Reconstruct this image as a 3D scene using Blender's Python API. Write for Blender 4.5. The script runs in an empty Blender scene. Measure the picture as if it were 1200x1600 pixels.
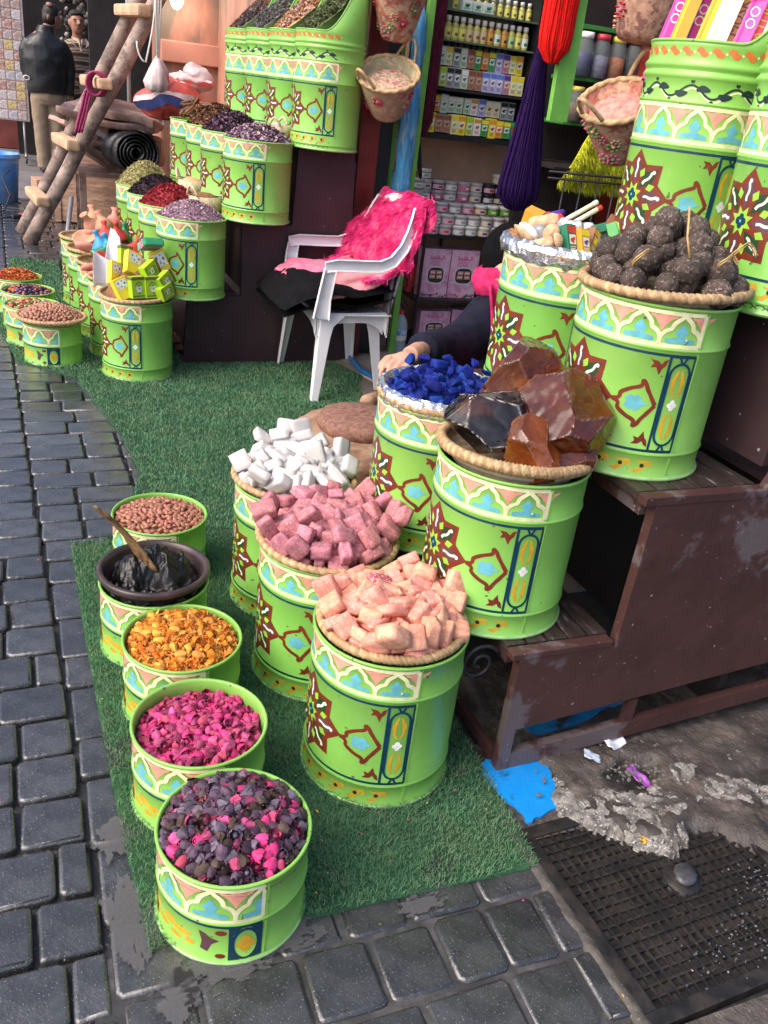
import bpy, bmesh, math, random, json
import numpy as np
from mathutils import Vector, Matrix, Euler, Quaternion, noise
from mathutils.geometry import tessellate_polygon
PI = math.pi
R_ = math.radians
rnd = random.Random(11)
U = rnd.uniform
sc = bpy.context.scene
COL = sc.collection

# ---------------------------------------------------------------- camera
CAM_P = (0.0, 0.0, 1.3459)
YAW, PITCH, ROLL = 0.42249, 0.45739, 0.12472
cd = bpy.data.cameras.new('camera')
cam = bpy.data.objects.new('camera', cd)
COL.objects.link(cam)
fw0 = Vector((math.sin(YAW), math.cos(YAW), 0)); rt0 = Vector((math.cos(YAW), -math.sin(YAW), 0)); up0 = Vector((0, 0, 1))
fw = fw0 * math.cos(PITCH) - up0 * math.sin(PITCH)
up = fw0 * math.sin(PITCH) + up0 * math.cos(PITCH)
rt1 = rt0 * math.cos(ROLL) + up * math.sin(ROLL)
up1 = up * math.cos(ROLL) - rt0 * math.sin(ROLL)
m = Matrix((rt1, up1, -fw)).transposed().to_4x4()
m.translation = Vector(CAM_P)
cam.matrix_world = m
cd.sensor_fit = 'AUTO'; cd.sensor_width = 36.0
cd.lens = 36.0 * 1335.83 / 1600.0
cd.clip_start = 0.02; cd.clip_end = 300
sc.camera = cam

# ---------------------------------------------------------------- sky, sun, exposure
w = bpy.data.worlds.new('World'); sc.world = w; w.use_nodes = True
nt = w.node_tree; nt.nodes.clear()
sky = nt.nodes.new('ShaderNodeTexSky'); sky.sky_type = 'NISHITA'; sky.sun_disc = False
SUN_EL, SUN_AZ = R_(46), R_(-100)          # azimuth from +Y towards +X
sky.sun_elevation = SUN_EL; sky.sun_rotation = SUN_AZ
sky.dust_density = 4.0; sky.ozone_density = 0.6; sky.air_density = 0.7
bg = nt.nodes.new('ShaderNodeBackground'); bg.inputs['Strength'].default_value = 0.15
wo = nt.nodes.new('ShaderNodeOutputWorld')
nt.links.new(sky.outputs[0], bg.inputs[0]); nt.links.new(bg.outputs[0], wo.inputs[0])
sl = bpy.data.lights.new('sun', 'SUN'); sl.energy = 0.65; sl.angle = R_(55); sl.color = (1.0, 0.94, 0.86)
so = bpy.data.objects.new('sun', sl); COL.objects.link(so)
sd = Vector((math.sin(SUN_AZ) * math.cos(SUN_EL), math.cos(SUN_AZ) * math.cos(SUN_EL), math.sin(SUN_EL)))
so.rotation_euler = sd.to_track_quat('Z', 'Y').to_euler(); so.location = (-3, 1, 6)
sc.view_settings.view_transform = 'Standard'; sc.view_settings.look = 'None'
sc.view_settings.exposure = 1.22; sc.view_settings.gamma = 1.0
try: sc.view_settings.use_curve_mapping = False
except Exception: pass
sc.cycles.max_bounces = 8; sc.cycles.transparent_max_bounces = 16
sc.cycles.sample_clamp_indirect = 6.0

# ---------------------------------------------------------------- materials
def srgb(r, g, b):
    f = lambda c: c / 12.92 if c <= 0.04045 else ((c + 0.055) / 1.055) ** 2.4
    return (f(r / 255), f(g / 255), f(b / 255))
MATS = {}
def M(name, col, rough=0.55, var=0.12, scale=18, bump=0.0, bscale=60, metal=0.0, col2=None, mscale=6, mlo=0.45, mhi=0.6,
      rvar=0.0, hvar=0.0, trans=0.0, spec=0.5, coat=0.0, sss=0.0, rough2=None, detail=4, bump2=0.0, b2scale=300, ior=1.45, stretch=None, alpha=1.0, speck=None, sscale=160, sthr=.68, usz=0.0, woff=False):
    if usz: scale, mscale, bscale, b2scale, sscale = scale * usz, mscale * usz, bscale * usz, b2scale * usz, sscale * usz
    if name in MATS: return MATS[name]
    m = bpy.data.materials.new(name); m.use_nodes = True; MATS[name] = m
    n = m.node_tree.nodes; l = m.node_tree.links
    b = n['Principled BSDF']
    tc = n.new('ShaderNodeTexCoord')
    src = tc.outputs['Object']
    if stretch:
        mp = n.new('ShaderNodeMapping'); mp.inputs['Scale'].default_value = stretch; l.new(src, mp.inputs[0]); src = mp.outputs[0]
    if woff:   # every copy carries its own wear
        oi0 = n.new('ShaderNodeObjectInfo'); m0 = n.new('ShaderNodeMath'); m0.operation = 'MULTIPLY'; m0.inputs[1].default_value = 37.0; l.new(oi0.outputs['Random'], m0.inputs[0])
        av = n.new('ShaderNodeVectorMath'); av.operation = 'ADD'; l.new(src, av.inputs[0]); l.new(m0.outputs[0], av.inputs[1]); src = av.outputs[0]
    def nz(s, d=4, rgh=.6):
        t = n.new('ShaderNodeTexNoise'); t.inputs['Scale'].default_value = s; t.inputs['Detail'].default_value = d; t.inputs['Roughness'].default_value = rgh
        l.new(src, t.inputs['Vector']); return t
    def mix(fac, a, bb, mode='MIX'):
        x = n.new('ShaderNodeMix'); x.data_type = 'RGBA'; x.blend_type = mode
        if isinstance(fac, float): x.inputs[0].default_value = fac
        else: l.new(fac, x.inputs[0])
        for k, v in ((6, a), (7, bb)):
            if isinstance(v, tuple): x.inputs[k].default_value = (*v[:3], 1)
            else: l.new(v, x.inputs[k])
        return x.outputs[2]
    def ramp(fac, lo, hi):
        x = n.new('ShaderNodeMapRange'); x.inputs[1].default_value = lo; x.inputs[2].default_value = hi; x.interpolation_type = 'SMOOTHSTEP'
        l.new(fac, x.inputs[0]); return x.outputs[0]
    t1 = nz(scale, detail)
    lo = tuple(c * (1 - var) for c in col); hi = tuple(min(1, c * (1 + var)) for c in col)
    c = mix(ramp(t1.outputs[0], .3, .7), lo, hi)
    if col2:
        t2 = nz(mscale, 5, .65); fac2 = ramp(t2.outputs[0], mlo, mhi)
        c = mix(fac2, c, tuple(col2))
    if speck:
        t3 = nz(sscale, 1); c = mix(ramp(t3.outputs[0], sthr, sthr + .03), c, tuple(speck))
    if rvar or hvar:
        oi = n.new('ShaderNodeObjectInfo')
        hs = n.new('ShaderNodeHueSaturation')
        a = n.new('ShaderNodeMapRange'); a.inputs[3].default_value = 1 - rvar; a.inputs[4].default_value = 1 + rvar; l.new(oi.outputs['Random'], a.inputs[0]); l.new(a.outputs[0], hs.inputs['Value'])
        if hvar:
            mu = n.new('ShaderNodeMath'); mu.operation = 'MULTIPLY'; mu.inputs[1].default_value = 7.31; l.new(oi.outputs['Random'], mu.inputs[0])
            fr = n.new('ShaderNodeMath'); fr.operation = 'FRACT'; l.new(mu.outputs[0], fr.inputs[0])
            a2 = n.new('ShaderNodeMapRange'); a2.inputs[3].default_value = .5 - hvar; a2.inputs[4].default_value = .5 + hvar; l.new(fr.outputs[0], a2.inputs[0]); l.new(a2.outputs[0], hs.inputs['Hue'])
        l.new(c, hs.inputs['Color']); c = hs.outputs[0]
    l.new(c, b.inputs['Base Color'])
    b.inputs['Roughness'].default_value = rough
    if rough2 is not None:
        tr = nz(scale * .6, 5, .7); a = n.new('ShaderNodeMapRange'); a.inputs[1].default_value = .35; a.inputs[2].default_value = .65
        a.inputs[3].default_value = rough; a.inputs[4].default_value = rough2; l.new(tr.outputs[0], a.inputs[0]); l.new(a.outputs[0], b.inputs['Roughness'])
    b.inputs['Metallic'].default_value = metal
    b.inputs['Specular IOR Level'].default_value = spec
    b.inputs['IOR'].default_value = ior
    if trans: b.inputs['Transmission Weight'].default_value = trans
    if alpha < 1: b.inputs['Alpha'].default_value = alpha
    if coat: b.inputs['Coat Weight'].default_value = coat; b.inputs['Coat Roughness'].default_value = .15
    if sss:
        b.inputs['Subsurface Weight'].default_value = sss; b.inputs['Subsurface Radius'].default_value = (.01, .006, .004)
    nrm = None
    if bump:
        tb = nz(bscale, 6, .65); bn = n.new('ShaderNodeBump'); bn.inputs['Strength'].default_value = min(1, bump); bn.inputs['Distance'].default_value = .22 * max(1, bump) / (bscale / (usz or 1))
        l.new(tb.outputs[0], bn.inputs['Height']); nrm = bn.outputs[0]
    if bump2:
        tb = nz(b2scale, 3, .6); bn = n.new('ShaderNodeBump'); bn.inputs['Strength'].default_value = bump2; bn.inputs['Distance'].default_value = .2 / (b2scale / (usz or 1))
        l.new(tb.outputs[0], bn.inputs['Height'])
        if nrm: l.new(nrm, bn.inputs['Normal'])
        nrm = bn.outputs[0]
    if nrm: l.new(nrm, b.inputs['Normal'])
    return m

# ---------------------------------------------------------------- mesh builder
class G:
    def __init__(s): s.v = []; s.f = []; s.m = []; s.s = []
    def add(s, vs, fs, mi=0, smooth=False):
        o = len(s.v); s.v.extend([tuple(p) for p in vs])
        for f in fs: s.f.append(tuple(i + o for i in f)); s.m.append(mi); s.s.append(smooth)
        return s
    def box(s, c, d, mi=0, rot=None, bev=0.0):
        x, y, z = (k / 2 for k in d)
        if bev <= 0:
            vs = [(a * x, b * y, e * z) for a in (-1, 1) for b in (-1, 1) for e in (-1, 1)]
            fs = [(0, 1, 3, 2), (4, 6, 7, 5), (0, 4, 5, 1), (2, 3, 7, 6), (0, 2, 6, 4), (1, 5, 7, 3)]
        else:
            bm = bmesh.new(); bmesh.ops.create_cube(bm, size=1)
            for v in bm.verts: v.co = Vector((v.co.x * d[0], v.co.y * d[1], v.co.z * d[2]))
            bmesh.ops.bevel(bm, geom=bm.edges[:], offset=bev, segments=2, affect='EDGES', profile=.6)
            bm.verts.index_update(); vs = [v.co[:] for v in bm.verts]; fs = [tuple(v.index for v in f.verts) for f in bm.faces]; bm.free()
        M3 = (rot if isinstance(rot, Matrix) else Euler(rot).to_matrix()) if rot is not None else Matrix.Identity(3)
        C = Vector(c)
        return s.add([M3 @ Vector(p) + C for p in vs], fs, mi)
    def lathe(s, prof, n=48, mi=0, c=(0, 0, 0), smooth=True, a0=0, a1=2 * PI, cap0=False, cap1=False, fn=None):
        full = abs(a1 - a0 - 2 * PI) < 1e-6; k = n if full else n + 1
        vs = []
        for j, (r, z) in enumerate(prof):
            for i in range(k):
                a = a0 + (a1 - a0) * i / n
                rr, zz = (r, z) if fn is None else fn(j, a, r, z)
                vs.append((c[0] + rr * math.cos(a), c[1] + rr * math.sin(a), c[2] + zz))
        fs = []
        for j in range(len(prof) - 1):
            for i in range(n):
                i2 = (i + 1) % k
                fs.append((j * k + i, j * k + i2, (j + 1) * k + i2, (j + 1) * k + i))
        if cap0: fs.append(tuple(reversed(range(k))))
        if cap1: fs.append(tuple((len(prof) - 1) * k + i for i in range(k)))
        return s.add(vs, fs, mi, smooth)
    def tube(s, pts, r, n=8, mi=0, closed=False, caps=True, flat=1.0):
        pts = [Vector(p) for p in pts]; N = len(pts)
        rr = r if isinstance(r, (list, tuple)) else [r] * N
        vs = []; ref = None
        for i, p in enumerate(pts):
            t = (pts[(i + 1) % N] - pts[i - 1]) if (closed or 0 < i < N - 1) else (pts[1] - pts[0] if i == 0 else pts[-1] - pts[-2])
            if t.length < 1e-9: t = Vector((0, 0, 1))
            t.normalize()
            if ref is None: ref = Vector((0, 0, 1)) if abs(t.z) < .9 else Vector((1, 0, 0))
            a = (ref - t * ref.dot(t)); a.normalize(); b = t.cross(a); ref = a
            for k in range(n):
                q = 2 * PI * k / n; vs.append(p + (a * math.cos(q) * flat + b * math.sin(q)) * rr[i])
        fs = []
        for i in range(N if closed else N - 1):
            i2 = (i + 1) % N
            for k in range(n): fs.append((i * n + k, i * n + (k + 1) % n, i2 * n + (k + 1) % n, i2 * n + k))
        if caps and not closed: fs.append(tuple(reversed(range(n)))); fs.append(tuple((N - 1) * n + k for k in range(n)))
        return s.add(vs, fs, mi, True)
    def ell(s, c, r, nu=10, nv=6, mi=0, rot=None, jit=0.0, smooth=True):
        M3 = Euler(rot).to_matrix() if rot is not None else Matrix.Identity(3); C = Vector(c)
        if not isinstance(r, (tuple, list)): r = (r, r, r)
        vs = [M3 @ Vector((0, 0, -r[2])) + C]
        for j in range(1, nv):
            t = -PI / 2 + PI * j / nv
            for i in range(nu):
                a = 2 * PI * i / nu; q = 1 + U(-jit, jit)
                vs.append(M3 @ Vector((r[0] * math.cos(t) * math.cos(a) * q, r[1] * math.cos(t) * math.sin(a) * q, r[2] * math.sin(t) * q)) + C)
        vs.append(M3 @ Vector((0, 0, r[2])) + C)
        fs = []
        for i in range(nu): fs.append((0, 1 + (i + 1) % nu, 1 + i))
        for j in range(nv - 2):
            for i in range(nu): fs.append((1 + j * nu + i, 1 + j * nu + (i + 1) % nu, 1 + (j + 1) * nu + (i + 1) % nu, 1 + (j + 1) * nu + i))
        for i in range(nu): fs.append((1 + (nv - 2) * nu + i, 1 + (nv - 2) * nu + (i + 1) % nu, len(vs) - 1))
        return s.add(vs, fs, mi, smooth)
    def prism(s, pts, axis, a, b, mi=0):
        """extrude a simple 2D polygon along an axis ('x','y','z') from a to b"""
        def P(p, h): return {'x': (h, p[0], p[1]), 'y': (p[0], h, p[1]), 'z': (p[0], p[1], h)}[axis]
        n = len(pts); tri = tessellate_polygon([[Vector((p[0], p[1], 0)) for p in pts]])
        vs = [P(p, a) for p in pts] + [P(p, b) for p in pts]
        fs = [tuple(t) for t in tri] + [tuple(n + i for i in reversed(t)) for t in tri] + [(i, (i + 1) % n, n + (i + 1) % n, n + i) for i in range(n)]
        return s.add(vs, fs, mi)
    def sheet(s, fn, nu, nv, mi=0, smooth=True, wrap=False):
        vs = [fn(i / nu, j / nv) for j in range(nv + 1) for i in range(nu + 1)]
        k = nu + 1
        fs = [(j * k + i, j * k + i + 1, (j + 1) * k + i + 1, (j + 1) * k + i) for j in range(nv) for i in range(nu)]
        return s.add(vs, fs, mi, smooth)
    def mesh(s, name, mats=(), fixn=True):
        me = bpy.data.meshes.new(name); me.from_pydata([tuple(v) for v in s.v], [], s.f)
        for mt in mats: me.materials.append(mt)
        me.polygons.foreach_set('material_index', s.m); me.polygons.foreach_set('use_smooth', s.s)
        if fixn:
            bm = bmesh.new(); bm.from_mesh(me); bmesh.ops.recalc_face_normals(bm, faces=bm.faces[:]); bm.to_mesh(me); bm.free()
        me.update(); return me
    def obj(s, name, mats, parent=None, loc=(0, 0, 0), rot=None, fixn=True):
        return link(name, s.mesh(name, mats if isinstance(mats, (list, tuple)) else [mats], fixn), parent, loc, rot)

KIDS = {}
def link(name, me, parent=None, loc=(0, 0, 0), rot=None, scale=None):
    o = bpy.data.objects.new(name, me); COL.objects.link(o); o.location = loc
    if rot is not None:
        if isinstance(rot, Quaternion): o.rotation_mode = 'QUATERNION'; o.rotation_quaternion = rot
        else: o.rotation_euler = rot
    if scale is not None: o.scale = scale
    if parent: o.parent = parent; KIDS.setdefault(parent.name, []).append(o)
    return o
def tag(o, label, cat, group=None, kind=None):
    if label: o['label'] = label
    if cat: o['category'] = cat
    if group: o['group'] = group
    if kind: o['kind'] = kind
    return o
def thing(name, label, cat, loc=(0, 0, 0), rot=None, group=None):
    return tag(link(name, None, None, loc, rot), label, cat, group)
def struct(o): o['kind'] = 'structure'; return o
def stuff(o): o['kind'] = 'stuff'; return o
def copytree(o, label=None, loc=None, rot=None, group=None, parent=None):
    c = o.copy(); COL.objects.link(c)
    if parent: c.parent = parent; KIDS.setdefault(parent.name, []).append(c)
    if label: c['label'] = label
    if group: c['group'] = group
    if loc is not None: c.location = loc
    if rot is not None: c.rotation_euler = rot
    for ch in list(KIDS.get(o.name, ())): copytree(ch, parent=c)
    return c
def nvec(p, s=1.0, seed=0.0):
    q = Vector((p[0] * s + seed, p[1] * s - seed, p[2] * s + seed * .5))
    return noise.noise_vector(q)
def n1(p, s=1.0, seed=0.0):
    return noise.noise(Vector((p[0] * s + seed, p[1] * s - seed, p[2] * s + seed * .5)))
# ================================================================ THE SETTING
m_mortar = M('mortar', (.035, .034, .034), .55, .3, 30, bump=.6, bscale=90, speck=(.3, .3, .3), sscale=300, sthr=.7)
m_paver = M('paver_stone', (.033, .033, .0345), .30, .45, 14, bump=.7, bscale=60, bump2=.6, b2scale=230, rvar=.28, coat=.55, rough2=.12,
            speck=(.22, .225, .24), sscale=300, sthr=.69, spec=.8)
m_ground = M('street_ground', (.16, .15, .15), .6, .25, 3, bump=.3, bscale=30)
g = G(); g.add([(-30, -6, -.022), (30, -6, -.022), (30, 70, -.022), (-30, 70, -.022)], [(0, 1, 2, 3)])
ground = struct(g.obj('ground', m_mortar))
g = G(); g.add([(-30, 9.5, -.012), (30, 9.5, -.012), (30, 70, -.012), (-30, 70, -.012)], [(0, 1, 2, 3)])
struct(g.obj('street', m_ground))
pavement = struct(link('pavement', None))

def stone(gm, L, W, T, seed, base):
    """pillowed block with rounded corners"""
    rr = random.Random(seed); r = min(.012, L * .16); rings = []
    for (ins, z) in ((-.0005, -.03), (0, -.007), (.0025, -.002), (.008, 0.0)):
        ring = []
        for (sx, sy) in ((1, 1), (-1, 1), (-1, -1), (1, -1)):
            cx, cy = sx * (L / 2 - r), sy * (W / 2 - r)
            a0 = {(1, 1): 0, (-1, 1): 90, (-1, -1): 180, (1, -1): 270}[(sx, sy)]
            for da in (0, 45, 90):
                a = R_(a0 + da); q = max(.001, r - ins * .9)
                ring.append((cx + q * math.cos(a) - sx * ins * .1, cy + q * math.sin(a) - sy * ins * .1, z))
        rings.append(ring)
    jit = [(rr.uniform(-.0025, .0025), rr.uniform(-.0025, .0025)) for _ in range(12)]
    vs = []
    for k, ring in enumerate(rings):
        for (p, j) in zip(ring, jit): vs.append((base[0] + p[0] + j[0], base[1] + p[1] + j[1], base[2] + p[2]))
    n = 12; fs = []
    for k in range(3):
        for i in range(n): fs.append((k * n + i, k * n + (i + 1) % n, (k + 1) * n + (i + 1) % n, (k + 1) * n + i))
    c = len(vs); vs.append((base[0], base[1], base[2] + .0003))
    gm.add(vs, fs, 0, True); o = len(gm.v) - len(vs)
    for i in range(n): gm.f.append((o + 3 * n + i, o + 3 * n + (i + 1) % n, o + c)); gm.m.append(0); gm.s.append(False)

def xj(y): return .035 - .044 * (y - 1.35) if y < 4.2 else -.09 - .02 * (y - 4.2)
STONES = []
rs = random.Random(5)
y = .15
# right band: one wide column beside the turf, large blocks near, courses behind
def course(y0, wy, x0, x1, lens, start=None):
    x = x0 if start is None else start
    while x < x1 - .02:
        L = rs.choice(lens)
        if x1 - x - L < .045: L = x1 - x
        STONES.append((x + L / 2, y0 + wy / 2, L - .0075, wy - .0075)); x += L
while y < 9.4:
    wy = .124
    c = xj(y + wy / 2)
    # left side of the running joint
    x = c
    while x > -1.25 - y * .12:
        L = rs.choice((.065, .11, .125, .125, .15)) if y < 3.2 else rs.choice((.12, .125, .13))
        STONES.append((x - L / 2, y + wy / 2, L - .0075, wy - .0075)); x -= L
    y += wy
y = .1
while y < 9.4:
    if y < .93: wy = rs.choice((.135, .145, .13))
    elif y < 2.2: wy = rs.choice((.185, .175, .125, .18))
    else: wy = .124
    c = xj(y + wy / 2)
    if y < .93:
        course(y, wy, c, .868, (.105, .165, .15, .125, .17), c)
    elif y < 2.2: course(y, wy, c, .6, (.125, .18, .13), c)
    else: course(y, wy, c, .75 if y < 5 else .5, (.13, .2, .16, .2), c)
    y += wy
def inview(x, y):
    d = Vector((x, y, 0)) - Vector(CAM_P); z = d.dot(fw)
    if z < .1: return None
    px = 600 + 1335.83 * d.dot(rt1) / z; py = 800 - 1335.83 * d.dot(up1) / z
    return (px, py, z) if -90 < px < 1290 and -60 < py < 1720 else None
def covered(x, y, h):
    x -= h; return (.10 < x and x + 2 * h < .83 and 1.0 < y < 2.40) or (x > .36 and 2.52 < y < 4.2) or (x > .25 and 3.9 < y < 4.5)
vis = []; rest = []
for st in STONES:
    q = inview(st[0], st[1])
    if q is None: continue
    (rest if covered(st[0], st[1], st[2] / 2) else vis).append((q[2], st))
vis.sort(key=lambda t: t[0])
gs = G()
for i, (z, st) in enumerate(vis):
    if i < 300:
        gm = G(); stone(gm, st[2], st[3], .03, i, (0, 0, 0))
        link('paving_stone', gm.mesh('paving_stone', [m_paver]), pavement, (st[0], st[1], U(-.004, .002)), (U(-.012, .012), U(-.012, .012), U(-.012, .012)))
    else: stone(gs, st[2], st[3], .03, i, (st[0], st[1], U(-.004, .002)))
o = stuff(gs.obj('far_paving_stones', m_paver, pavement))

# ---- damp cement smears on the pavers by the turf corner
m_smear = M('cement_smear', (.20, .195, .195), .5, .2, 40, bump=.3, bscale=120)

# ---- artificial turf
m_turfbase = M('turf_backing', (.025, .085, .04), .9, .3, 40)
m_blade = M('turf_blade', (.098, .222, .108), .5, .25, 5, col2=(.14, .235, .12), mscale=9, spec=.3)
TURF = [
    [(.115, .985), (.868, .965), (.885, 1.30), (.94, 2.43), (.20, 2.445), (.066, 2.43), (.075, 1.9), (.095, 1.3)],
    [(.20, 2.45), (.332, 2.92), (.30, 3.3), (.178, 3.95), (.18, 4.03), (.75, 4.20), (1.70, 4.24), (1.515, 3.87), (1.4, 3.4), (.94, 2.46)],
    [(-.07, 4.24), (.17, 4.02), (.7, 4.21), (.70, 6.4), (-.1, 6.6), (-.20, 5.1)],
]
def inside(p, poly):
    x, y = p; c = False
    for i in range(len(poly)):
        x1, y1 = poly[i]; x2, y2 = poly[i - 1]
        if (y1 > y) != (y2 > y) and x < (x2 - x1) * (y - y1) / (y2 - y1) + x1: c = not c
    return c
g = G()
for k, poly in enumerate(TURF): g.prism(poly, 'z', -.012, .0015 + .001 * k)
struct(g.obj('artificial_turf', m_turfbase))
nr = np.random.RandomState(3)
V = []; nb = 0
for k, (poly, dens, h) in enumerate(zip(TURF, (95000, 38000, 16000), (.0115, .0115, .014))):
    P = np.array(poly); x0, y0 = P.min(0); x1, y1 = P.max(0)
    N = int((x1 - x0) * (y1 - y0) * dens)
    q = nr.rand(N, 2) * [x1 - x0, y1 - y0] + [x0, y0]
    ins = np.zeros(N, bool)
    for i in range(len(P)):
        a, b_ = P[i], P[i - 1]
        cr = (a[1] > q[:, 1]) != (b_[1] > q[:, 1])
        with np.errstate(divide='ignore', invalid='ignore'): xx = (b_[0] - a[0]) * (q[:, 1] - a[1]) / (b_[1] - a[1]) + a[0]
        ins ^= cr & (q[:, 0] < xx)
    q = q[ins]; N = len(q)
    ang = nr.rand(N) * 2 * np.pi; lean = nr.rand(N) * .9 * h + .15 * h; hh = h * (.6 + .6 * nr.rand(N))
    wd = (.0007 if k == 0 else .0011 if k == 1 else .0016)
    # mown direction drift
    dx = np.cos(ang) * lean - .25 * h; dy = np.sin(ang) * lean - .2 * h
    px, py = -np.sin(ang) * wd, np.cos(ang) * wd
    z0 = np.full(N, .004)
    A = np.stack([q[:, 0] - px, q[:, 1] - py, z0], -1); B = np.stack([q[:, 0] + px, q[:, 1] + py, z0], -1)
    C1 = np.stack([q[:, 0] + dx * .4 + px * .8, q[:, 1] + dy * .4 + py * .8, z0 + hh * .62], -1)
    D1 = np.stack([q[:, 0] + dx * .4 - px * .8, q[:, 1] + dy * .4 - py * .8, z0 + hh * .62], -1)
    T = np.stack([q[:, 0] + dx, q[:, 1] + dy, z0 + hh], -1)
    V.append(np.stack([A, B, C1, D1, T], 1).reshape(-1, 3)); nb += N
V = np.concatenate(V); idx = np.arange(nb)[:, None] * 5
quads = idx + np.array([0, 1, 2, 3]); tris = idx + np.array([3, 2, 4])
me = bpy.data.meshes.new('turf_grass'); me.vertices.add(len(V)); me.vertices.foreach_set('co', V.astype(np.float32).ravel())
loops = np.concatenate([quads, tris], 1).ravel(); me.loops.add(len(loops)); me.loops.foreach_set('vertex_index', loops.astype(np.int32))
ls = (np.arange(nb)[:, None] * 7 + np.array([0, 4])).ravel(); me.polygons.add(nb * 2); me.polygons.foreach_set('loop_start', ls.astype(np.int32))
me.update(calc_edges=True); me.materials.append(m_blade)
tg = stuff(link('turf_grass', me)); tag(tg, 'short green artificial grass blades of the turf mats', 'grass')

# ---- damaged concrete by the bench, with a hole
m_conc = M('dirty_concrete', (.060, .050, .044), .6, .5, 9, bump=1.4, bscale=26, bump2=.9, b2scale=140, col2=(.13, .105, .088), mscale=7, mlo=.50, mhi=.62, speck=(.24, .225, .21), sscale=140, sthr=.73, rough2=.35)
CONC = [(.99, 1.085), (1.0, 1.045), (1.05, 1.00), (1.08, .985), (1.11, .955), (1.14, .925), (1.19, .92), (1.22, .955), (1.26, .965), (1.30, .92), (1.35, .875), (1.40, .82),
        (1.44, .70), (2.4, .5), (2.4, 1.6), (.95, 1.6), (.96, 1.30), (1.02, 1.20), (1.0, 1.13)]
def edge_d(p, poly):
    d = 9; q = Vector((p[0], p[1]))
    for i in range(len(poly)):
        a = Vector(poly[i]); b = Vector(poly[i - 1]); t = max(0, min(1, (q - a).dot(b - a) / (b - a).length_squared)); d = min(d, (a + (b - a) * t - q).length)
    return d
g = G(); NX, NY = 130, 100; vs = []; keep = {}
for j in range(NY + 1):
    for i in range(NX + 1):
        x = .94 + 1.2 * i / NX; y = .5 + 1.1 * j / NY
        q = (x + .02 * n1((x, y, 0), 18), y + .02 * n1((x, y, 5), 18))
        ok = inside(q, CONC)
        d = edge_d(q, CONC) * (1 if ok else -1)
        h = -.012 + .026 * max(-1, min(1, d / .025)) + .008 * n1((x, y, 1), 14) + .004 * n1((x, y, 2), 45) + .006 * abs(n1((x, y, 3), 26))
        hd = math.hypot((x - 1.215) / .075, (y - 1.135) / .05) + .35 * n1((x, y, 4), 30)
        if hd < 1: h -= .05 * min(1, (1 - hd) * 3)
        if x > 1.44 and y < 1.08: h -= .012 * min(1, (x - 1.44) / .03)
        vs.append((x, y, h)); keep[(i, j)] = d > -.03
for j in range(NY):
    for i in range(NX):
        if keep[(i, j)] or keep[(i + 1, j + 1)] or keep[(i + 1, j)] or keep[(i, j + 1)]:
            k = j * (NX + 1) + i; g.f.append((k, k + 1, k + NX + 2, k + NX + 1)); g.m.append(0); g.s.append(True)
g.v = vs
struct(g.obj('broken_concrete', m_conc))
# paler broken slab lump, cracked, spilling over the edge of the drain cover
m_lump = M('concrete_lump', (.19, .176, .16), .85, .6, 45, bump=1.2, bscale=60, bump2=1.0, b2scale=170, col2=(.11, .095, .08), mscale=9, mlo=.50, mhi=.66, speck=(.42, .40, .37), sscale=170, sthr=.62)
LUMP = [(1.0, 1.13), (.985, 1.07), (1.015, 1.035), (1.06, .995), (1.11, .95), (1.15, .92), (1.19, .915), (1.215, .945), (1.24, .99), (1.31, 1.01), (1.39, .99), (1.44, .92), (1.55, .84), (1.66, .80), (1.66, .93), (1.52, 1.0), (1.43, 1.08), (1.35, 1.14), (1.29, 1.13), (1.25, 1.09), (1.18, 1.075), (1.12, 1.10), (1.07, 1.15), (1.03, 1.17)]
rc = random.Random(4); CR = [(rc.uniform(.98, 1.66), rc.uniform(.8, 1.18)) for _ in range(34)]
g = G(); NX, NY = 150, 84; vs = []; ok_ = {}
for j in range(NY + 1):
    for i in range(NX + 1):
        x = .96 + .72 * i / NX; y = .78 + .41 * j / NY
        q = (x + .012 * n1((x, y, 0), 30) + .006 * n1((x, y, 7), 80), y + .012 * n1((x, y, 5), 30) + .006 * n1((x, y, 9), 80)); k = inside(q, LUMP)
        d = edge_d(q, LUMP) * (1 if k else -1); ok_[(i, j)] = d > -.012
        ds = sorted(math.hypot(q[0] - c[0], q[1] - c[1]) for c in CR)[:2]; crack = max(0, 1 - (ds[1] - ds[0]) / .006)
        vs.append((x, y, .006 + (.014 * min(1, max(0, d) / .012) ** .6 * (.7 + .6 * n1((x, y, 2), 9)) if d > 0 else 2.2 * d) + .003 * n1((x, y, 3), 40) + .0018 * n1((x, y, 4), 110) - .013 * crack))
for j in range(NY):
    for i in range(NX):
        if sum((ok_[(i, j)], ok_[(i + 1, j)], ok_[(i, j + 1)], ok_[(i + 1, j + 1)])) == 4:
            k = j * (NX + 1) + i; g.f.append((k, k + 1, k + NX + 2, k + NX + 1)); g.m.append(0); g.s.append(False)
g.v = vs; struct(g.obj('concrete_lump', m_lump))
g = G(); g.add([(.80, 1.03, -.0035), (1.08, 1.03, -.0035), (1.08, 1.32, -.0035), (.80, 1.32, -.0035)], [(0, 1, 2, 3)]); struct(g.obj('dirty_ground', m_conc))
g = G(); g.add([(.02, .1, -.0055), (.87, .1, -.0055), (.87, 1.0, -.0055), (.02, 1.0, -.0055)], [(0, 1, 2, 3)]); struct(g.obj('joint_cement', M('joint_cement', (.062, .058, .057), .6, .35, 40, bump=.8, bscale=110, col2=(.03, .029, .029), mscale=9)))
g = G()
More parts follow.
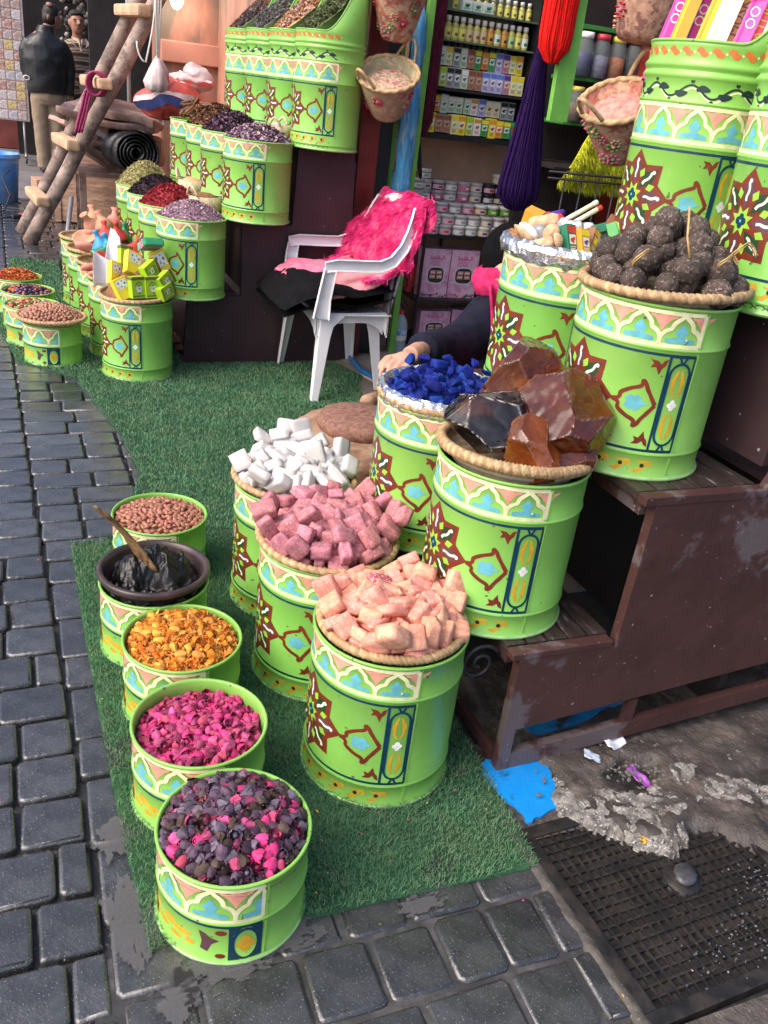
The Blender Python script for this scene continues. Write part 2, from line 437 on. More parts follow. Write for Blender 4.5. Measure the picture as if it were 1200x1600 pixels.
for _ in range(220):
    a = U(0, 6.28); r = abs(rnd.gauss(0, .12)); x, y = (1.2 + r * math.cos(a), 1.13 + r * .5 * math.sin(a)) if rnd.random() < .7 else (U(1.05, 1.7), U(1.1, 1.24))
    s = U(.002, .007); g.ell((x, y, .012), (s, s * U(.6, 1), s * .6), 5, 3, 0, (0, 0, U(0, 3)), .3, False)
tag(stuff(g.obj('loose_gravel', M('grit', (.12, .115, .105), .8, .4, 200))), 'loose grit and crumbs scattered over broken concrete by the grate', 'gravel')

# ---- blue paint spill
m_bluepaint = M('blue_paint', (.012, .27, .72), .10, .10, 8, spec=.7, bump=.25, bscale=16, col2=(.02, .13, .30), mscale=16, mlo=.58, mhi=.72)
BLUE = [(.885, 1.262), (.93, 1.268), (.98, 1.262), (1.035, 1.235), (1.03, 1.19), (1.012, 1.145), (1.015, 1.11), (1.0, 1.098), (.955, 1.085), (.915, 1.072), (.895, 1.07), (.905, 1.10), (.893, 1.125), (.878, 1.15), (.872, 1.2), (.876, 1.24)]
def smooth(poly, n=3, w=.0):
    for _ in range(n):
        out = []
        for i in range(len(poly)):
            a, b = poly[i], poly[(i + 1) % len(poly)]
            out += [(a[0] * .75 + b[0] * .25, a[1] * .75 + b[1] * .25), (a[0] * .25 + b[0] * .75, a[1] * .25 + b[1] * .75)]
        poly = out
    return [(p[0] + w * n1((p[0], p[1], 0), 60), p[1] + w * n1((p[0], p[1], 3), 60)) for p in poly]
g = G(); g.prism(smooth(BLUE, 2, .006), 'z', -.004, .002)
tag(g.obj('paint_spill', m_bluepaint), 'bright blue paint spill on the ground at the corner of the brown bench', 'paint spill')
g = G(); g.prism(smooth([(1.02, 1.30), (1.12, 1.29), (1.25, 1.33), (1.42, 1.36), (1.40, 1.44), (1.2, 1.45), (1.05, 1.42)], 2, .01), 'z', -.02, .024)
tag(g.obj('blue_sheet', M('blue_sheet', (.02, .22, .5), .35, .3, 12, col2=(.04, .05, .06), mscale=10)), 'blue plastic sheet lying in the dark under the brown bench', 'sheet')

# ---- cast iron drain cover
m_iron = M('cast_iron', (.014, .013, .0125), .5, .4, 30, bump=.7, bscale=120, rough2=.35, col2=(.035, .028, .024), mscale=14)
cov = thing('drain_cover', 'square cast iron drain cover with waffle grid in the lower right corner', 'drain cover', (.885, .615, -.004), (0, 0, R_(2.5)))
CW, CD = .50, .445
g = G(); g.box((CW / 2, CD / 2, -.012), (CW, CD, .012)); g.obj('plate', m_iron, cov)
g = G()
for (a, b) in (((CW / 2, .014), (CW, .028)), ((CW / 2, CD - .014), (CW, .028)), ((.014, CD / 2), (.028, CD - .056)), ((CW - .014, CD / 2), (.028, CD - .056))): g.box((*a, -.0005), (*b, .012), 0, None, .002)
g.obj('frame', m_iron, cov)
gx = G(); gx.box((0, CD / 2, -.003), (.0045, CD - .056, .007)); mx = gx.mesh('grid_bar', [m_iron])
gy = G(); gy.box((CW / 2, 0, -.0035), (CW - .056, .0045, .007)); my = gy.mesh('grid_bar', [m_iron])
for i in range(1, 22): link('grid_bar', mx, cov, (.028 + i * .0202, 0, 0))
for i in range(1, 19): link('grid_bar', my, cov, (0, .028 + i * .0205, 0))
g = G(); g.lathe([(0.0005, .004), (.02, .004), (.024, .001), (.036, .001), (.04, -.006)], 20, 0, (.265, .235, 0)); g.obj('lifting_boss', m_iron, cov)
g = G()
for _ in range(190):
    c = rnd.choice(((.42, .17), (.36, .12), (.28, .10), (.44, .2), (.2, .08))); x = c[0] + rnd.gauss(0, .04); y = c[1] + rnd.gauss(0, .03)
    s = U(.001, .0035); g.ell((.885 + x, .615 + y, .001), (s, s * U(.5, 1), s * .7), 5, 3, 0, (0, 0, U(0, 3)), .3, False)
tag(stuff(g.obj('glass_crumbs', M('crumb', (.085, .088, .10), .2, .6, 300, spec=.8))), 'pale wet crumbs scattered over the drain cover', 'crumbs')
g = G(); g.ell((.262, .245, .006), (.032, .024, .012), 12, 7, 0, (.1, .05, .5), .16); o = g.obj('wet_stone', M('wetstone', (.05, .05, .055), .12, .3, 60, bump=.6, bscale=90), None, (.885, .615, 0)); tag(o, 'small wet grey stone lying on the middle of the drain cover', 'stone')
# kerb of rough cement along the cover
g = G()
vs = []
for i in range(41):
    t = i / 40; y = .40 + .66 * t
    for k, (dx, z) in enumerate(((-.032, -.014), (-.024, .002), (-.008, .005), (.006, -.01))): vs.append((.872 - .03 * (t - .9) + dx + .006 * n1((t, k, 0), 14), y, z + .003 * n1((t * 3, k, 1), 12)))
g.add(vs, [(i * 4 + k, i * 4 + k + 1, i * 4 + k + 5, i * 4 + k + 4) for i in range(40) for k in range(3)], 0, True)
struct(g.obj('cement_strip', M('cement_strip', (.070, .062, .054), .75, .4, 40, bump=.8, bscale=90, speck=(.25, .23, .21), sscale=220, sthr=.72)))
g = G(); g.box((1.15, .55, -.012), (.6, .12, .02)); struct(g.obj('cement_ground', m_conc))

# cement smears: thin film whose ragged outline comes from noise
ms = bpy.data.materials.new('cement_film'); ms.use_nodes = True; n = ms.node_tree.nodes; l = ms.node_tree.links; pb = n['Principled BSDF']; pb.inputs['Base Color'].default_value = (.105, .10, .105, 1); pb.inputs['Roughness'].default_value = .55
tc = n.new('ShaderNodeTexCoord'); ln = n.new('ShaderNodeVectorMath'); ln.operation = 'LENGTH'; l.new(tc.outputs['Object'], ln.inputs[0])
oi = n.new('ShaderNodeTexNoise'); oi.noise_dimensions = '4D'; oi.inputs['Scale'].default_value = 3.2; oi.inputs['Detail'].default_value = 7; oi.inputs['Roughness'].default_value = .6; l.new(tc.outputs['Object'], oi.inputs['Vector'])
ob_ = n.new('ShaderNodeObjectInfo'); mm = n.new('ShaderNodeMath'); mm.operation = 'MULTIPLY'; mm.inputs[1].default_value = 50; l.new(ob_.outputs['Random'], mm.inputs[0]); l.new(mm.outputs[0], oi.inputs['W'])
ma = n.new('ShaderNodeMath'); ma.operation = 'MULTIPLY_ADD'; ma.inputs[1].default_value = -.42; l.new(ln.outputs['Value'], ma.inputs[0]); l.new(oi.outputs[0], ma.inputs[2])
mr = n.new('ShaderNodeMapRange'); mr.inputs[1].default_value = .22; mr.inputs[2].default_value = .26; mr.inputs[4].default_value = .7; l.new(ma.outputs[0], mr.inputs[0]); l.new(mr.outputs[0], pb.inputs['Alpha'])
for (cx, cy, sx, sy) in ((.085, 1.05, .06, .14), (.085, 1.24, .05, .08), (.215, .93, .12, .06), (.33, .955, .10, .05), (.15, .90, .05, .08), (.60, .945, .07, .03)):
    g = G(); g.add([(-1, -1, 0), (1, -1, 0), (1, 1, 0), (-1, 1, 0)], [(0, 1, 2, 3)])
    o = struct(g.obj('cement_smear', ms, None, (cx, cy, .0055))); o.scale = (sx, sy, 1)

# ---- litter
def litter(name, label, cat, loc, dims, col, rot):
    g = G(); W, L = dims
    g.sheet(lambda u, v: ((u - .5) * W, (v - .5) * L, .008 * n1((u * 2, v * 2, loc[0] * 9), 1.5) + .012 * (u - .5) ** 2), 8, 8)
    o = g.obj(name, M(name + '_m', col, .35, .2, 50), None, loc, rot); md = o.modifiers.new('thick', 'SOLIDIFY'); md.thickness = .0012
    return tag(o, label, cat)
litter('plastic_wrapper', 'crumpled clear and purple plastic cup in the concrete hole', 'wrapper', (1.225, 1.125, .0), (.03, .06), (.45, .10, .55), (.3, .2, .5))
litter('paper_scrap', 'torn white and blue paper scrap beneath the bench rail', 'paper scrap', (1.22, 1.222, .022), (.05, .035), (.65, .68, .75), (.2, 0, .3))
litter('foil_scrap', 'pale blue foil scrap beside the hole in the concrete', 'foil scrap', (1.13, 1.185, .03), (.03, .04), (.5, .58, .7), (.3, .1, 1))
litter('leaf_scrap', 'small yellow orange leaf at the edge of the concrete lump', 'leaf', (1.11, .955, .012), (.018, .014), (.75, .4, .03), (.1, .1, .4))

# ================================================================ BENCHES
m_brown = M('brown_paint', (.062, .027, .024), .45, .18, 8, bump=.35, bscale=24, bump2=.2, b2scale=160, col2=(.115, .088, .090), mscale=4.6, mlo=.535, mhi=.60, rough2=.6, spec=.4, speck=(.26, .22, .22), sscale=95, sthr=.75)
m_brown2 = M('brown_paint_clean', (.040, .020, .025), .5, .15, 8, bump=.15, bscale=30, speck=(.3, .28, .28), sscale=60, sthr=.75)
m_darkwood = M('dark_slat', (.040, .028, .026), .4, .3, 14, bump=.35, bscale=40, col2=(.16, .14, .15), mscale=14, mlo=.6, mhi=.7, stretch=(4, 1, 4))
m_inner_shade = M('bench_inside_shade', (.010, .008, .008), .8)
m_scroll = M('wrought_iron', (.035, .034, .036), .45, .2, 30, metal=.3, spec=.5)
def spiral(cx, cz, r, turns, n=40, s=1, a0=0):
    return [(cx + s * (r * (1 - .86 * i / n)) * math.cos(a0 + turns * 2 * PI * i / n), (cz + (r * (1 - .86 * i / n)) * math.sin(a0 + turns * 2 * PI * i / n))) for i in range(n + 1)]
def scroll_part(parent, plane, at, r, turns=1.6, s=1, a0=0, th=.005):
    pts = spiral(0, 0, r, turns, 36, s, a0)
    P = [(p[0], 0, p[1]) if plane == 'y' else (0, p[0], p[1]) for p in pts]
    g = G(); g.tube(P, th, 6); return g.obj('iron_scroll', m_scroll, parent, at)
B = thing('display_bench', 'brown painted stepped display bench carrying drums, on broken concrete at right', 'bench', (.9, 1.225, 0))
ox, oy = -.9, -1.225
T1, T2, T3 = .325, .673, 1.02
X1, X2, X3 = .905, 1.15, 1.435
yb = 2.06
def bpart(fn, name, mat=m_brown):
    g = G(); fn(g); return g.obj(name, mat, B, (ox, oy, 0))
# end panel: stepped outline, slot cut below
bpart(lambda g: g.prism([(X1, .115), (X1 + .02, .115), (1.62, .185), (2.35, .285), (2.35, T2 - .02), (X3 + .03, T2 - .02), (X2, T2 - .02), (X2 - .004, T1 - .016), (X1, T1 - .016)], 'y', 1.225, 1.25), 'end_panel')
bpart(lambda g: (g.box((X1 + .014, 1.2375, .056), (.028, .025, .118)), g.prism([(X1 + .028, .0), (2.3, .125), (2.3, .165), (X1 + .028, .045)], 'y', 1.227, 1.248), g.prism([(1.235, .04), (1.26, .043), (1.26, .14), (1.235, .137)], 'y', 1.229, 1.246)), 'bottom_rail')
bpart(lambda g: g.prism([(X3, T2), (X3 + .035, T2), (X3 + .22, 1.04), (X3 + .17, 1.04)], 'y', 1.226, 1.249), 'end_post')
bpart(lambda g: g.box((1.62, 1.30, .80), (.04, .03, .40), 0, (0, .42, 0)), 'brace', M('raw_brace', (.12, .07, .045), .6, .3, 14))
def slats(xa, xb, z, n, name='slat'):
    wd = (xb - xa) / n
    for i in range(n):
        g = G(); g.box((xa + wd * (i + .5), (1.255 + yb) / 2, z - .009), (wd - .006, yb - 1.262, .018), 0, None, .002); g.obj(name, m_darkwood, B, (ox, oy, U(-.001, .001)))
def board(c, d, name='board', mat=m_brown): bpart(lambda g: g.box(c, d, 0, None, .002), name, mat)
slats(X1 - .02, X2 - .005, T1, 5); slats(X2 - .03, X3, T2, 6); slats(X3 - .02, 1.95, T3, 6)
board((X1 + .105, 1.2385, T1 - .008), (.25, .03, .016), 'step_edge'); board((X2 + .13, 1.2385, T2 - .010), (.32, .03, .02), 'step_edge')
board((X2 + .006, 1.655, T2 - .04), (.03, .79, .035), 'front_rail'); board((X1 + .0, 1.655, T1 - .032), (.024, .79, .03), 'front_rail'); board((X3 + .012, 1.655, .86), (.02, .79, .3), 'riser', m_brown2)
board((1.55, 1.655, .34), (.02, .79, .62), 'inner_shade_board', m_inner_shade)  # added near-black board, its colour stands in for shade inside the open bench
bpart(lambda g: g.prism([(X1, .03), (2.0, .03), (2.0, T3 - .02), (X3, T3 - .02), (X3, T2 - .02), (X2, T2 - .02), (X2, T1 - .02), (X1, T1 - .02)], 'y', yb - .01, yb + .01), 'far_end_panel', m_brown2)
board((X1 + .008, 1.655, .018), (.016, .79, .03), 'foot_rail'); board((X1 + .015, 2.03, .16), (.03, .03, .29), 'post'); board((X2 + .012, 2.03, .33), (.026, .026, .62), 'post')
s1 = scroll_part(B, 'y', (ox + .845, oy + 1.285, T1 - .058), .048, 1.7, 1, R_(20), .0045)
board((1.95, 1.655, .66), (.9, .78, .016), 'back_board', m_brown2)

# far bench on the left, end panel facing the camera
B2 = thing('display_bench', 'dark maroon stepped display bench behind the white plastic chair', 'bench', (1.1, 4.25, 0)); B = B2; ox, oy = -1.1, -4.25
bpart(lambda g: g.prism([(.70, .0), (1.575, 0), (1.52, 1.045), (1.235, 1.04), (1.225, .69), (.975, .685), (.985, .335), (.72, .33)], 'y', 4.25, 4.28), 'end_panel', m_brown2)
for (a, b, z) in ((.72, .98, .345), (.985, 1.235, .70), (1.245, 1.52, 1.05)):
    board(((a + b) / 2 - .035, 5.35, z - .008), (b - a + .04, 2.14, .016), 'step_board', m_brown2)
for (x, z0, z1) in ((.985, .35, .69), (1.25, .70, 1.04)): board((x + .015, 5.35, (z0 + z1) / 2), (.02, 2.12, z1 - z0 - .02), 'riser', m_brown2)
board((1.54, 5.35, .5), (.02, 2.1, 1.0), 'back_board', m_brown2)
# ================================================================ PAINTED SPICE DRUMS
m_green = M('drum_green', (.215, .475, .085), .26, .08, 5, bump=.05, bscale=9, spec=.5, rvar=.07, hvar=.006, rough2=.40, speck=(.10, .13, .06), sscale=60, sthr=.735, woff=True, bump2=.04, b2scale=60, col2=(.26, .52, .12), mscale=7, mlo=.50, mhi=.75)
m_green_in = M('drum_green_inside', (.14, .38, .07), .5, .1, 10)
def P(n, c, r=.35): return M('paint_' + n, c, r, .16, 34, bump=.15, bscale=70, woff=True, col2=(.20, .42, .07), mscale=60, mlo=.70, mhi=.73)
PM = [P('cream', (.74, .72, .42)), P('navy', (.005, .040, .075)), P('brick', (.165, .027, .014)), P('blue', (.13, .42, .50)), P('pink', (.72, .30, .22)),
      P('lime', (.27, .55, .05)), P('plum', (.10, .045, .055)), P('dark', (.016, .05, .018)), P('drop', (.80, .72, .58)), P('orange', (.62, .34, .025)), P('white', (.82, .82, .76)), P('ribbon', (.62, .16, .04)), P('ink', (.012, .03, .03))]
CREAM, NAVY, BRICK, BLUEP, PINK, LIME, PLUM, DARK, DROP, ORANGE, WHITE, RIBBON, INK = range(13)
class Decal:
    """flat painted shapes in (arc length, height), wrapped on a cylinder; each layer a hair proud of the one below"""
    def __init__(s): s.p = []
    def poly(s, pts, mi, layer=0): s.p.append((pts, mi, layer)); return s
    def stroke(s, pts, w, mi, layer=0, closed=False, taper=None):
        n = len(pts); L = []; R = []
        for i in range(n):
            a = pts[i - 1] if (i or closed) else pts[i]; b = pts[(i + 1) % n] if (i < n - 1 or closed) else pts[i]
            dx, dy = b[0] - a[0], b[1] - a[1]; d = math.hypot(dx, dy) or 1
            ww = (w if taper is None else w * taper[i]) / 2 * (1 + .18 * n1((pts[i][0], pts[i][1], layer), 55))
            L.append((pts[i][0] - dy / d * ww, pts[i][1] + dx / d * ww)); R.append((pts[i][0] + dy / d * ww, pts[i][1] - dx / d * ww))
        for i in range(n if closed else n - 1):
            j = (i + 1) % n; s.p.append(([L[i], L[j], R[j], R[i]], mi, layer))
        return s
    def disc(s, x, y, r, mi, layer=0, ry=None, n=14): return s.poly([(x + r * math.cos(2 * PI * i / n), y + (ry or r) * math.sin(2 * PI * i / n)) for i in range(n)], mi, layer)
    def build(s, R, half=1e9):
        st = R * R_(3.75); vs = []; fs = []; mi = []; nrm = []
        for pts, m_, lay in s.p:
            if len(pts) > 4 or True:
                tri = tessellate_polygon([[Vector((p[0], p[1], 0)) for p in pts]])
            for t in tri:
                T = [pts[i] for i in t]
                k0 = int(math.floor(min(max(min(p[0] for p in T), -half), half) / st)); k1 = int(math.floor(min(max(p[0] for p in T), half) / st))
                for k in range(k0, k1 + 1):
                    poly = T
                    for lim, sg in ((max(k * st, -half), 1), (min((k + 1) * st, half), -1)):
                        out = []
                        for i in range(len(poly)):
                            a, b = poly[i], poly[(i + 1) % len(poly)]
                            da, db = (a[0] - lim) * sg, (b[0] - lim) * sg
                            if da >= 0: out.append(a)
                            if (da > 0) != (db > 0) and abs(da - db) > 1e-12:
                                q = da / (da - db); out.append((a[0] + (b[0] - a[0]) * q, a[1] + (b[1] - a[1]) * q))
                        poly = out
                        if len(poly) < 3: break
                    if len(poly) < 3: continue
                    ar = abs(sum(poly[i - 1][0] * poly[i][1] - poly[i][0] * poly[i - 1][1] for i in range(len(poly))))
                    if ar < 1e-9: continue
                    o = len(vs); rr = R + .00045 + .0003 * lay
                    if sum(poly[i - 1][0] * poly[i][1] - poly[i][0] * poly[i - 1][1] for i in range(len(poly))) < 0: poly = poly[::-1]
                    for (x, z) in poly:
                        th = PI + x / R; vs.append((rr * math.cos(th), rr * math.sin(th), z)); nrm.append((math.cos(th), math.sin(th), 0))
                    fs.append(tuple(range(o, o + len(poly)))); mi.append(m_)
        me = bpy.data.meshes.new('painted'); me.from_pydata(vs, [], fs)
        for m_ in PM: me.materials.append(m_)
        me.polygons.foreach_set('material_index', mi); me.polygons.foreach_set('use_smooth', [True] * len(fs)); me.update()
        me.normals_split_custom_set_from_vertices(nrm)
        return me
def smooth_line(p, k=2):
    for _ in range(k):
        q = [p[0]]
        for a, b in zip(p[:-1], p[1:]): q += [(a[0] * .75 + b[0] * .25, a[1] * .75 + b[1] * .25), (a[0] * .25 + b[0] * .75, a[1] * .25 + b[1] * .75)]
        p = q + [p[-1]]
    return p
def mir(pts, c): return [(2 * c - x, z) for x, z in pts]
def trefoil(D, c, z, h, w, mi, lay):
    half = [(.10, .0), (.26, .04), (.40, -.02), (.52, .06), (.50, .22), (.36, .26), (.24, .30), (.13, .34), (.12, .44), (.22, .54), (.23, .66), (.12, .76), (.08, .88), (0, 1)]
    pts = [(-x, y) for x, y in reversed(half[:-1])] + [(0, .06)] + half
    D.poly([(c + x * w, z + y * h) for x, y in pts], mi, lay)
def fleur(D, c, z, h, w, mi, lay):     # hanging from the band's top edge
    pts = [(-.5, 1), (-.45, .84), (-.30, .74), (-.22, .56), (-.10, .34), (0, 0), (.10, .34), (.22, .56), (.30, .74), (.45, .84), (.5, 1), (.25, .93), (0, 1), (-.25, .93)]
    D.poly([(c + x * w, z + y * h) for x, y in pts], mi, lay)
def arch_band(z0, z1, peaks, p, ends):
    D = Decal(); h = z1 - z0; a, b = ends
    for z in (z0, z1): D.stroke([(a + (b - a) * i / 40, z) for i in range(41)], .008, CREAM, 1)
    for x in (a, b): D.stroke([(x, z0), (x, z0 + h / 2), (x, z1)], .0075, CREAM, 2)
    og = smooth_line([(.50, .02), (.497, .20), (.47, .34), (.385, .46), (.28, .515), (.255, .56), (.235, .68), (.15, .80), (.06, .88), (0, .985)])
    for c in peaks:
        for s in (-1, 1):
            D.stroke([(c + s * x * p, z0 + y * h) for x, y in og], .0082, CREAM, 2)
        trefoil(D, c, z0 + .09 * h, h * .60, p * .70, BLUEP, 0)
    for c in sorted({round(c + s * p / 2, 4) for c in peaks for s in (-1, 1)}):
        if a - .01 < c < b + .01: fleur(D, c, z0 + .42 * h, h * .52, p * .66, PINK, 0)
    return D.build(0, 1) if False else D
def star(D, cx, cz, R):
    C = lambda r, a: (cx + r * R * math.sin(R_(a)), cz + r * R * .96 * math.cos(R_(a)))
    D.poly([C(1.0 if i % 2 == 0 else .74, 22.5 * i) for i in range(16)], BRICK, 0)
    for k in range(8):
        a = 45 * k
        D.poly([C(.88, a), C(.60, a + 16), C(.22, a), C(.60, a - 16)], PLUM if k % 2 == 0 else DARK, 1)
        D.poly([C(.665, a + 22.5), C(.54, a + 22.5 + 9), C(.43, a + 22.5), C(.54, a + 22.5 - 9)], LIME, 1)
        pts = smooth_line([C(.38, a + 1), C(.46, a - 2), C(.56, a + 2.2), C(.66, a + .5), C(.70, a - 2), C(.77, a - .5)])
        D.stroke(pts, .0060, DROP, 2, taper=[.3] + [.95] * (len(pts) - 2) + [1.1]); D.disc(*C(.76, a), .0042, DROP, 3)
    D.poly([C(.30 if i % 2 == 0 else .165, 22.5 + 22.5 * i) for i in range(16)], LIME, 1)
    for k in range(4): D.disc(*C(.075, 90 * k), .0068, NAVY, 2, .0075, 10)
    D.disc(cx, cz, .003, BLUEP, 3)
def leaf(D, x0, x1, cz, hh, s=1):
    up_ = [(0, .0), (.14, .05), (.18, .16), (.16, .26), (.26, .38), (.42, .52), (.58, .60), (.63, .70), (.60, .86), (.70, .74), (.74, .58), (.84, .36), (.92, .18), (1, 0)]
    for sg in (1, -1):
        D.stroke([(x0 + (x1 - x0) * x, cz + sg * y * hh) for x, y in smooth_line(up_)], .0082, BRICK, 1)
    trefoil_pts = [(.34, .0), (.30, .16), (.42, .26), (.52, .22), (.56, .30), (.66, .22), (.70, .08), (.86, 0)]
    D.poly([(x0 + (x1 - x0) * x, cz + y * hh) for x, y in trefoil_pts] + [(x0 + (x1 - x0) * x, cz - y * hh) for x, y in reversed(trefoil_pts)], BLUEP, 0)
def corner_fleur(D, x, z, s, sx, sz):
    pts = [(0, 0), (-.35, .30), (-1, .36), (-.7, .02), (-.9, -.4), (-.42, -.30), (-.05, -1), (.12, -.42), (.4, -.1), (.55, .5), (.2, .35)]
    D.poly([(x + sx * a * s, z + sz * b * s) for a, b in pts], BRICK, 0)
def panel(D, x0, x1, z0, z1, flip=False):
    xc = (x0 + x1) / 2; W = x1 - x0; H = z1 - z0
    for x in (x0, x1): D.stroke([(x, z0), (x, (z0 + z1) / 2), (x, z1)], .0052, NAVY, 1)
    for z in (z0, z1): D.stroke([(x0, z), (xc, z), (x1, z)], .0052, NAVY, 2)
    rx = W * .40; pts = []
    for i in range(13): a = PI * i / 12; pts.append((xc + rx * math.cos(a), z1 - .017 - rx + rx * 1.15 * math.sin(a)))
    for i in range(13): a = PI + PI * i / 12; pts.append((xc + rx * math.cos(a), z0 + .017 + rx + rx * 1.15 * math.sin(a)))
    D.stroke(pts, .0050, NAVY, 3, closed=True)
    for zz, sg in ((z1, -1), (z0, 1)):
        D.stroke([(xc - .008, zz), (xc - .003, zz + sg * .010), (xc, zz + sg * .014)], .0045, NAVY, 3); D.stroke([(xc + .008, zz), (xc + .003, zz + sg * .010), (xc, zz + sg * .014)], .0045, NAVY, 3)
    zc = (z0 + z1) / 2
    for s in (-1, 1):
        for q in (-1, 1):
            D.stroke([(xc + q * W * .16, zc + s * .030), (xc + q * W * .20, zc + s * .05), (xc + q * W * .06, zc + s * .073)], .009, ORANGE, 0, taper=[.5, 1, .35])
            D.stroke([(xc + q * W * .05, zc + s * .018), (xc + q * W * .22, zc + s * .034)], .006, ORANGE, 0, taper=[.5, 1])
    for k in range(4): D.disc(xc + .0055 * math.cos(PI / 2 * k), zc + .0065 * math.sin(PI / 2 * k), .0052, WHITE, 1)
def lower_border(z0, z1, ends, step=.042):
    D = Decal(); zc = (z0 + z1) / 2; a, b = ends; n = int((b - a) / step)
    for i in range(n):
        x = a + (b - a) * (i + .5) / n
        D.disc(x, zc + .002, .0046, INK, 2)
        q = [(x - .02, zc - .010), (x - .010, zc - .012), (x, zc - .004), (x + .008, zc + .009), (x + .016, zc + .010), (x + .019, zc + .002), (x + .014, zc - .002)]
        D.stroke(q, .0095, ORANGE, 0, taper=[.3, 1, 1.1, 1, .8, .6, .3])
        D.stroke([(x - .012, zc + .012), (x - .005, zc + .008), (x + .002, zc + .012)], .004, ORANGE, 0)
    return D
PITCH_A = .0812
def large_decor(R=.16):
    peaks = [(i + .5) * PITCH_A for i in range(-3, 3)]; E = .2455
    A = arch_band(.287, .350, peaks, PITCH_A, (-E, E))
    D = Decal(); E2 = .2490
    for z in (.268, .066): D.stroke([(-E2 + 2 * E2 * i / 40, z) for i in range(41)], .0055, NAVY, 0)
    star(D, 0, .165, .102)
    L = Decal()
    for pts in (1,):
        leaf(D, .100, .187, .164, .058)
    D2 = Decal(); leaf(D2, .100, .187, .164, .058)
    for pts, m_, lay in D2.p: D.p.append((mir(pts, 0), m_, lay))
    for s in (1, -1):
        D3 = Decal(); panel(D3, .1955, .2475, .067, .267); corner_fleur(D3, .180, .249, .022, 1, 1); corner_fleur(D3, .180, .086, .022, 1, -1)
        for pts, m_, lay in D3.p: D.p.append((pts if s == 1 else mir(pts, 0), m_, lay))
    B_ = lower_border(.012, .050, (-.23, .215))
    return [('arch_frieze', A.build(R)), ('medallion_painting', D.build(R)), ('scroll_border', B_.build(R))]
def small_decor(R=.13):
    peaks = [-.1953, -.1113, -.0273, .0567, .1407, .2247]; E = .2285
    A = arch_band(.104, .176, peaks, .084, (-E, E))
    A.p = A.p
    D = Decal()
    for z in (.090, .006): D.stroke([(-E + 2 * E * i / 40, z) for i in range(41)], .0055, NAVY, 0)
    for s in (1, -1):
        Q = Decal(); x0, x1 = .1765, .2265; xc = .2015; zc = .048
        for x in (x0, x1): Q.stroke([(x, .008), (x, .05), (x, .088)], .007, NAVY, 1)
        Q.poly([(x0, .008), (x0 + .018, .008), (x0, .03)], NAVY, 1); Q.poly([(x1, .008), (x1, .03), (x1 - .018, .008)], NAVY, 1); Q.poly([(x0, .088), (x0, .066), (x0 + .018, .088)], NAVY, 1); Q.poly([(x1, .088), (x1 - .018, .088), (x1, .066)], NAVY, 1)
        Q.stroke([(xc + .022 * math.cos(2 * PI * i / 20), zc + .036 * math.sin(2 * PI * i / 20)) for i in range(20)], .006, NAVY, 2, closed=True)
        for k in range(4): Q.disc(xc + .007 * math.cos(PI / 2 * k), zc + .010 * math.sin(PI / 2 * k), .0085, ORANGE, 1, .010)
        Q.disc(.160, .076, .010, BRICK, 0, .006); Q.disc(.160, .020, .009, BRICK, 0, .006)
        fx, fz = .132, .052
        Q.poly([(fx - .004, fz), (fx - .010, fz + .024), (fx + .001, fz + .020), (fx + .010, fz + .012), (fx + .026, fz + .005), (fx + .013, fz - .004), (fx + .006, fz - .024), (fx - .007, fz - .018)], PLUM, 0)
        for (x, z, w_, h_) in ((.088, .055, .020, .008), (.060, .060, .018, .010), (.035, .040, .022, .007), (.075, .036, .014, .006), (.105, .040, .010, .007), (.018, .062, .014, .008)): Q.disc(x, z, w_, ORANGE, 0, h_)
        Q.stroke([(.004, .02), (.008, .05), (.004, .078)], .006, BRICK, 1); Q.stroke([(.012, .02), (.014, .05)], .004, BRICK, 1)
        for pts, m_, lay in Q.p: D.p.append((pts if s == 1 else mir(pts, 0), m_, lay))
    return [('arch_frieze', A.build(R, .2315)), ('lower_painting', D.build(R))]
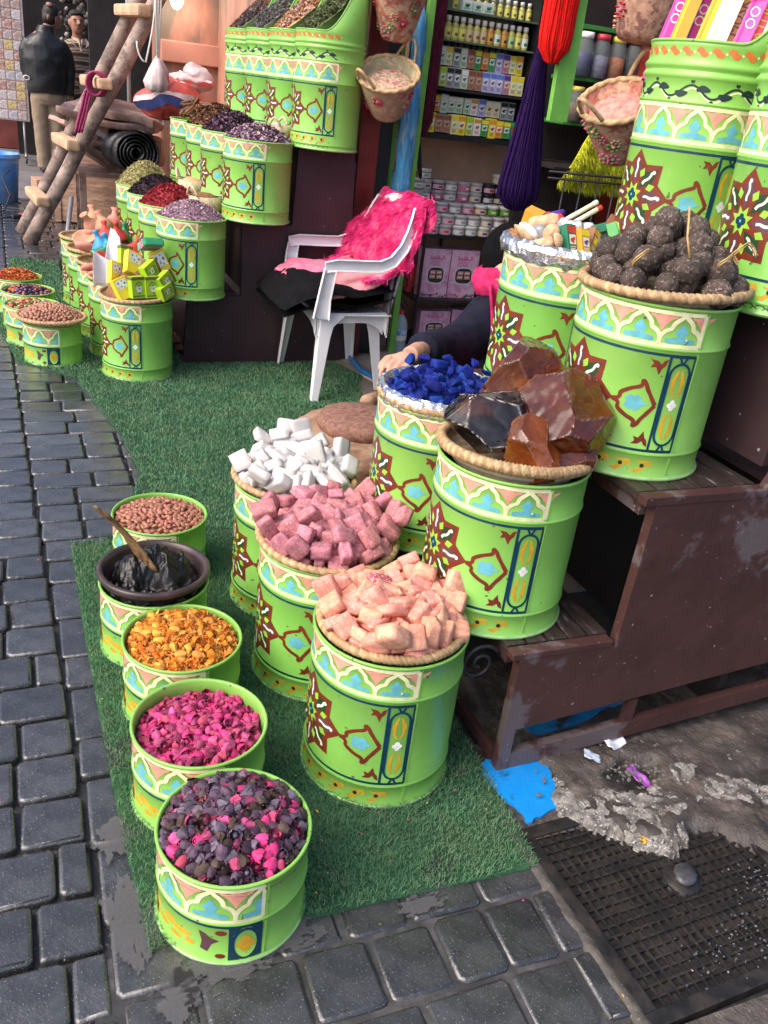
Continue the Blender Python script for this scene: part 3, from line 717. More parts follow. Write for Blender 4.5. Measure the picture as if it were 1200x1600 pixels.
def tall_decor(R=.16):
    peaks = [(i + .5) * PITCH_A for i in range(-3, 3)]; E = .2455
    A = arch_band(.294, .363, peaks, PITCH_A, (-E, E))
    D = Decal(); E2 = .249
    for z in (.274, .068): D.stroke([(-E2 + 2 * E2 * i / 40, z) for i in range(41)], .0055, NAVY, 0)
    star(D, 0, .168, .104)
    for s in (1, -1):
        Q = Decal(); leaf(Q, .100, .187, .167, .058); panel(Q, .1955, .2475, .069, .271); corner_fleur(Q, .180, .253, .022, 1, 1); corner_fleur(Q, .180, .088, .022, 1, -1)
        for pts, m_, lay in Q.p: D.p.append((pts if s == 1 else mir(pts, 0), m_, lay))
    Vn = Decal(); zc = .394; per = .095
    pts = [(-.24 + .48 * i / 72, zc + .012 * math.cos((-.24 + .48 * i / 72) * 2 * PI / per)) for i in range(73)]
    Vn.stroke(pts, .0042, INK, 1)
    Vn.stroke([(x + .004, z - .006) for x, z in pts], .004, CREAM, 0)
    for i in range(-5, 5):
        x = (i + .5) * per / 2; sg = 1 if i % 2 == 0 else -1
        Vn.poly(smooth([(x - .016, zc + sg * .001), (x - .006, zc + sg * .013), (x + .006, zc + sg * .013), (x + .021, zc + sg * .003), (x + .006, zc - sg * .001)], 1), INK, 2)
        Vn.disc(i * per / 2, zc + (.02 if i % 2 == 0 else -.02), .0048, INK, 2)
    Rb = Decal()
    for i in range(-7, 8):
        x = i * .0335
        Rb.poly([(x - .0155, .472), (x - .009, .480), (x, .478), (x + .008, .471), (x + .0155, .468), (x + .009, .460), (x, .461), (x - .008, .468)], RIBBON, 0); Rb.disc(x + .0167, .469, .0026, CREAM, 1)
    Ch = lower_border(.03, .062, (-.23, .215))
    for i in range(-9, 10):
        x = i * .024; Ch.stroke([(x - .011, .016), (x - .004, .021), (x + .004, .021), (x + .011, .016), (x + .004, .011), (x - .004, .011)], .0028, INK, 0, closed=True)
    return [('arch_frieze', A.build(R)), ('medallion_painting', D.build(R)), ('vine_border', Vn.build(R)), ('ribbon_border', Rb.build(R)), ('scroll_border', Ch.build(R))]

def bead(z, R, h=.0030, w=.0035): return [(R, z - w * 1.4), (R + h * .6, z - w * .7), (R + h, z), (R + h * .6, z + w * .7), (R, z + w * 1.4)]
def drum_protos():
    Pr = {}
    # large
    R, H = .16, .362
    prof = [(R + .004, 0), (R + .006, .004), (R + .004, .009), (R + .0005, .012)] + bead(.0575, R) + bead(.279, R) + [(R, H - .008), (R + .003, H - .006), (R + .0042, H - .003), (R + .003, H), (R - .001, H), (R - .003, H - .004), (R - .004, H - .02), (R - .004, .05), (.0005, .05)]
    g = G(); g.lathe(prof, 96)
    body = g.mesh('body', [m_green]);
    g = G(); g.lathe([(R + .0012, .0), (R + .0065, .002), (R + .0072, .005), (R + .0052, .0085), (R + .002, .0085)], 96); brim = g.mesh('base_rim', [M('galvanised', (.30, .50, .20), .35, .2, 40, metal=.2)])
    g = G()
    g.box((0, -(R + .0006), .17), (.003, .0018, .205)); g.box((0, -(R + .0006), .318), (.003, .0018, .07)); g.box((0, -(R + .0006), .033), (.003, .0018, .038)); seam = g.mesh('seam', [m_green])
    g = G(); g.ell((-.035, -math.sqrt(R * R - .035 ** 2) - .0006, .30), .0032, 8, 5); rv = g.mesh('rivet', [M('rivet', (.3, .42, .25), .35, .1, 50)])
    Pr['L'] = (H, [('body', body), ('base_rim', brim), ('seam', seam), ('rivet', rv)] + large_decor())
    R, H = .13, .188
    prof = [(R + .003, 0), (R + .005, .004), (R + .003, .008), (R + .0003, .010)] + bead(.0965, R, .0026, .003) + [(R, H - .008), (R + .003, H - .006), (R + .0042, H - .003), (R + .003, H), (R - .001, H), (R - .003, H - .004), (R - .004, H - .02), (R - .004, .05), (.0005, .05)]
    g = G(); g.lathe(prof, 96); body = g.mesh('body', [m_green])
    g = G(); g.lathe([(R + .001, .0), (R + .0055, .002), (R + .0062, .005), (R + .0045, .0075), (R + .002, .0075)], 96); brim = g.mesh('base_rim', [MATS['galvanised']])
    g = G(); q = R_(-76); 
    for z, h in ((.05, .078), (.14, .074)): g.box(((R + .0006) * math.cos(q), (R + .0006) * math.sin(q), z), (.0018, .003, h), 0, (0, 0, q))
    seam = g.mesh('seam', [m_green])
    Pr['S'] = (H, [('body', body), ('base_rim', brim), ('seam', seam)] + small_decor())
    # tall, scoop-cut top
    R, H = .16, .49
    def cut(a):
        d = abs((a - PI + PI) % (2 * PI) - PI); t = max(0, min(1, (d - R_(62)) / R_(95))); return H + .36 * (t * t * (3 - 2 * t))
    prof = [(R + .004, 0), (R + .006, .004), (R + .004, .009), (R + .0005, .012)] + bead(.0245, R, .0022, .003) + bead(.285, R) + bead(.372, R, .0025, .003) + bead(.424, R, .006, .007) + bead(.444, R, .006, .007) + [(R, .46), (R, .48), (R + .0035, 9), (R - .002, 9), (R - .004, .43), (.0005, .43)]
    g = G(); g.lathe(prof, 96, 0, fn=lambda j, a, r, z: (r, cut(a)) if z == 9 else (r, z)); body = g.mesh('body', [m_green])
    pts = [((R + .001) * math.cos(2 * PI * i / 120), (R + .001) * math.sin(2 * PI * i / 120), cut(2 * PI * i / 120)) for i in range(120)]
    g = G(); g.tube(pts, .0035, 6, 0, True); rimw = g.mesh('rim', [m_green])
    g = G(); g.box((0, -(R + .0006), .17), (.003, .0018, .22)); seam = g.mesh('seam', [m_green])
    Pr['T'] = (H, [('body', body), ('base_rim', Pr['L'][1][1][1]), ('rim', rimw), ('seam', seam)] + tall_decor())
    return Pr
PROTO = drum_protos()
def drum(kind, x, y, z, label, group):
    t = thing('spice_drum', label, 'drum', (x, y, z), (0, 0, U(-.03, .03)), group)
    for n, me in PROTO[kind][1]: link(n, me, t)
    return t

# ---- woven basket trays
m_straw = M('straw', (.50, .34, .17), .6, .25, 60, bump=.5, bscale=180, col2=(.36, .22, .11), mscale=22, mlo=.5, mhi=.62)
m_straw3 = M('straw_dark', (.36, .23, .115), .65, .25, 60, bump=.5, bscale=180)
m_straw2 = M('straw_pale', (.56, .44, .29), .65, .2, 60, bump=.4, bscale=180)
def rope_ring(g, R, z, r, twists, mi=0, nseg=300, tilt=0.0, strands=2, fine=.0):
    vs = []; n = 10
    for i in range(nseg):
        a = 2 * PI * i / nseg
        for k in range(n):
            q = 2 * PI * k / n
            rr = r * (.74 + .34 * abs(math.sin((q + a * twists) * strands / 2)) + .05 * n1((math.cos(a) * 8, math.sin(a) * 8, k), 2))
            vs.append(((R + rr * math.cos(q)) * math.cos(a), (R + rr * math.cos(q)) * math.sin(a), z + rr * math.sin(q)))
    fs = [(i * n + k, ((i + 1) % nseg) * n + k, ((i + 1) % nseg) * n + (k + 1) % n, i * n + (k + 1) % n) for i in range(nseg) for k in range(n)]
    o = len(g.v); g.v.extend(vs)
    for i in range(nseg):
        for k in range(n):
            a = 2 * PI * i / nseg; q = 2 * PI * (k + .5) / n
            g.f.append(tuple(o + t for t in fs[i * n + k])); g.m.append(int((q + a * twists) / PI) % 2); g.s.append(True)
def basket(x, y, z, R, label, tiltx=0, tilty=0, rr=.0095, depth=.036, group='woven tray baskets on drums', mats=None, tw=46):
    t = thing('tray_basket', label, 'basket', (x, y, z), (tiltx, tilty, U(0, 6)), group)
    ms = mats or m_straw
    g = G(); rope_ring(g, R, .004, rr, tw); g.obj('rim', [ms, m_straw3], t)
    prof = [(R - .002, -.002)]
    for i in range(60):
        s_ = i / 59; r = (R - .004) * (1 - s_ * .985); zz = -depth * min(1, s_ / .28) ** .8 if s_ < .28 else -depth
        prof.append((r, zz + .0022 * math.cos(i * 2 * PI / 4)))
    g = G(); g.lathe(prof, 64); b = g.obj('woven_bowl', MATS['straw_pale'] if mats is None else ms, t)
    return t
HEAPS = json.loads("""{"white":[[120,-49,7,74,-43,-6,-51,52,42,28],[-60,-95,3,39,31,13,-86,57,42,29],[59,109,-1,41,-39,-14,-82,42,37,29],[127,-27,19,76,-22,37,48,52,44,21],[65,22,42,89,18,38,17,50,34,25],[-122,-12,3,99,2,-9,9,51,30,22],[27,99,24,54,34,13,-76,46,45,28],[46,-62,26,90,31,14,27,45,43,21],[19,-118,-9,95,31,1,5,52,32,20],[-27,-80,27,37,87,-22,-22,56,33,22],[104,7,27,30,84,-7,44,58,44,23],[-118,64,-2,34,-31,-88,-9,45,45,27],[138,21,11,32,-49,-11,81,57,44,23],[-32,-119,2,53,-2,77,-37,48,33,21],[-70,117,11,69,-37,-47,-42,43,35,26],[96,70,-5,16,-46,-83,26,42,41,23],[-106,-72,4,15,44,-9,-88,47,43,25],[74,-89,-2,29,-43,-84,-17,47,38,27],[18,60,39,47,-29,-24,-80,43,46,20],[-102,28,31,32,-49,29,-76,54,44,20],[121,56,52,13,-46,-33,81,55,36,26],[74,59,17,37,-80,42,-21,42,31,22],[28,83,53,14,19,90,37,57,33,28],[-8,-141,31,90,14,41,1,57,45,23],[118,-86,38,37,13,34,-86,48,38,28],[-68,80,6,94,-27,-21,7,43,35,26],[-126,-86,44,58,-47,5,-66,57,35,29],[-138,16,23,51,-85,-5,-15,45,31,21],[-40,38,53,4,-91,23,34,53,46,22],[-83,-115,35,68,55,-1,49,43,46,25],[-76,-37,22,88,25,-23,-32,48,34,26],[-9,-72,43,26,21,38,86,55,37,24],[-131,73,48,8,-32,-43,84,43,45,20],[133,72,30,49,5,82,29,50,43,21],[-23,113,-5,94,-34,-3,9,44,44,23],[-80,45,45,20,-53,21,-80,58,37,25],[86,116,29,82,38,5,-44,54,38,23],[36,-127,28,40,54,-43,-60,58,45,26],[-58,-125,46,51,-77,-37,13,50,35,21],[-24,133,28,53,-47,-7,70,46,43,29],[25,138,9,36,29,42,-78,48,41,23],[43,129,61,22,18,89,36,47,45,26],[93,95,59,2,9,90,-42,55,40,28],[-141,-22,39,34,72,51,-32,48,40,27],[154,-9,52,22,-47,70,49,57,38,25],[-77,-3,47,19,44,-81,35,50,41,27],[87,55,54,48,-3,31,82,54,30,22],[111,123,83,3,-4,-52,85,53,40,20],[-163,-52,64,34,78,-35,-39,50,34,21],[23,105,74,37,88,-29,-1,44,35,22],[20,16,59,30,36,12,-87,48,40,26],[2,155,60,12,49,-82,-28,46,44,20],[2,-33,47,57,71,-26,-33,48,34,24],[84,155,74,9,27,83,48,44,43,24],[-92,-60,45,40,-82,40,-9,51,35,26],[44,-27,71,10,-65,-36,-66,57,43,24]],"pink":[[-109,-32,-2,15,34,5,-93,50,31,26],[63,26,37,8,-32,-11,-94,43,37,28],[-126,42,-7,58,-18,27,-75,49,39,23],[-81,-66,3,82,32,-11,-46,41,36,22],[104,49,-6,52,20,28,78,42,43,21],[12,-82,22,34,-93,-15,-1,49,35,23],[137,7,-4,2,-94,5,-33,42,31,24],[43,-137,33,47,64,-26,-55,40,36,23],[-82,99,5,67,-5,-44,59,51,43,24],[-43,57,31,80,-10,-32,-50,47,43,23],[81,-106,-8,21,11,-31,-92,39,33,22],[39,-111,1,42,68,-18,-57,47,35,23],[2,-131,2,87,34,-30,-18,47,36,27],[124,-51,2,40,-42,3,82,43,42,28],[-58,-27,46,39,-67,28,57,45,40,29],[103,-8,17,72,56,3,-42,48,41,28],[7,-48,52,60,-14,3,79,51,41,29],[87,102,-4,88,14,-28,37,42,39,26],[83,-67,17,9,-66,-63,40,43,36,22],[-49,-109,-7,91,33,-10,-23,51,35,24],[-41,123,-6,17,-4,31,-93,51,33,29],[-136,-44,7,55,-20,-28,76,40,30,23],[-78,76,51,68,-20,-64,30,43,43,28],[-87,-112,14,84,-42,7,-34,49,36,25],[133,47,15,58,9,4,81,41,42,24],[-36,18,52,30,35,-13,88,42,39,21],[-7,-2,57,32,-19,62,-69,42,43,21],[-38,-89,24,33,-73,-13,58,44,34,23],[94,70,27,83,-6,30,46,41,33,25],[122,-83,37,63,-5,61,47,43,35,27],[-67,-104,49,26,-49,80,23,44,41,21],[-83,-71,30,76,3,-34,56,45,42,23],[2,-105,38,16,12,-37,91,49,39,24],[-92,37,19,89,14,-40,-13,52,35,24],[69,-96,46,83,34,-23,39,47,34,28],[25,107,10,88,-6,32,35,46,38,25],[-38,104,26,34,-73,38,46,44,36,25],[57,-62,37,18,38,-20,-88,39,32,29],[55,-18,46,67,73,12,-2,40,43,26],[-75,14,47,16,38,-12,90,51,31,23],[58,122,12,45,-33,-2,-83,49,30,21],[-128,-3,4,70,71,4,-2,43,32,21],[-1,-143,45,64,31,21,-67,47,31,29],[151,17,48,47,65,-40,44,47,31,28],[-137,-5,37,69,-1,7,72,41,37,25],[2,89,29,73,9,-44,52,40,37,21],[-39,-137,11,3,14,91,39,40,37,21],[6,141,11,88,24,-34,21,40,32,22],[-136,-58,40,65,69,-3,30,39,33,23],[-116,89,23,57,57,6,59,47,42,28],[141,-32,43,7,-20,90,-38,40,31,27],[-92,127,51,57,2,-72,41,47,33,23],[75,-150,61,33,-37,33,81,42,36,24],[-59,41,77,6,-65,-52,56,46,37,23],[100,43,54,33,-83,-29,-34,49,44,22],[98,-44,49,46,46,74,18,48,40,26],[-96,-18,43,42,37,-58,-59,38,38,22],[55,72,27,60,16,-60,-50,41,38,26],[81,120,38,94,-9,15,-30,47,40,26],[-114,39,52,55,15,82,-4,45,31,27],[-48,149,70,1,81,-56,16,50,42,25],[-35,144,36,66,0,-73,18,44,34,22],[26,-169,68,15,38,-77,49,51,38,24],[-31,-62,57,38,-44,-29,76,44,40,24],[-149,49,42,49,16,-81,-29,45,43,22],[152,-69,63,38,-46,-2,80,49,40,27],[39,154,46,86,50,-13,-1,44,36,23],[109,-124,65,71,5,56,42,45,34,22],[79,79,66,42,-5,7,-91,45,33,24],[-108,-48,66,82,36,6,-45,46,34,22],[112,3,56,34,10,-93,11,48,34,22]],"orange":[[84,60,-6,89,-13,34,28,51,41,24],[96,-55,-7,80,30,20,48,49,40,28],[-25,111,2,63,-2,2,78,44,41,30],[62,-100,0,74,16,48,45,49,38,23],[-92,-51,-5,35,-36,86,7,47,37,28],[91,82,10,35,34,-87,10,49,39,23],[107,91,49,14,-53,46,70,49,39,23],[121,-2,-9,26,-67,64,-27,52,40,23],[-31,-96,-2,76,35,11,-55,50,39,26],[-29,-129,31,40,80,-38,24,49,38,24],[52,98,-5,59,18,-69,-38,42,34,28],[13,-105,13,20,53,-79,-22,51,38,28],[47,50,26,30,-31,-18,-88,45,36,25],[-63,86,-3,46,-71,8,-53,52,33,26],[65,-60,20,85,-15,-38,-33,43,41,25],[-119,31,-7,92,6,37,-8,45,37,26],[-89,-22,30,28,31,-90,14,51,37,29],[25,108,-5,63,21,-65,-37,42,36,23],[89,-4,8,1,36,-2,93,43,35,25],[-79,37,9,82,-29,-21,44,48,34,25],[-85,-85,11,75,44,-15,47,43,38,27],[-118,-11,-2,32,-21,-65,-65,47,39,28],[-18,-25,39,46,10,4,-88,40,41,27],[-68,-108,38,89,-42,-5,18,47,38,26],[105,32,22,2,35,11,93,43,38,22],[45,-109,41,8,94,-15,29,47,39,26],[-68,119,27,4,30,-48,83,41,37,24],[-12,-159,75,44,82,31,-20,41,38,29],[3,-73,42,88,-26,-27,28,45,42,28],[125,-24,27,2,37,-1,-93,47,34,22],[52,-48,39,13,83,-38,38,46,39,24],[-54,-134,65,77,-29,-45,35,47,41,25],[-62,2,47,2,11,21,97,43,42,28],[18,5,51,22,25,-58,-75,45,37,26],[-112,62,40,23,-35,7,90,46,35,24],[18,-144,47,75,-55,16,33,42,37,23],[51,74,41,32,-31,-19,-88,40,34,23],[95,-89,42,36,-27,-88,14,47,34,22],[-118,22,42,60,36,-63,34,46,37,28],[69,112,40,45,-30,-14,-83,40,43,24],[75,-123,59,84,26,37,30,41,38,23],[-56,-61,30,80,-34,30,39,49,36,23],[-93,56,25,13,-34,11,92,41,40,24],[10,44,54,3,-50,57,65,51,38,29],[91,-15,44,18,49,-80,-31,51,39,25],[-20,75,34,67,0,0,74,41,40,30],[118,45,44,95,-15,24,-14,48,33,22],[35,-16,41,59,71,32,22,41,35,22],[16,-102,63,28,36,-30,84,41,40,29],[-99,110,56,46,-63,-62,-3,51,42,30],[11,130,27,2,36,-21,-91,40,36,27]],"blue":[[44,-105,1,92,36,-15,7,42,39,27],[-110,11,-5,62,28,-29,-67,38,37,25],[-2,-85,12,49,20,28,-80,37,26,24],[54,98,-2,78,-22,36,46,42,39,30],[-83,-85,-4,28,-6,-44,85,43,30,29],[-4,-127,1,64,-30,-68,19,28,26,24],[-15,105,-4,63,-28,19,70,43,26,25],[-66,91,-8,28,13,-40,-86,49,30,22],[-13,-109,31,72,-31,-60,17,33,29,30],[-68,-53,15,85,9,-33,40,37,39,29],[-116,-37,-1,42,2,-46,78,42,28,30],[-75,4,19,93,2,-34,-10,40,31,20],[108,26,-8,55,23,34,73,52,32,20],[-81,-80,30,34,-18,-40,83,39,26,25],[47,-19,35,28,-7,8,-95,39,29,27],[132,-1,12,8,67,-66,-33,48,24,23],[84,-61,-1,74,-1,34,-58,35,39,27],[-102,66,-9,8,-88,31,34,34,28,18],[19,113,7,37,55,-73,16,52,29,25],[-2,17,46,42,-50,-48,59,39,34,24],[89,-28,8,30,15,-93,-16,46,26,27],[-120,-55,26,40,-85,-28,-19,35,32,23],[118,-65,19,25,-48,11,83,37,36,24],[-102,-25,19,36,58,-71,-14,29,28,22],[-80,-67,55,35,-30,-14,-88,50,38,24],[-40,-25,33,87,-1,-10,49,28,36,22],[-73,68,17,31,-47,-81,-14,42,35,25],[48,-77,19,87,-42,-1,26,40,39,21],[45,121,24,53,-30,-11,-78,37,38,19],[-61,-127,31,85,-46,24,3,48,35,22],[-37,-80,18,12,-58,39,-71,35,36,29],[-45,-105,-5,58,12,-70,-39,31,32,24],[87,25,23,10,-37,55,74,42,37,17],[93,77,1,29,-55,78,6,34,37,27],[96,-57,35,69,-47,-17,53,44,24,26],[-128,-4,28,65,-41,-11,64,51,40,26],[93,0,17,61,65,43,-17,29,37,19],[76,50,25,50,-11,-71,-48,43,39,26],[-96,38,27,21,88,-30,-31,31,29,29],[-79,2,44,86,12,-32,-37,32,34,22],[-84,102,15,30,9,-62,-72,32,34,17],[51,76,21,7,-60,-72,-34,31,30,17],[21,-59,35,63,19,69,29,29,33,26],[-33,116,20,46,-20,25,-83,49,26,22],[-15,-56,44,48,44,-3,-76,36,34,23],[81,-10,45,43,26,30,81,51,30,17],[-51,56,42,22,77,45,40,40,39,24],[-59,-19,67,65,-55,43,29,43,28,24],[60,-53,41,58,-48,8,65,34,36,23],[-8,60,41,24,-12,88,40,31,28,21],[8,-142,38,6,15,-88,44,46,27,26],[0,76,22,90,42,-11,-3,30,26,24],[-50,-97,54,38,-10,19,-90,34,38,23],[41,65,32,35,-5,-33,87,36,37,16],[38,136,44,94,-28,13,-16,51,35,19],[68,-121,39,33,89,30,4,31,40,25],[99,-95,24,28,-48,22,80,48,26,25],[-151,11,44,41,48,-71,-31,37,28,21],[125,47,19,16,64,15,-74,43,30,21],[-140,-41,55,74,41,-8,-53,31,37,25],[-103,-24,60,47,29,13,82,47,31,28],[-31,71,14,64,-12,-32,-69,29,27,17],[18,-97,51,31,32,29,85,49,32,27],[-105,-96,38,11,-90,-35,-25,30,26,18],[146,-8,45,45,-32,81,-21,37,30,28],[-117,62,32,38,-78,-18,-47,32,28,20],[-58,-146,59,93,29,18,-12,40,25,29],[-86,53,58,17,-22,-77,-57,44,32,29],[-48,-54,63,87,-35,34,4,31,35,20],[54,32,44,13,-95,-13,-26,44,36,18],[32,-126,12,76,38,11,-52,33,24,19],[-60,128,36,36,-29,-80,-38,30,30,30],[21,66,60,75,-58,-29,-15,35,36,26],[22,10,40,46,46,60,46,36,26,17],[-25,10,87,11,-15,-98,4,50,32,29],[-61,104,48,81,37,34,-30,29,28,17],[29,37,68,68,67,12,26,38,25,20],[-118,-101,67,80,-43,-40,13,38,29,17],[-93,-118,61,22,18,-34,90,29,40,19],[46,11,76,34,-23,-87,-26,40,30,23],[-15,106,37,98,16,11,4,30,29,18],[-132,19,63,40,-41,22,-79,37,34,26],[41,-20,66,76,-60,23,-12,35,25,27],[67,-94,58,45,-77,-26,37,48,29,18],[-24,16,48,27,-70,18,-63,30,28,17],[-19,89,53,79,12,10,-58,29,35,17],[-112,99,42,8,56,-67,-48,33,29,21],[2,-25,48,64,66,-39,5,30,31,20],[-25,-24,76,30,-43,-55,-66,39,37,25],[76,-30,82,27,-15,28,-91,51,36,26],[109,-52,57,51,-27,20,-79,34,37,21],[-49,10,55,2,-61,-64,48,31,25,18],[-11,142,50,26,-17,-95,-9,30,36,24],[-22,-84,64,40,-46,-5,-79,29,25,18],[1,70,86,69,24,-21,-65,43,28,22],[38,-86,62,88,0,37,29,37,29,16],[101,74,48,82,18,53,13,45,31,29],[-107,25,69,87,-6,46,-13,47,26,20],[93,114,44,30,-91,3,-30,50,31,22],[-34,88,83,6,-71,17,-68,39,36,29],[-130,78,65,23,-28,-4,93,41,40,24],[-29,47,71,71,51,-49,0,30,37,22],[20,-47,78,21,-64,-60,-43,42,32,28],[64,38,80,31,31,54,72,37,27,20]]}""")
# ================================================================ NEAR DRUMS
GL = 'large painted drums of the near display'; GS = 'small painted drums in the front row'
m_core = {}
def dome_pts(n, R, h, seed, mind):
    rr = random.Random(seed); pts = []; tries = 0
    while len(pts) < n and tries < n * 60:
        tries += 1; a = rr.uniform(0, 2 * PI); r = R * math.sqrt(rr.random()); x, y = r * math.cos(a), r * math.sin(a)
        if all((x - p[0]) ** 2 + (y - p[1]) ** 2 > mind * mind for p in pts): pts.append((x, y, h * (1 - (r / R) ** 2)))
    return pts
def place_heap(key, x, y, z, make, name, label, cat, group, rot=0.0, gain=1.0, dark=None):
    rz = Matrix.Rotation(rot, 3, 'Z')
    for rec in HEAPS[key]:
        if key == 'blue' and math.hypot(rec[0], rec[1]) > 132: continue
        p = rz @ Vector((rec[0] / 1000, rec[1] / 1000, rec[2] / 1000)); q = rz.to_quaternion() @ Quaternion([c / 100 for c in rec[3:7]]).normalized(); d = [c / 1000 * gain for c in rec[7:10]]
        me = make(); o = link(name, me, None, (x + p.x, y + p.y, z + p.z), q, d); tag(o, label, cat, group)
def heap_core(name, label, cat, x, y, z, prof, mat, jit=.004, sc_=30):
    g = G(); g.lathe(prof, 48, 0, fn=lambda j, a, r, zz: (r, zz + jit * n1((r * math.cos(a), r * math.sin(a), x * 7), sc_)))
    o = g.obj(name, mat, None, (x, y, z)); stuff(o); return tag(o, label, cat)
def block_mesh(seed, mat, rnd_=.10, nz_=.015, sub=3):
    bm = bmesh.new(); bmesh.ops.create_cube(bm, size=1); bmesh.ops.subdivide_edges(bm, edges=bm.edges[:], cuts=sub, use_grid_fill=True)
    for v in bm.verts:
        c = v.co.copy(); q = Vector((max(-.5 + rnd_, min(.5 - rnd_, k)) for k in c)); d = c - q
        if d.length > 1e-6: c = q + d.normalized() * min(d.length, rnd_)
        nv = nvec(c, 1.6, seed * 3.7); c += nv * nz_ * 2 + nvec(c, 6, seed) * nz_ * .5
        v.co = c
    me = bpy.data.meshes.new('block'); bm.to_mesh(me); bm.free(); me.materials.append(mat)
    me.polygons.foreach_set('use_smooth', [True] * len(me.polygons)); return me
def rock_mesh(seed, mat, n=14, el=1.0):
    rr = random.Random(seed); bm = bmesh.new()
    for _ in range(n):
        v = Vector((rr.gauss(0, 1), rr.gauss(0, 1), rr.gauss(0, 1))).normalized()
        bm.verts.new(Vector((v.x, v.y, v.z)) * .56 * rr.uniform(.85, 1.08))
    r = bmesh.ops.convex_hull(bm, input=bm.verts[:]); bmesh.ops.delete(bm, geom=[e for e in r['geom_interior'] if isinstance(e, bmesh.types.BMVert)], context='VERTS')
    me = bpy.data.meshes.new('rock'); bm.to_mesh(me); bm.free(); me.materials.append(mat); return me
RS = .0

def musk(key, x, y, z, R, mat, nm, lab_basket, lab, cat, grp, tilt, rot, dark=None, dr=.055):
    basket(x, y, z + .372, R, lab_basket, *tilt)
    dk = 58
    pool = [block_mesh(i + hash(key) % 50 * 0 + len(key) * 11, mat, dr) for i in range(7)]
    dpool = [block_mesh(77, dark, dr)] if dark else None
    cnt = [0]
    def mk():
        cnt[0] += 1
        if dpool and cnt[0] == dk: return dpool[0]
        return rnd.choice(pool)
    place_heap(key, x, y, z + .372, mk, nm, lab, cat, grp, rot, 1.12)
    for i in range(40):
        a = 2.4 * i; r = .132 * math.sqrt((i + .5) / 40); zz = z + .372 + .060 * (1 - (r / .14) ** 2) + U(-.004, .008)
        o = link(nm, mk(), None, (x + r * math.cos(a), y + r * math.sin(a), zz), Euler((U(-.7, .7), U(-.7, .7), U(0, 6))).to_quaternion(), tuple(q * (U(.8, 1.12) if i % 5 else U(.35, .6)) for q in (U(.045, .06), U(.036, .048), U(.022, .032)))); tag(o, lab if not (dpool and o.data == dpool[0]) else 'single dark red speckled block among the salmon ones', cat, grp)
    g = G()
    for _ in range(170):
        a = U(0, 6.28); r = .145 * math.sqrt(U(.1, 1)); q = U(.0025, .008); g.ell((x + r * math.cos(a), y + r * math.sin(a), z + .372 + .058 * (1 - (r / .145) ** 2) + .004 - (.014 if r > .12 else 0)), (q, q * .8, q * .7), 5, 4, 0, (0, 0, U(0, 3)), .35, False)
    tag(stuff(g.obj('musk_crumbs', mat)), 'crumbs and dust between the ' + grp, 'crumbs')
    heap_core(nm + '_bed', 'lower layer of blocks under the ' + grp, 'heap', x, y, z + .372,
              [(R - .03, -.028), (.115, -.012), (.08, .02), (.045, .045), (.0005, .055)], mat, .010, 40)
m_white = M('white_musk', (.56, .53, .515), usz=0.045, rough=.75, var=.06, scale=14, bump=.35, bscale=120, rvar=.05, sss=.1)
m_pinkm = M('pink_musk', (.46, .165, .19), usz=0.045, rough=.85, var=.3, scale=70, bump=.5, bscale=160, rvar=.16, hvar=.012, speck=(.56, .30, .34), sscale=260, sthr=.61)
m_orm = M('orange_musk', (.70, .30, .205), usz=0.045, rough=.85, var=.2, scale=60, bump=.5, bscale=150, rvar=.10, hvar=.012, speck=(.76, .42, .34), sscale=240, sthr=.62)
m_redm = M('red_musk', (.42, .08, .09), usz=0.045, rough=.85, var=.3, scale=90, bump=.5, bscale=160, speck=(.75, .45, .48), sscale=200, sthr=.56)

drum('L', .641, 2.044, 0, 'large painted green drum holding the basket of white blocks', GL)
musk('white', .641, 2.044, 0, .164, m_white, 'musk_block', 'flat straw basket full of white blocks', 'white chalky musk block heaped in the straw basket at the back of the ground row', 'musk block', 'white musk blocks in the basket', (.02, -.02), .4)
drum('L', .626, 1.700, 0, 'large painted green drum holding the basket of mauve pink blocks', GL)
musk('pink', .626, 1.700, 0, .164, m_pinkm, 'musk_block', 'flat straw basket full of mauve pink blocks', 'mauve pink frosted musk block heaped in the middle straw basket of the ground row', 'musk block', 'mauve musk blocks in the basket', (.03, -.03), 1.1)
drum('L', .654, 1.346, 0, 'large painted green drum nearest the camera holding the salmon orange blocks', GL)
musk('orange', .654, 1.346, -.004, .150, m_orm, 'musk_block', 'straw basket sunk in the drum rim full of salmon orange blocks', 'salmon orange rough musk block heaped in the basket of the nearest large drum', 'musk block', 'salmon musk blocks in the basket', (0, 0), 2.0, m_redm, .06)

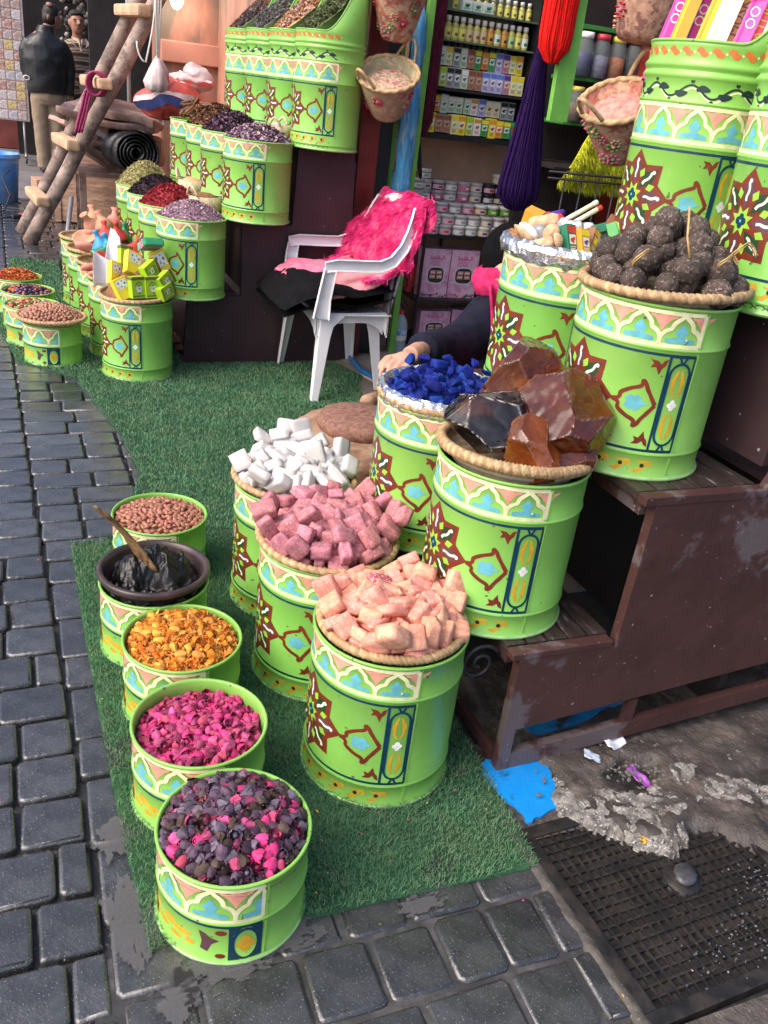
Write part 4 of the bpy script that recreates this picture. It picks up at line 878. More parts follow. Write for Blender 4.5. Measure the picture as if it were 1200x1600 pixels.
# step one: blue indigo and amber resin
drum('L', .931, 1.439, .325, 'large painted green drum on the lowest bench step carrying the amber resin', GL)
drum('L', .930, 1.800, .325, 'large painted green drum behind the resin drum carrying the blue indigo stones', GL)
bz = .325 + .375
basket(.931, 1.439, bz, .159, 'thick pale straw basket holding the amber resin lumps', .04, -.06, .0125, .05, tw=60)
m_foil = M('foil', (.72, .72, .74), .22, .05, 20, metal=1.0, bump=.9, bscale=70, bump2=.5, b2scale=180)
def foil(x, y, z, R, label, seed):
    g = G()
    prof = [(R - .06, -.03), (R - .03, -.012), (R - .014, .010), (R - .004, .017), (R + .006, .012), (R + .010, .0), (R + .008, -.016), (R + .004, -.024)]
    def fn(j, a, r, zz):
        k = n1((math.cos(a) * 3, math.sin(a) * 3, j * .35 + seed), 2.2); k2 = n1((math.cos(a) * 12, math.sin(a) * 12, j * .6 + seed), 1.5)
        return r + .004 * k + .003 * k2, zz + .005 * n1((math.cos(a) * 7, math.sin(a) * 7, j * .5 + seed), 1.6) + (.012 * k if j > 5 else 0)
    g.lathe(prof, 140, 0, fn=fn, smooth=False); return tag(g.obj('foil_lining', m_foil, None, (x, y, z)), label, 'foil lining')
basket(.930, 1.800, .325 + .366, .158, 'straw basket under crumpled foil holding the blue indigo stones', 0, 0, .010, .03)
foil(.930, 1.800, .325 + .374, .156, 'crumpled silver foil lining round the blue indigo stones', 3)
m_indigo = M('indigo', (.007, .022, .19), usz=0.035, rough=.75, var=.35, scale=30, bump=.6, bscale=120, rvar=.35, hvar=.01, spec=.25)
rk = [rock_mesh(i, m_indigo, 16) for i in range(9)] + [block_mesh(i + 31, m_indigo, .05, .03, 2) for i in range(3)]
place_heap('blue', .930, 1.800, .325 + .356, lambda: rnd.choice(rk), 'indigo_stone', 'deep blue indigo stone heaped in the foil lined basket', 'indigo stone', 'blue indigo stones in the foil basket', .6, .78)
for i in range(212):
    a = U(0, 6.28); r = .140 * math.sqrt(U(0, 1)); s = U(.022, .038); zz = .076 * (1 - (r / .15) ** 2)
    o = link('indigo_stone', rnd.choice(rk), None, (.930 + r * math.cos(a), 1.8 + r * math.sin(a), .325 + .356 + zz * .8 - .002), Euler((U(0, 6), U(0, 6), U(0, 6))).to_quaternion(), (s, s * U(.65, 1), s * U(.35, .6)))
    tag(o, 'deep blue indigo stone heaped in the foil lined basket', 'indigo stone', 'blue indigo stones in the foil basket')
heap_core('indigo_bed', 'bed of blue indigo crumbs under the indigo stones', 'heap', .93, 1.8, .325 + .358, [(.144, -.012), (.11, .014), (.06, .046), (.0005, .057)], m_indigo, .012, 60)

# amber resin lumps: shell-like broken faces, glassy, with frosted chips along the edges
def resin_mat(n, c, c2, tr):
    m = M(n, c, .02, .4, 1.4, bump=.03, bscale=4, col2=c2, mscale=2.0, mlo=.52, mhi=.66, spec=.6, trans=tr, ior=1.5)
    nn = m.node_tree.nodes; ll = m.node_tree.links; b = nn['Principled BSDF']
    at = nn.new('ShaderNodeAttribute'); at.attribute_name = 'chip'
    mx = nn.new('ShaderNodeMix'); mx.data_type = 'RGBA'; mx.inputs[7].default_value = (.62, .52, .46, 1)
    src = b.inputs['Base Color'].links[0].from_socket; ll.new(src, mx.inputs[6]); ll.new(at.outputs['Fac'], mx.inputs[0]); ll.new(mx.outputs[2], b.inputs['Base Color'])
    mr = nn.new('ShaderNodeMapRange'); mr.inputs[3].default_value = .035; mr.inputs[4].default_value = .5; ll.new(at.outputs['Fac'], mr.inputs[0]); ll.new(mr.outputs[0], b.inputs['Roughness'])
    return m
m_res1 = resin_mat('amber_resin', (.24, .040, .009), (.45, .13, .02), .75)
m_res2 = resin_mat('dark_resin', (.010, .006, .006), (.06, .02, .012), .1)
m_res3 = resin_mat('orange_resin', (.50, .12, .022), (.70, .32, .06), .75)
def resin(label, loc, dims, rot, seed, mat, cuts=21):
    rr = random.Random(seed); bm = bmesh.new(); bmesh.ops.create_icosphere(bm, subdivisions=6, radius=1)
    P_ = []
    while len(P_) < cuts:
        n = Vector((rr.gauss(0, 1), rr.gauss(0, 1), rr.gauss(0, 1))).normalized()
        if all(n.dot(q[0]) < .86 for q in P_): P_.append((n, rr.uniform(.33, .54), rr.uniform(.10, .34), rr.uniform(16, 34), Vector((rr.gauss(0, 1), rr.gauss(0, 1), rr.gauss(0, 1))).normalized(), rr.uniform(.0, .003)))
    D = np.array([v.co.normalized()[:] for v in bm.verts]); RR = np.full((len(D), len(P_)), 9.0)
    for k_, (n, h, sc_, fq, off, am) in enumerate(P_):
        k = D @ np.array(n); ok = k > .12; r = h / np.where(ok, k, 1); tt = D * r[:, None] - np.array(n) * h
        q = np.linalg.norm(tt - np.array(off) * .25, axis=1)
        RR[:, k_] = np.where(ok, r * (1 - sc_ * .35 * np.maximum(0, .36 - (tt ** 2).sum(1))) + am * np.sin(q * fq * 2.2), 9)
    RR.sort(axis=1); gap = RR[:, 1] - RR[:, 0]; chip = []
    for v, d, r, gp in zip(bm.verts, D, np.minimum(RR[:, 0], .78), gap):
        d = Vector(d); p = d * float(r); v.co = d * (float(r) + .018 * (abs(n1(p, 4.5, seed)) - .2) + .004 * n1(p, 12, seed))
        chip.append(max(0, 1 - gp / (.006 + .012 * max(0, n1(d, 7, seed)))) ** .7 * max(0, min(1, .55 + 1.8 * n1(d, 4, seed + 2))) if gp < .02 else 0)
    me = bpy.data.meshes.new('lump'); bm.to_mesh(me); bm.free(); me.materials.append(mat)
    a = me.attributes.new('chip', 'FLOAT', 'POINT'); a.data.foreach_set('value', [min(1, c) for c in chip])
    me.polygons.foreach_set('use_smooth', [True] * len(me.polygons)); me.set_sharp_from_angle(angle=R_(24))
    return tag(link('resin_lump', me, None, loc, rot, dims), label, 'resin lump', 'amber resin lumps in the straw basket')
resin('largest glossy red brown resin lump with pale reflections, at the front right of the basket', (1.005, 1.405, bz + .072), (.29, .23, .205), (.1, -.25, .5), 21, m_res1)
resin('tall amber resin lump with orange left edge, at the back of the basket', (.985, 1.53, bz + .090), (.235, .215, .25), (.1, .3, 1.2), 4, m_res1)
resin('dark blackish resin lump at the left of the basket', (.880, 1.452, bz + .045), (.215, .21, .165), (.3, .1, 2.2), 12, m_res2)
resin('small pointed orange red resin lump at the front of the basket', (.912, 1.350, bz + .030), (.125, .13, .15), (.1, .2, .3), 17, m_res3)
resin('small yellow amber resin chip between the dark and the tall lump', (.912, 1.53, bz + .06), (.11, .11, .16), (.4, .2, 1.3), 8, m_res3)
resin('low red brown resin shard at the front edge of the straw basket', (.985, 1.345, bz + .022), (.17, .10, .085), (.1, .1, -.3), 30, m_res1)

# step two: balls and soaps
drum('L', 1.218, 1.457, .673, 'large painted green drum on the middle bench step carrying the dark brown balls', GL)
drum('L', 1.224, 1.815, .673, 'large painted green drum on the middle bench step carrying soaps and small boxes', GL)
tz = .673 + .372
basket(1.220, 1.455, tz + .004, .166, 'pale straw basket heaped with dark brown balls', .05, -.03, .0105, .034)
m_ball = M('dark_ball', (.066, .046, .037), usz=0.062, rough=.8, var=.4, scale=60, bump=1.4, bscale=75, bump2=.9, b2scale=200, rvar=.3, speck=(.20, .16, .14), sscale=150, sthr=.60)
def ball_mesh(seed):
    bm = bmesh.new(); bmesh.ops.create_icosphere(bm, subdivisions=4, radius=.5)
    for v in bm.verts:
        c = v.co.copy(); k = abs(n1(c, 9, seed)) + .5 * abs(n1(c, 19, seed)); v.co = c * (1 + .17 * k - .07 + .10 * n1(c, 2.2, seed))
    me = bpy.data.meshes.new('ball'); bm.to_mesh(me); bm.free(); me.materials.append(m_ball); me.polygons.foreach_set('use_smooth', [True] * len(me.polygons)); return me
bl = [ball_mesh(i) for i in range(4)]
BG = ('rough dark brown fibrous ball heaped in the straw basket on the middle step', 'ball', 'dark brown balls in the basket')
for lay, (n, R, z0, md) in enumerate(((33, .143, .018, .044), (24, .125, .055, .043), (13, .085, .088, .042), (4, .04, .115, .04))):
    for p in dome_pts(n, R, .026, 31 + lay, md):
        s = U(.048, .062); o = link('fibre_ball', rnd.choice(bl), None, (1.220 + p[0], 1.455 + p[1], tz + z0 + p[2]), Euler((U(0, 6), U(0, 6), 0)).to_quaternion(), (s, s * U(.9, 1), s * U(.9, 1))); tag(o, *BG)
m_raffia = M('raffia', (.50, .33, .12), .6, .2, 60)
g = G(); g.tube([(1.16, 1.33, tz + .08), (1.155, 1.345, tz + .115), (1.17, 1.37, tz + .14), (1.18, 1.39, tz + .165)], .0022, 5)
tag(g.obj('raffia_strip', m_raffia), 'long yellow raffia strip standing out of the brown balls', 'raffia strip')
g = G()
for (cx, cy, cz, r) in ((1.30, 1.36, tz + .085, .03), (1.235, 1.325, tz + .075, .02), (1.10, 1.40, tz + .06, .024)):
    for q in range(2): g.tube([(cx + r * math.cos(a * .5) * (1 + .1 * q), cy - .02 + .01 * math.sin(a), cz + r * math.sin(a * .5) * .8 + .004 * q) for a in range(0, 9)], .0016, 5)
tag(g.obj('raffia_loops', m_raffia), 'loose raffia loops tied round some of the brown balls', 'raffia')
basket(1.222, 1.817, tz, .160, 'straw basket under foil holding the soaps and small boxes', 0, 0, .010, .03)
foil(1.220, 1.818, tz + .008, .160, 'crumpled silver foil lining round the soaps and small boxes', 8)

# contents of the soap basket
sz = tz + .025; sx, sy = 1.218, 1.82
heap_core('foil_bundle', 'crumpled foil bed beneath the soaps and small boxes', 'foil', sx, sy, tz, [(.15, -.02), (.1, .005), (.05, .015), (.0005, .02)], m_foil, .012, 40)
def print_box(name, label, cat, loc, d, rot, cols, group=None, icon=True):
    """carton: box, coloured top band, printed picture and text lines on two faces"""
    t = thing(name, label, cat, loc, rot, group)
    g = G(); g.box((0, 0, 0), d, 0, None, .0012); g.obj('carton', cols[0], t)
    x, y, z = d; e = .0006
    g = G()
    def quad(a, b, c_, d_, mi, off=0):
        for s, yy in ((1, -y / 2 - e - off),):
            g.add([(a, yy, b), (c_, yy, b), (c_, yy, d_), (a, yy, d_)], [(0, 1, 2, 3)], mi)
    quad(-x / 2 + .001, z * .22, x / 2 - .001, z * .44, 0)
    quad(-x * .34, -z * .16, x * .34, z * .16, 1)
    for k in range(3): quad(-x * .30, -z * (.25 + .06 * k), x * (.30 - .1 * (k % 2)), -z * (.225 + .06 * k), 2)
    g.obj('printed_front', [cols[1], cols[2], cols[3]], t)
    if icon:
        g = G()
        for s, yy in ((1, -y / 2 - 2 * e),):
            for (ax, az, r) in ((-.1, -.02, .17), (.12, .03, .15), (.02, -.07, .12)):
                g.add([(x * ax + x * r * math.cos(q * PI / 4), yy, z * az + x * r * .8 * math.sin(q * PI / 4)) for q in range(8)], [tuple(range(8))], 0)
        g.obj('printed_picture', cols[4], t)
    return t
def C(n, c, r=.45, **k): return M('card_' + n, c, r, .06, 60, **k)
cW, cGr, cDG, cOr, cBr, cYe, cLi, cPk, cBk, cRd, cPu, cBl, cCr, cSil = (C('white', (.78, .76, .70)), C('green', (.06, .30, .07)), C('darkgreen', (.015, .16, .085)), C('orange', (.72, .30, .03)), C('brown', (.22, .09, .05)),
    C('yellow', (.82, .62, .03)), C('lime', (.36, .55, .02)), C('pink', (.78, .38, .58)), C('black', (.02, .02, .02)), C('red', (.60, .04, .04)), C('purple', (.10, .04, .36)), C('blue', (.10, .20, .62)), C('cream', (.74, .66, .45)), C('grey', (.35, .36, .34)))
SB = 'small soap cartons in the foil basket'
print_box('soap_carton', 'dark green soap carton with a red top standing upright in the foil basket', 'soap box', (1.166, 1.752, 1.078), (.034, .026, .070), (-.45, .08, .30), (cDG, cRd, cW, cW, cRd), SB)
print_box('soap_carton', 'orange soap carton standing beside the upright green one', 'soap box', (1.200, 1.745, 1.075), (.031, .024, .064), (-.45, .12, .3), (cOr, cYe, cW, cW, cPu), SB)
print_box('soap_carton', 'dark green soap carton lying flat at the back of the foil basket', 'soap box', (1.290, 1.835, 1.095), (.028, .02, .062), (1.2, .2, 1.0), (cDG, cDG, cCr, cW, cRd), SB)
print_box('soap_carton', 'pale green soap carton at the right end of the foil basket', 'soap box', (1.315, 1.79, 1.092), (.032, .024, .05), (-.5, .5, .8), (cGr, cW, cCr, cDG, cBr), SB)
print_box('soap_carton', 'brown and white soap carton near the right rim of the foil basket', 'soap box', (1.350, 1.86, 1.095), (.05, .03, .05), (.4, .6, 1.2), (cBr, cCr, cW, cBr, cOr), SB)
print_box('soap_carton', 'orange brown soap carton leaning behind the upright orange one', 'soap box', (1.242, 1.77, 1.076), (.03, .022, .062), (-.3, .6, .3), (cBr, cOr, cOr, cCr, cYe), SB)
print_box('soap_carton', 'small yellow orange carton at the back left of the foil basket', 'soap box', (1.185, 1.955, 1.095), (.042, .042, .045), (.25, -.2, .7), (cOr, cYe, cOr, cOr, cRd), SB)
m_loofah = M('loofah', (.58, .38, .22), .85, .3, 60, bump=1.2, bscale=110)
m_clear = M('clear_plastic', (.75, .77, .80), .08, .1, 20, trans=.75, bump=.5, bscale=60, spec=.7)
m_kohl = M('grey_wrap', (.36, .38, .42), .25, .5, 60, metal=.1, bump=.8, bscale=90, col2=(.65, .66, .70), mscale=50)
def lath(name, label, cat, loc, rot, prof, mat, group=None, extra=None):
    t = thing(name, label, cat, loc, rot, group)
    g = G(); g.lathe(prof, 18); g.obj('body', mat, t)
    if extra: extra(t)
    return t
LG = 'loofah brushes in the foil basket'
lprof = [(.0005, -.045), (.018, -.042), (.026, -.02), (.023, .0), (.026, .02), (.02, .04), (.0005, .046)]
for k, (lab, lc, rt) in enumerate((('tan loofah roll with a red end lying at the back left of the foil basket', (1.20, 1.92, 1.092), (1.3, .3, .9)), ('tan loofah roll lying in front of the red ended loofah', (1.150, 1.80, 1.080), (1.2, -.2, -.5)), ('tan wooden knob lying by the left foil rim', (1.110, 1.768, 1.062), (1.1, .3, .6)))):
    def ex(t, k=k):
        g = G(); g.lathe([(.0005, .05), (.012, .046), (.018, .040), (.0185, .034)], 14); g.obj('end_cap', cRd if k == 0 else m_loofah, t)
    lath('loofah', lab, 'loofah', lc, rt, [(r * (.82 if k < 2 else .7), z * (.9 if k < 2 else .65)) for r, z in lprof], m_loofah, LG, ex)
b0 = thing('brush', 'small oval wooden brush with white bristles at the left foil rim', 'brush', (1.105, 1.848, 1.072), (.4, .7, .5))
g = G(); g.ell((0, 0, 0), (.024, .04, .008), 16, 6); g.obj('wooden_back', m_loofah, b0)
g = G(); g.ell((0, 0, .012), (.019, .034, .014), 16, 6); g.obj('bristles', cW, b0)
for k in range(26):
    a = U(0, 6.28); r = .085 * math.sqrt(U(0, 1)); p = (1.245 + r * math.cos(a), 1.865 + r * math.sin(a), 1.088 - r * .2 + U(0, .012))
    g = G(); L = U(.028, .045); g.lathe([(.0005, -L / 2), (.013, -L / 2 + .004), (.019, 0), (.014, L / 2 - .004), (.0005, L / 2)], 12, 0, fn=lambda j, a, rr, z: (rr * (1 + .15 * n1((math.cos(a), math.sin(a), j + k), 2)), z))
    o = g.obj('wrapped_stone', m_kohl if k % 3 else m_clear, None, p, (U(.6, 1.6), U(-.5, .5), U(0, 6)))
    tag(o, 'small rounded stone wrapped in shiny clear film among the soaps', 'wrapped stone', 'film wrapped stones in the foil basket')
for lab, q, mt in (('cream kohl stick with a white tip pointing right above the soaps', 0, cCr), ('cream kohl stick with a red tip pointing right above the soaps', .022, cCr)):
    t = thing('kohl_stick', lab, 'stick', (1.294, 1.922 - q, 1.122 - q * .4), (0, R_(62), R_(5)), 'sticks above the soaps')
    g = G(); g.lathe([(.0005, -.06), (.006, -.06), (.006, .05), (.005, .052), (.0005, .052)], 10); g.obj('shaft', mt, t)
    g = G(); g.lathe([(.0062, .044), (.0068, .046), (.0066, .058), (.0005, .06)], 10); g.obj('tip', cW if q == 0 else cRd, t)
t = thing('doll', 'small purple and red dressed wooden figure lying at the back of the soaps', 'figure', (1.245, 1.955, 1.105), (0, R_(70), R_(10)))
g = G(); g.lathe([(.0005, -.05), (.02, -.05), (.012, .0), (.008, .03), (.0005, .032)], 14); g.obj('robe', cPu, t)
g = G(); g.lathe([(.0165, -.03), (.0185, -.026), (.0165, -.015), (.014, -.012)], 14); g.obj('sash', cRd, t)

# ================================================================ SMALL DRUMS
FR = [(.268, 1.057, 'nearest small painted drum filled with dark purple and pink buds'), (.258, 1.333, 'small painted drum filled with bright pink rosebuds'),
      (.271, 1.623, 'small painted drum filled with yellow dried flowers'), (.243, 1.882, 'small painted drum under the bowl of black soap'), (.306, 2.238, 'small painted drum filled with brown almonds')]
for x, y, lab in FR: drum('S', x, y, 0, lab, GS)
m_pk = [M('rosebud_pink', (.50, .075, .17), usz=0.022, rough=.7, var=.3, scale=40, bump=.7, bscale=120, rvar=.3, hvar=.018, spec=.2), M('rosebud_hot', (.62, .05, .19), usz=0.022, rough=.65, var=.25, scale=40, bump=.5, bscale=120, rvar=.2, spec=.2), M('rosebud_dark', (.27, .05, .11), usz=0.022, rough=.75, var=.35, scale=50, bump=.8, bscale=140, rvar=.35, spec=.2)]
m_dk = [M('bud_dark', (.085, .050, .078), usz=0.022, rough=.65, var=.35, scale=50, bump=.8, bscale=130, rvar=.4, spec=.3), M('bud_brown', (.075, .050, .040), usz=0.022, rough=.75, var=.4, scale=60, bump=1, bscale=150, rvar=.4, spec=.3), M('bud_grey', (.125, .095, .135), usz=0.022, rough=.6, var=.3, scale=50, bump=.6, bscale=120, rvar=.3)]
m_yl = [M('flower_yellow', (.64, .29, .055), usz=0.022, rough=.75, var=.3, scale=40, bump=.8, bscale=120, rvar=.22, hvar=.02, spec=.2), M('flower_orange', (.64, .215, .025), usz=0.022, rough=.7, var=.25, scale=40, bump=.6, bscale=120, rvar=.2, spec=.2), M('flower_brown', (.44, .20, .055), usz=0.022, rough=.8, var=.35, scale=60, bump=1, bscale=150, rvar=.3, spec=.2)]
m_al = M('almond_skin', (.33, .135, .085), usz=0.022, rough=.45, var=.2, scale=60, bump=.4, bscale=150, rvar=.18, hvar=.01, stretch=(4, 4, 1))
def bud_mesh(seed, mat, petals=10, open_=.6):
    """dried bud: overlapping cupped petals round a core, with a short calyx"""
    rr = random.Random(seed); g = G(); g.ell((0, 0, 0), (.22, .22, .33), 8, 5, 0, None, .15)
    for k in range(petals):
        a = 2 * PI * k / petals * 1.6 + rr.uniform(-.3, .3); tl = rr.uniform(.05, open_); w_ = rr.uniform(.22, .36)
        M3 = Euler((0, 0, a)).to_matrix()
        vs = []
        for j in range(4):
            v = j / 3
            for i in range(4):
                u = (i / 3 - .5) * 2; r = .20 + .16 * math.sin(v * 2.2) + tl * v * .35 - .07 * u * u
                vs.append(M3 @ Vector((r, u * w_ * math.sin(.5 + v * 2.0), -.36 + .82 * v + .05 * rr.uniform(-1, 1))))
        g.add(vs, [(j * 4 + i, j * 4 + i + 1, j * 4 + i + 5, j * 4 + i + 4) for j in range(3) for i in range(3)], 0, True)
    g.tube([(0, 0, -.3), (.03, .02, -.5)], [.07, .04], 5, 0)
    return g.mesh('bud', [mat])
def flake_mesh(seed, mat, n=9):
    rr = random.Random(seed); g = G()
    for k in range(n):
        M3 = Euler((rr.uniform(-.9, .9), rr.uniform(-.9, .9), rr.uniform(0, 6))).to_matrix(); L = rr.uniform(.3, .62); w_ = L * rr.uniform(.25, .5)
        o = Vector((rr.uniform(-.12, .12), rr.uniform(-.12, .12), rr.uniform(-.1, .15)))
        g.add([M3 @ Vector(p) + o for p in ((0, 0, 0), (L * .5, -w_ / 2, .06), (L, 0, -.02), (L * .5, w_ / 2, .06), (L * .55, 0, .0))], [(0, 1, 4), (1, 2, 4), (2, 3, 4), (3, 0, 4)], 0, True)
    g.ell((0, 0, 0), (.2, .2, .16), 7, 4, 0, None, .2)
    return g.mesh('flower', [mat])
def fill(x, y, z, R, h, n, pool, wts, name, label, cat, group, size, mind, seed, flat=False, lift=.35, extra=0, zsc=1.0, bedmat=None, extras=()):
    pts = dome_pts(n, R, h, seed, mind)
    for p in pts:
        i = rnd.choices(range(len(pool)), wts)[0]; s = U(*size)
        q = Euler((U(0, 6.28), U(0, 6.28), U(0, 6.28))) if not flat else Euler((U(-.5, .5), U(-.5, .5), U(0, 6.28)))
        o = link(name, pool[i], None, (x + p[0], y + p[1], z + p[2] + s * lift * U(.4, 1.1)), q.to_quaternion(), (s, s * U(.85, 1.1), s * U(.8, 1.1) * zsc)); tag(o, label(i) if callable(label) else label, cat, group)
    if bedmat:
        heap_core(name + '_bed', 'loose fill under the ' + group, 'heap', x, y, z, [(R + .012, -.012), (R * .97, -.004), (R * .66, h * .56 - .004), (R * .33, h * .89 - .004), (.0005, h - .004)], bedmat, .006, 70)
        if extra:
            # crumbs and broken pieces between the whole ones
            g = G(); rr = random.Random(seed + 1)
            for _ in range(extra):
                a = rr.uniform(0, 2 * PI); r = R * math.sqrt(rr.random()); s = size[0] * rr.uniform(.35, 1.05); M3 = Euler((rr.uniform(0, 6), rr.uniform(0, 6), rr.uniform(0, 6))).to_matrix()
                o = Vector((x + r * math.cos(a), y + r * math.sin(a), z + h * (1 - (r / R) ** 2) + s * .3)); mi = rr.randrange(len(extras)); wv = rr.uniform(.25, .6)
                g.add([o + M3 @ Vector(p) * s for p in ((-.6, 0, 0), (0, -wv, .15), (.6, 0, -.05), (0, wv, .15))], [(0, 1, 2), (0, 2, 3)], mi, False)
            tag(stuff(g.obj(name + '_crumbs', list(extras))), 'broken petals and crumbs between the ' + group, 'crumbs')
x, y, _ = FR[0]
fill(x, y, .176, .119, .044, 250, [bud_mesh(i, m_dk[i % 3]) for i in range(7)] + [bud_mesh(20 + i, m_pk[1 if i else 0]) for i in range(2)] + [bud_mesh(30, m_pk[2])], [4] * 7 + [2.2, 2.2, 2.4],
     'dried_bud', lambda i: ('dusky purple dried rosebud in the nearest small drum' if i < 7 else 'bright pink dried rosebud among the dusky ones in the nearest small drum'), 'dried bud', 'dusky rosebuds in the nearest drum', (.019, .027), .0125, 3, bedmat=m_dk[1], extra=1400, extras=(m_dk[0], m_dk[1], m_pk[2]))
x, y, _ = FR[1]
fill(x, y, .150, .117, .026, 240, [bud_mesh(40 + i, m_pk[(0, 1, 0, 2, 0, 1, 0)[i]]) for i in range(7)], [1] * 7, 'rosebud', 'bright pink dried rosebud in the drum behind the dusky ones', 'rosebud', 'pink rosebuds in the second drum', (.018, .026), .0125, 5, bedmat=m_pk[2], extra=1500, extras=(m_pk[0], m_pk[2], m_pk[1]))
x, y, _ = FR[2]
fill(x, y, .170, .117, .030, 260, [flake_mesh(i, m_yl[i % 3]) for i in range(6)] + [bud_mesh(60 + i, m_yl[(0, 1, 0)[i]], 6, .6) for i in range(3)], [1] * 6 + [1.6] * 3, 'dried_flower', 'yellow orange dried flower in the third small drum', 'dried flower', 'yellow dried flowers in the third drum', (.018, .027), .0115, 7, bedmat=m_yl[2], extra=1800, extras=(m_yl[0], m_yl[2], m_yl[1]))
g = G(); g.ell((0, 0, 0), (.36, .28, .5), 10, 7, 0, None, .03); g.mesh
al = []
for i in range(3):
    g = G(); g.lathe([(.0005, -.5), (.16, -.42), (.29, -.2), (.33, .02), (.27, .25), (.14, .42), (.0005, .52)], 10, 0, fn=lambda j, a, r, z: (r * (1 + .05 * n1((math.cos(a), math.sin(a), j + i * 4), 2)) * (1 - .22 * abs(math.sin(a))), z)); al.append(g.mesh('almond', [m_al]))
x, y, _ = FR[4]
pts = dome_pts(270, .121, .022, 9, .0115)
for p in pts:
    s = U(.020, .026); o = link('almond', rnd.choice(al), None, (x + p[0], y + p[1], .168 + p[2] + U(.002, .008)), Euler((PI / 2 + U(-.5, .5), U(0, 6), U(0, 6.28))).to_quaternion(), (s, s, s)); tag(o, 'brown shelled almond in the small drum behind the black soap', 'almond', 'almonds in the small drum')
heap_core('almond_bed', 'lower layers of almonds in the small drum', 'heap', x, y, .168, [(.125, -.006), (.08, .012), (.0005, .022)], m_al, .006, 90)

# black soap bowl with wooden paddle
x, y, _ = FR[3]
bw = thing('soap_bowl', 'wide dark brown bowl of black soap resting on a small drum', 'bowl', (x, y, .200))
m_bowl = M('bowl_brown', (.045, .028, .028), .3, .3, 12, bump=.2, bscale=30, col2=(.11, .075, .07), mscale=16, mlo=.56, mhi=.7)
g = G(); g.lathe([(.0005, -.075), (.09, -.07), (.115, -.04), (.122, -.004), (.134, .004), (.143, .008), (.147, .015), (.146, .023), (.139, .027), (.132, .024), (.127, .012), (.118, -.02), (.09, -.045), (.0005, -.048)], 80); bo = g.obj('bowl', m_bowl, bw); bo.scale = (.935, .935, 1)
m_bsoap = M('black_soap', (.003, .0028, .003), .16, .4, 14, bump=.5, bscale=26, spec=.4, rough2=.42)
g = G(); NR = 44; NA = 110; vs = []
for j in range(NR + 1):
    r = .126 * j / NR
    for i in range(NA):
        a = 2 * PI * i / NA; px, py = r * math.cos(a), r * math.sin(a); q = (px * 1.0, py * .8, 0)
        h = .045 * max(0, 1 - ((px - .035) ** 2 + (py - .01) ** 2) / .0058) + .035 * max(0, 1 - ((px + .045) ** 2 + (py - .02) ** 2) / .0045)
        h += .012 * n1(q, 26) + .010 * abs(n1(q, 44, 2)) + .005 * n1(q, 95, 4) - .012 * max(0, 1 - ((px + .02) ** 2 + (py + .06) ** 2) / .0015)
        vs.append((px * .93, py * .93, .010 + h * 1.35 - .020 * (j / NR) ** 6))
g.add(vs, [(j * NA + i, j * NA + (i + 1) % NA, (j + 1) * NA + (i + 1) % NA, (j + 1) * NA + i) for j in range(NR) for i in range(NA)], 0, True)
tag(g.obj('black_soap', m_bsoap, None, (x, y, .188)), 'sticky mass of glossy black soap filling the brown bowl', 'soap')
m_paddle = M('paddle_wood', (.23, .135, .06), .45, .3, 10, bump=.25, bscale=40, stretch=(6, 6, 1), col2=(.06, .03, .02), mscale=9, mlo=.5, mhi=.65)
g = G(); P0 = Vector((x - .012, y - .01, .222)); P1 = Vector((x - .135, y - .008, .405)); n = 16
vs = []; ax = (P1 - P0).normalized(); sd = ax.cross(Vector((0, .35, 1))).normalized(); nm = sd.cross(ax).normalized()
for i in range(n + 1):
    t = i / n; p = P0.lerp(P1, t) + nm * .012 * math.sin(t * PI) * 1.0
    w_ = .036 - .040 * t if t < .45 else .0165 - .008 * max(0, (t - .8) / .2) ** 2; th = .005
    if t > .93: th = .003
    vs += [p + sd * w_ + nm * th * .4, p + nm * th, p - sd * w_ + nm * th * .4, p - sd * w_ - nm * th * .6, p - nm * th, p + sd * w_ - nm * th * .6]
g.add(vs, [(i * 6 + k, i * 6 + (k + 1) % 6, (i + 1) * 6 + (k + 1) % 6, (i + 1) * 6 + k) for i in range(n) for k in range(6)] + [tuple(range(6)), tuple(n * 6 + k for k in range(6))], 0, True)
tag(g.obj('wooden_paddle', m_paddle), 'worn wooden paddle stuck in the black soap', 'paddle')
# ================================================================ LEFT DISPLAY
GF = 'painted drums of the far left display'
def herb(name, label, x, y, z, R, h, mats, n, size, seed, slope=None, kind='heap'):
    """heap of dried leaves: bed plus a real mass of small pieces"""
    rr = random.Random(seed); g = G()
    def H(px, py):
        r = math.hypot(px, py) / R
        base = h * (1 - r * r)
        if slope: base += slope * (px + R) / (2 * R)
        return base
    NR_, NA_ = 12, 36; vs = []
    for j in range(NR_ + 1):
        r = (R + .004) * j / NR_
        for i in range(NA_):
            a = 2 * PI * i / NA_; px, py = r * math.cos(a), r * math.sin(a); vs.append((px, py, H(px, py) - .006 + .005 * n1((px, py, seed), 50)))
    g.add(vs, [(j * NA_ + i, j * NA_ + (i + 1) % NA_, (j + 1) * NA_ + (i + 1) % NA_, (j + 1) * NA_ + i) for j in range(NR_) for i in range(NA_)], 0, True)
    for _ in range(n):
        a = rr.uniform(0, 2 * PI); r = R * math.sqrt(rr.random()); px, py = r * math.cos(a), r * math.sin(a); s = rr.uniform(*size); M3 = Euler((rr.uniform(-1, 1), rr.uniform(-1, 1), rr.uniform(0, 6))).to_matrix()
        o = Vector((px, py, H(px, py) + rr.uniform(-.002, .006))); wv = rr.uniform(.18, .5); mi = rr.randrange(len(mats))
        g.add([o + M3 @ Vector(p) * s for p in ((-.7, 0, 0), (0, -wv, .2), (.7, 0, 0), (0, wv, .2))], [(0, 1, 2), (0, 2, 3)], mi)
    return tag(stuff(g.obj(name, mats, None, (x, y, z))), label, kind)
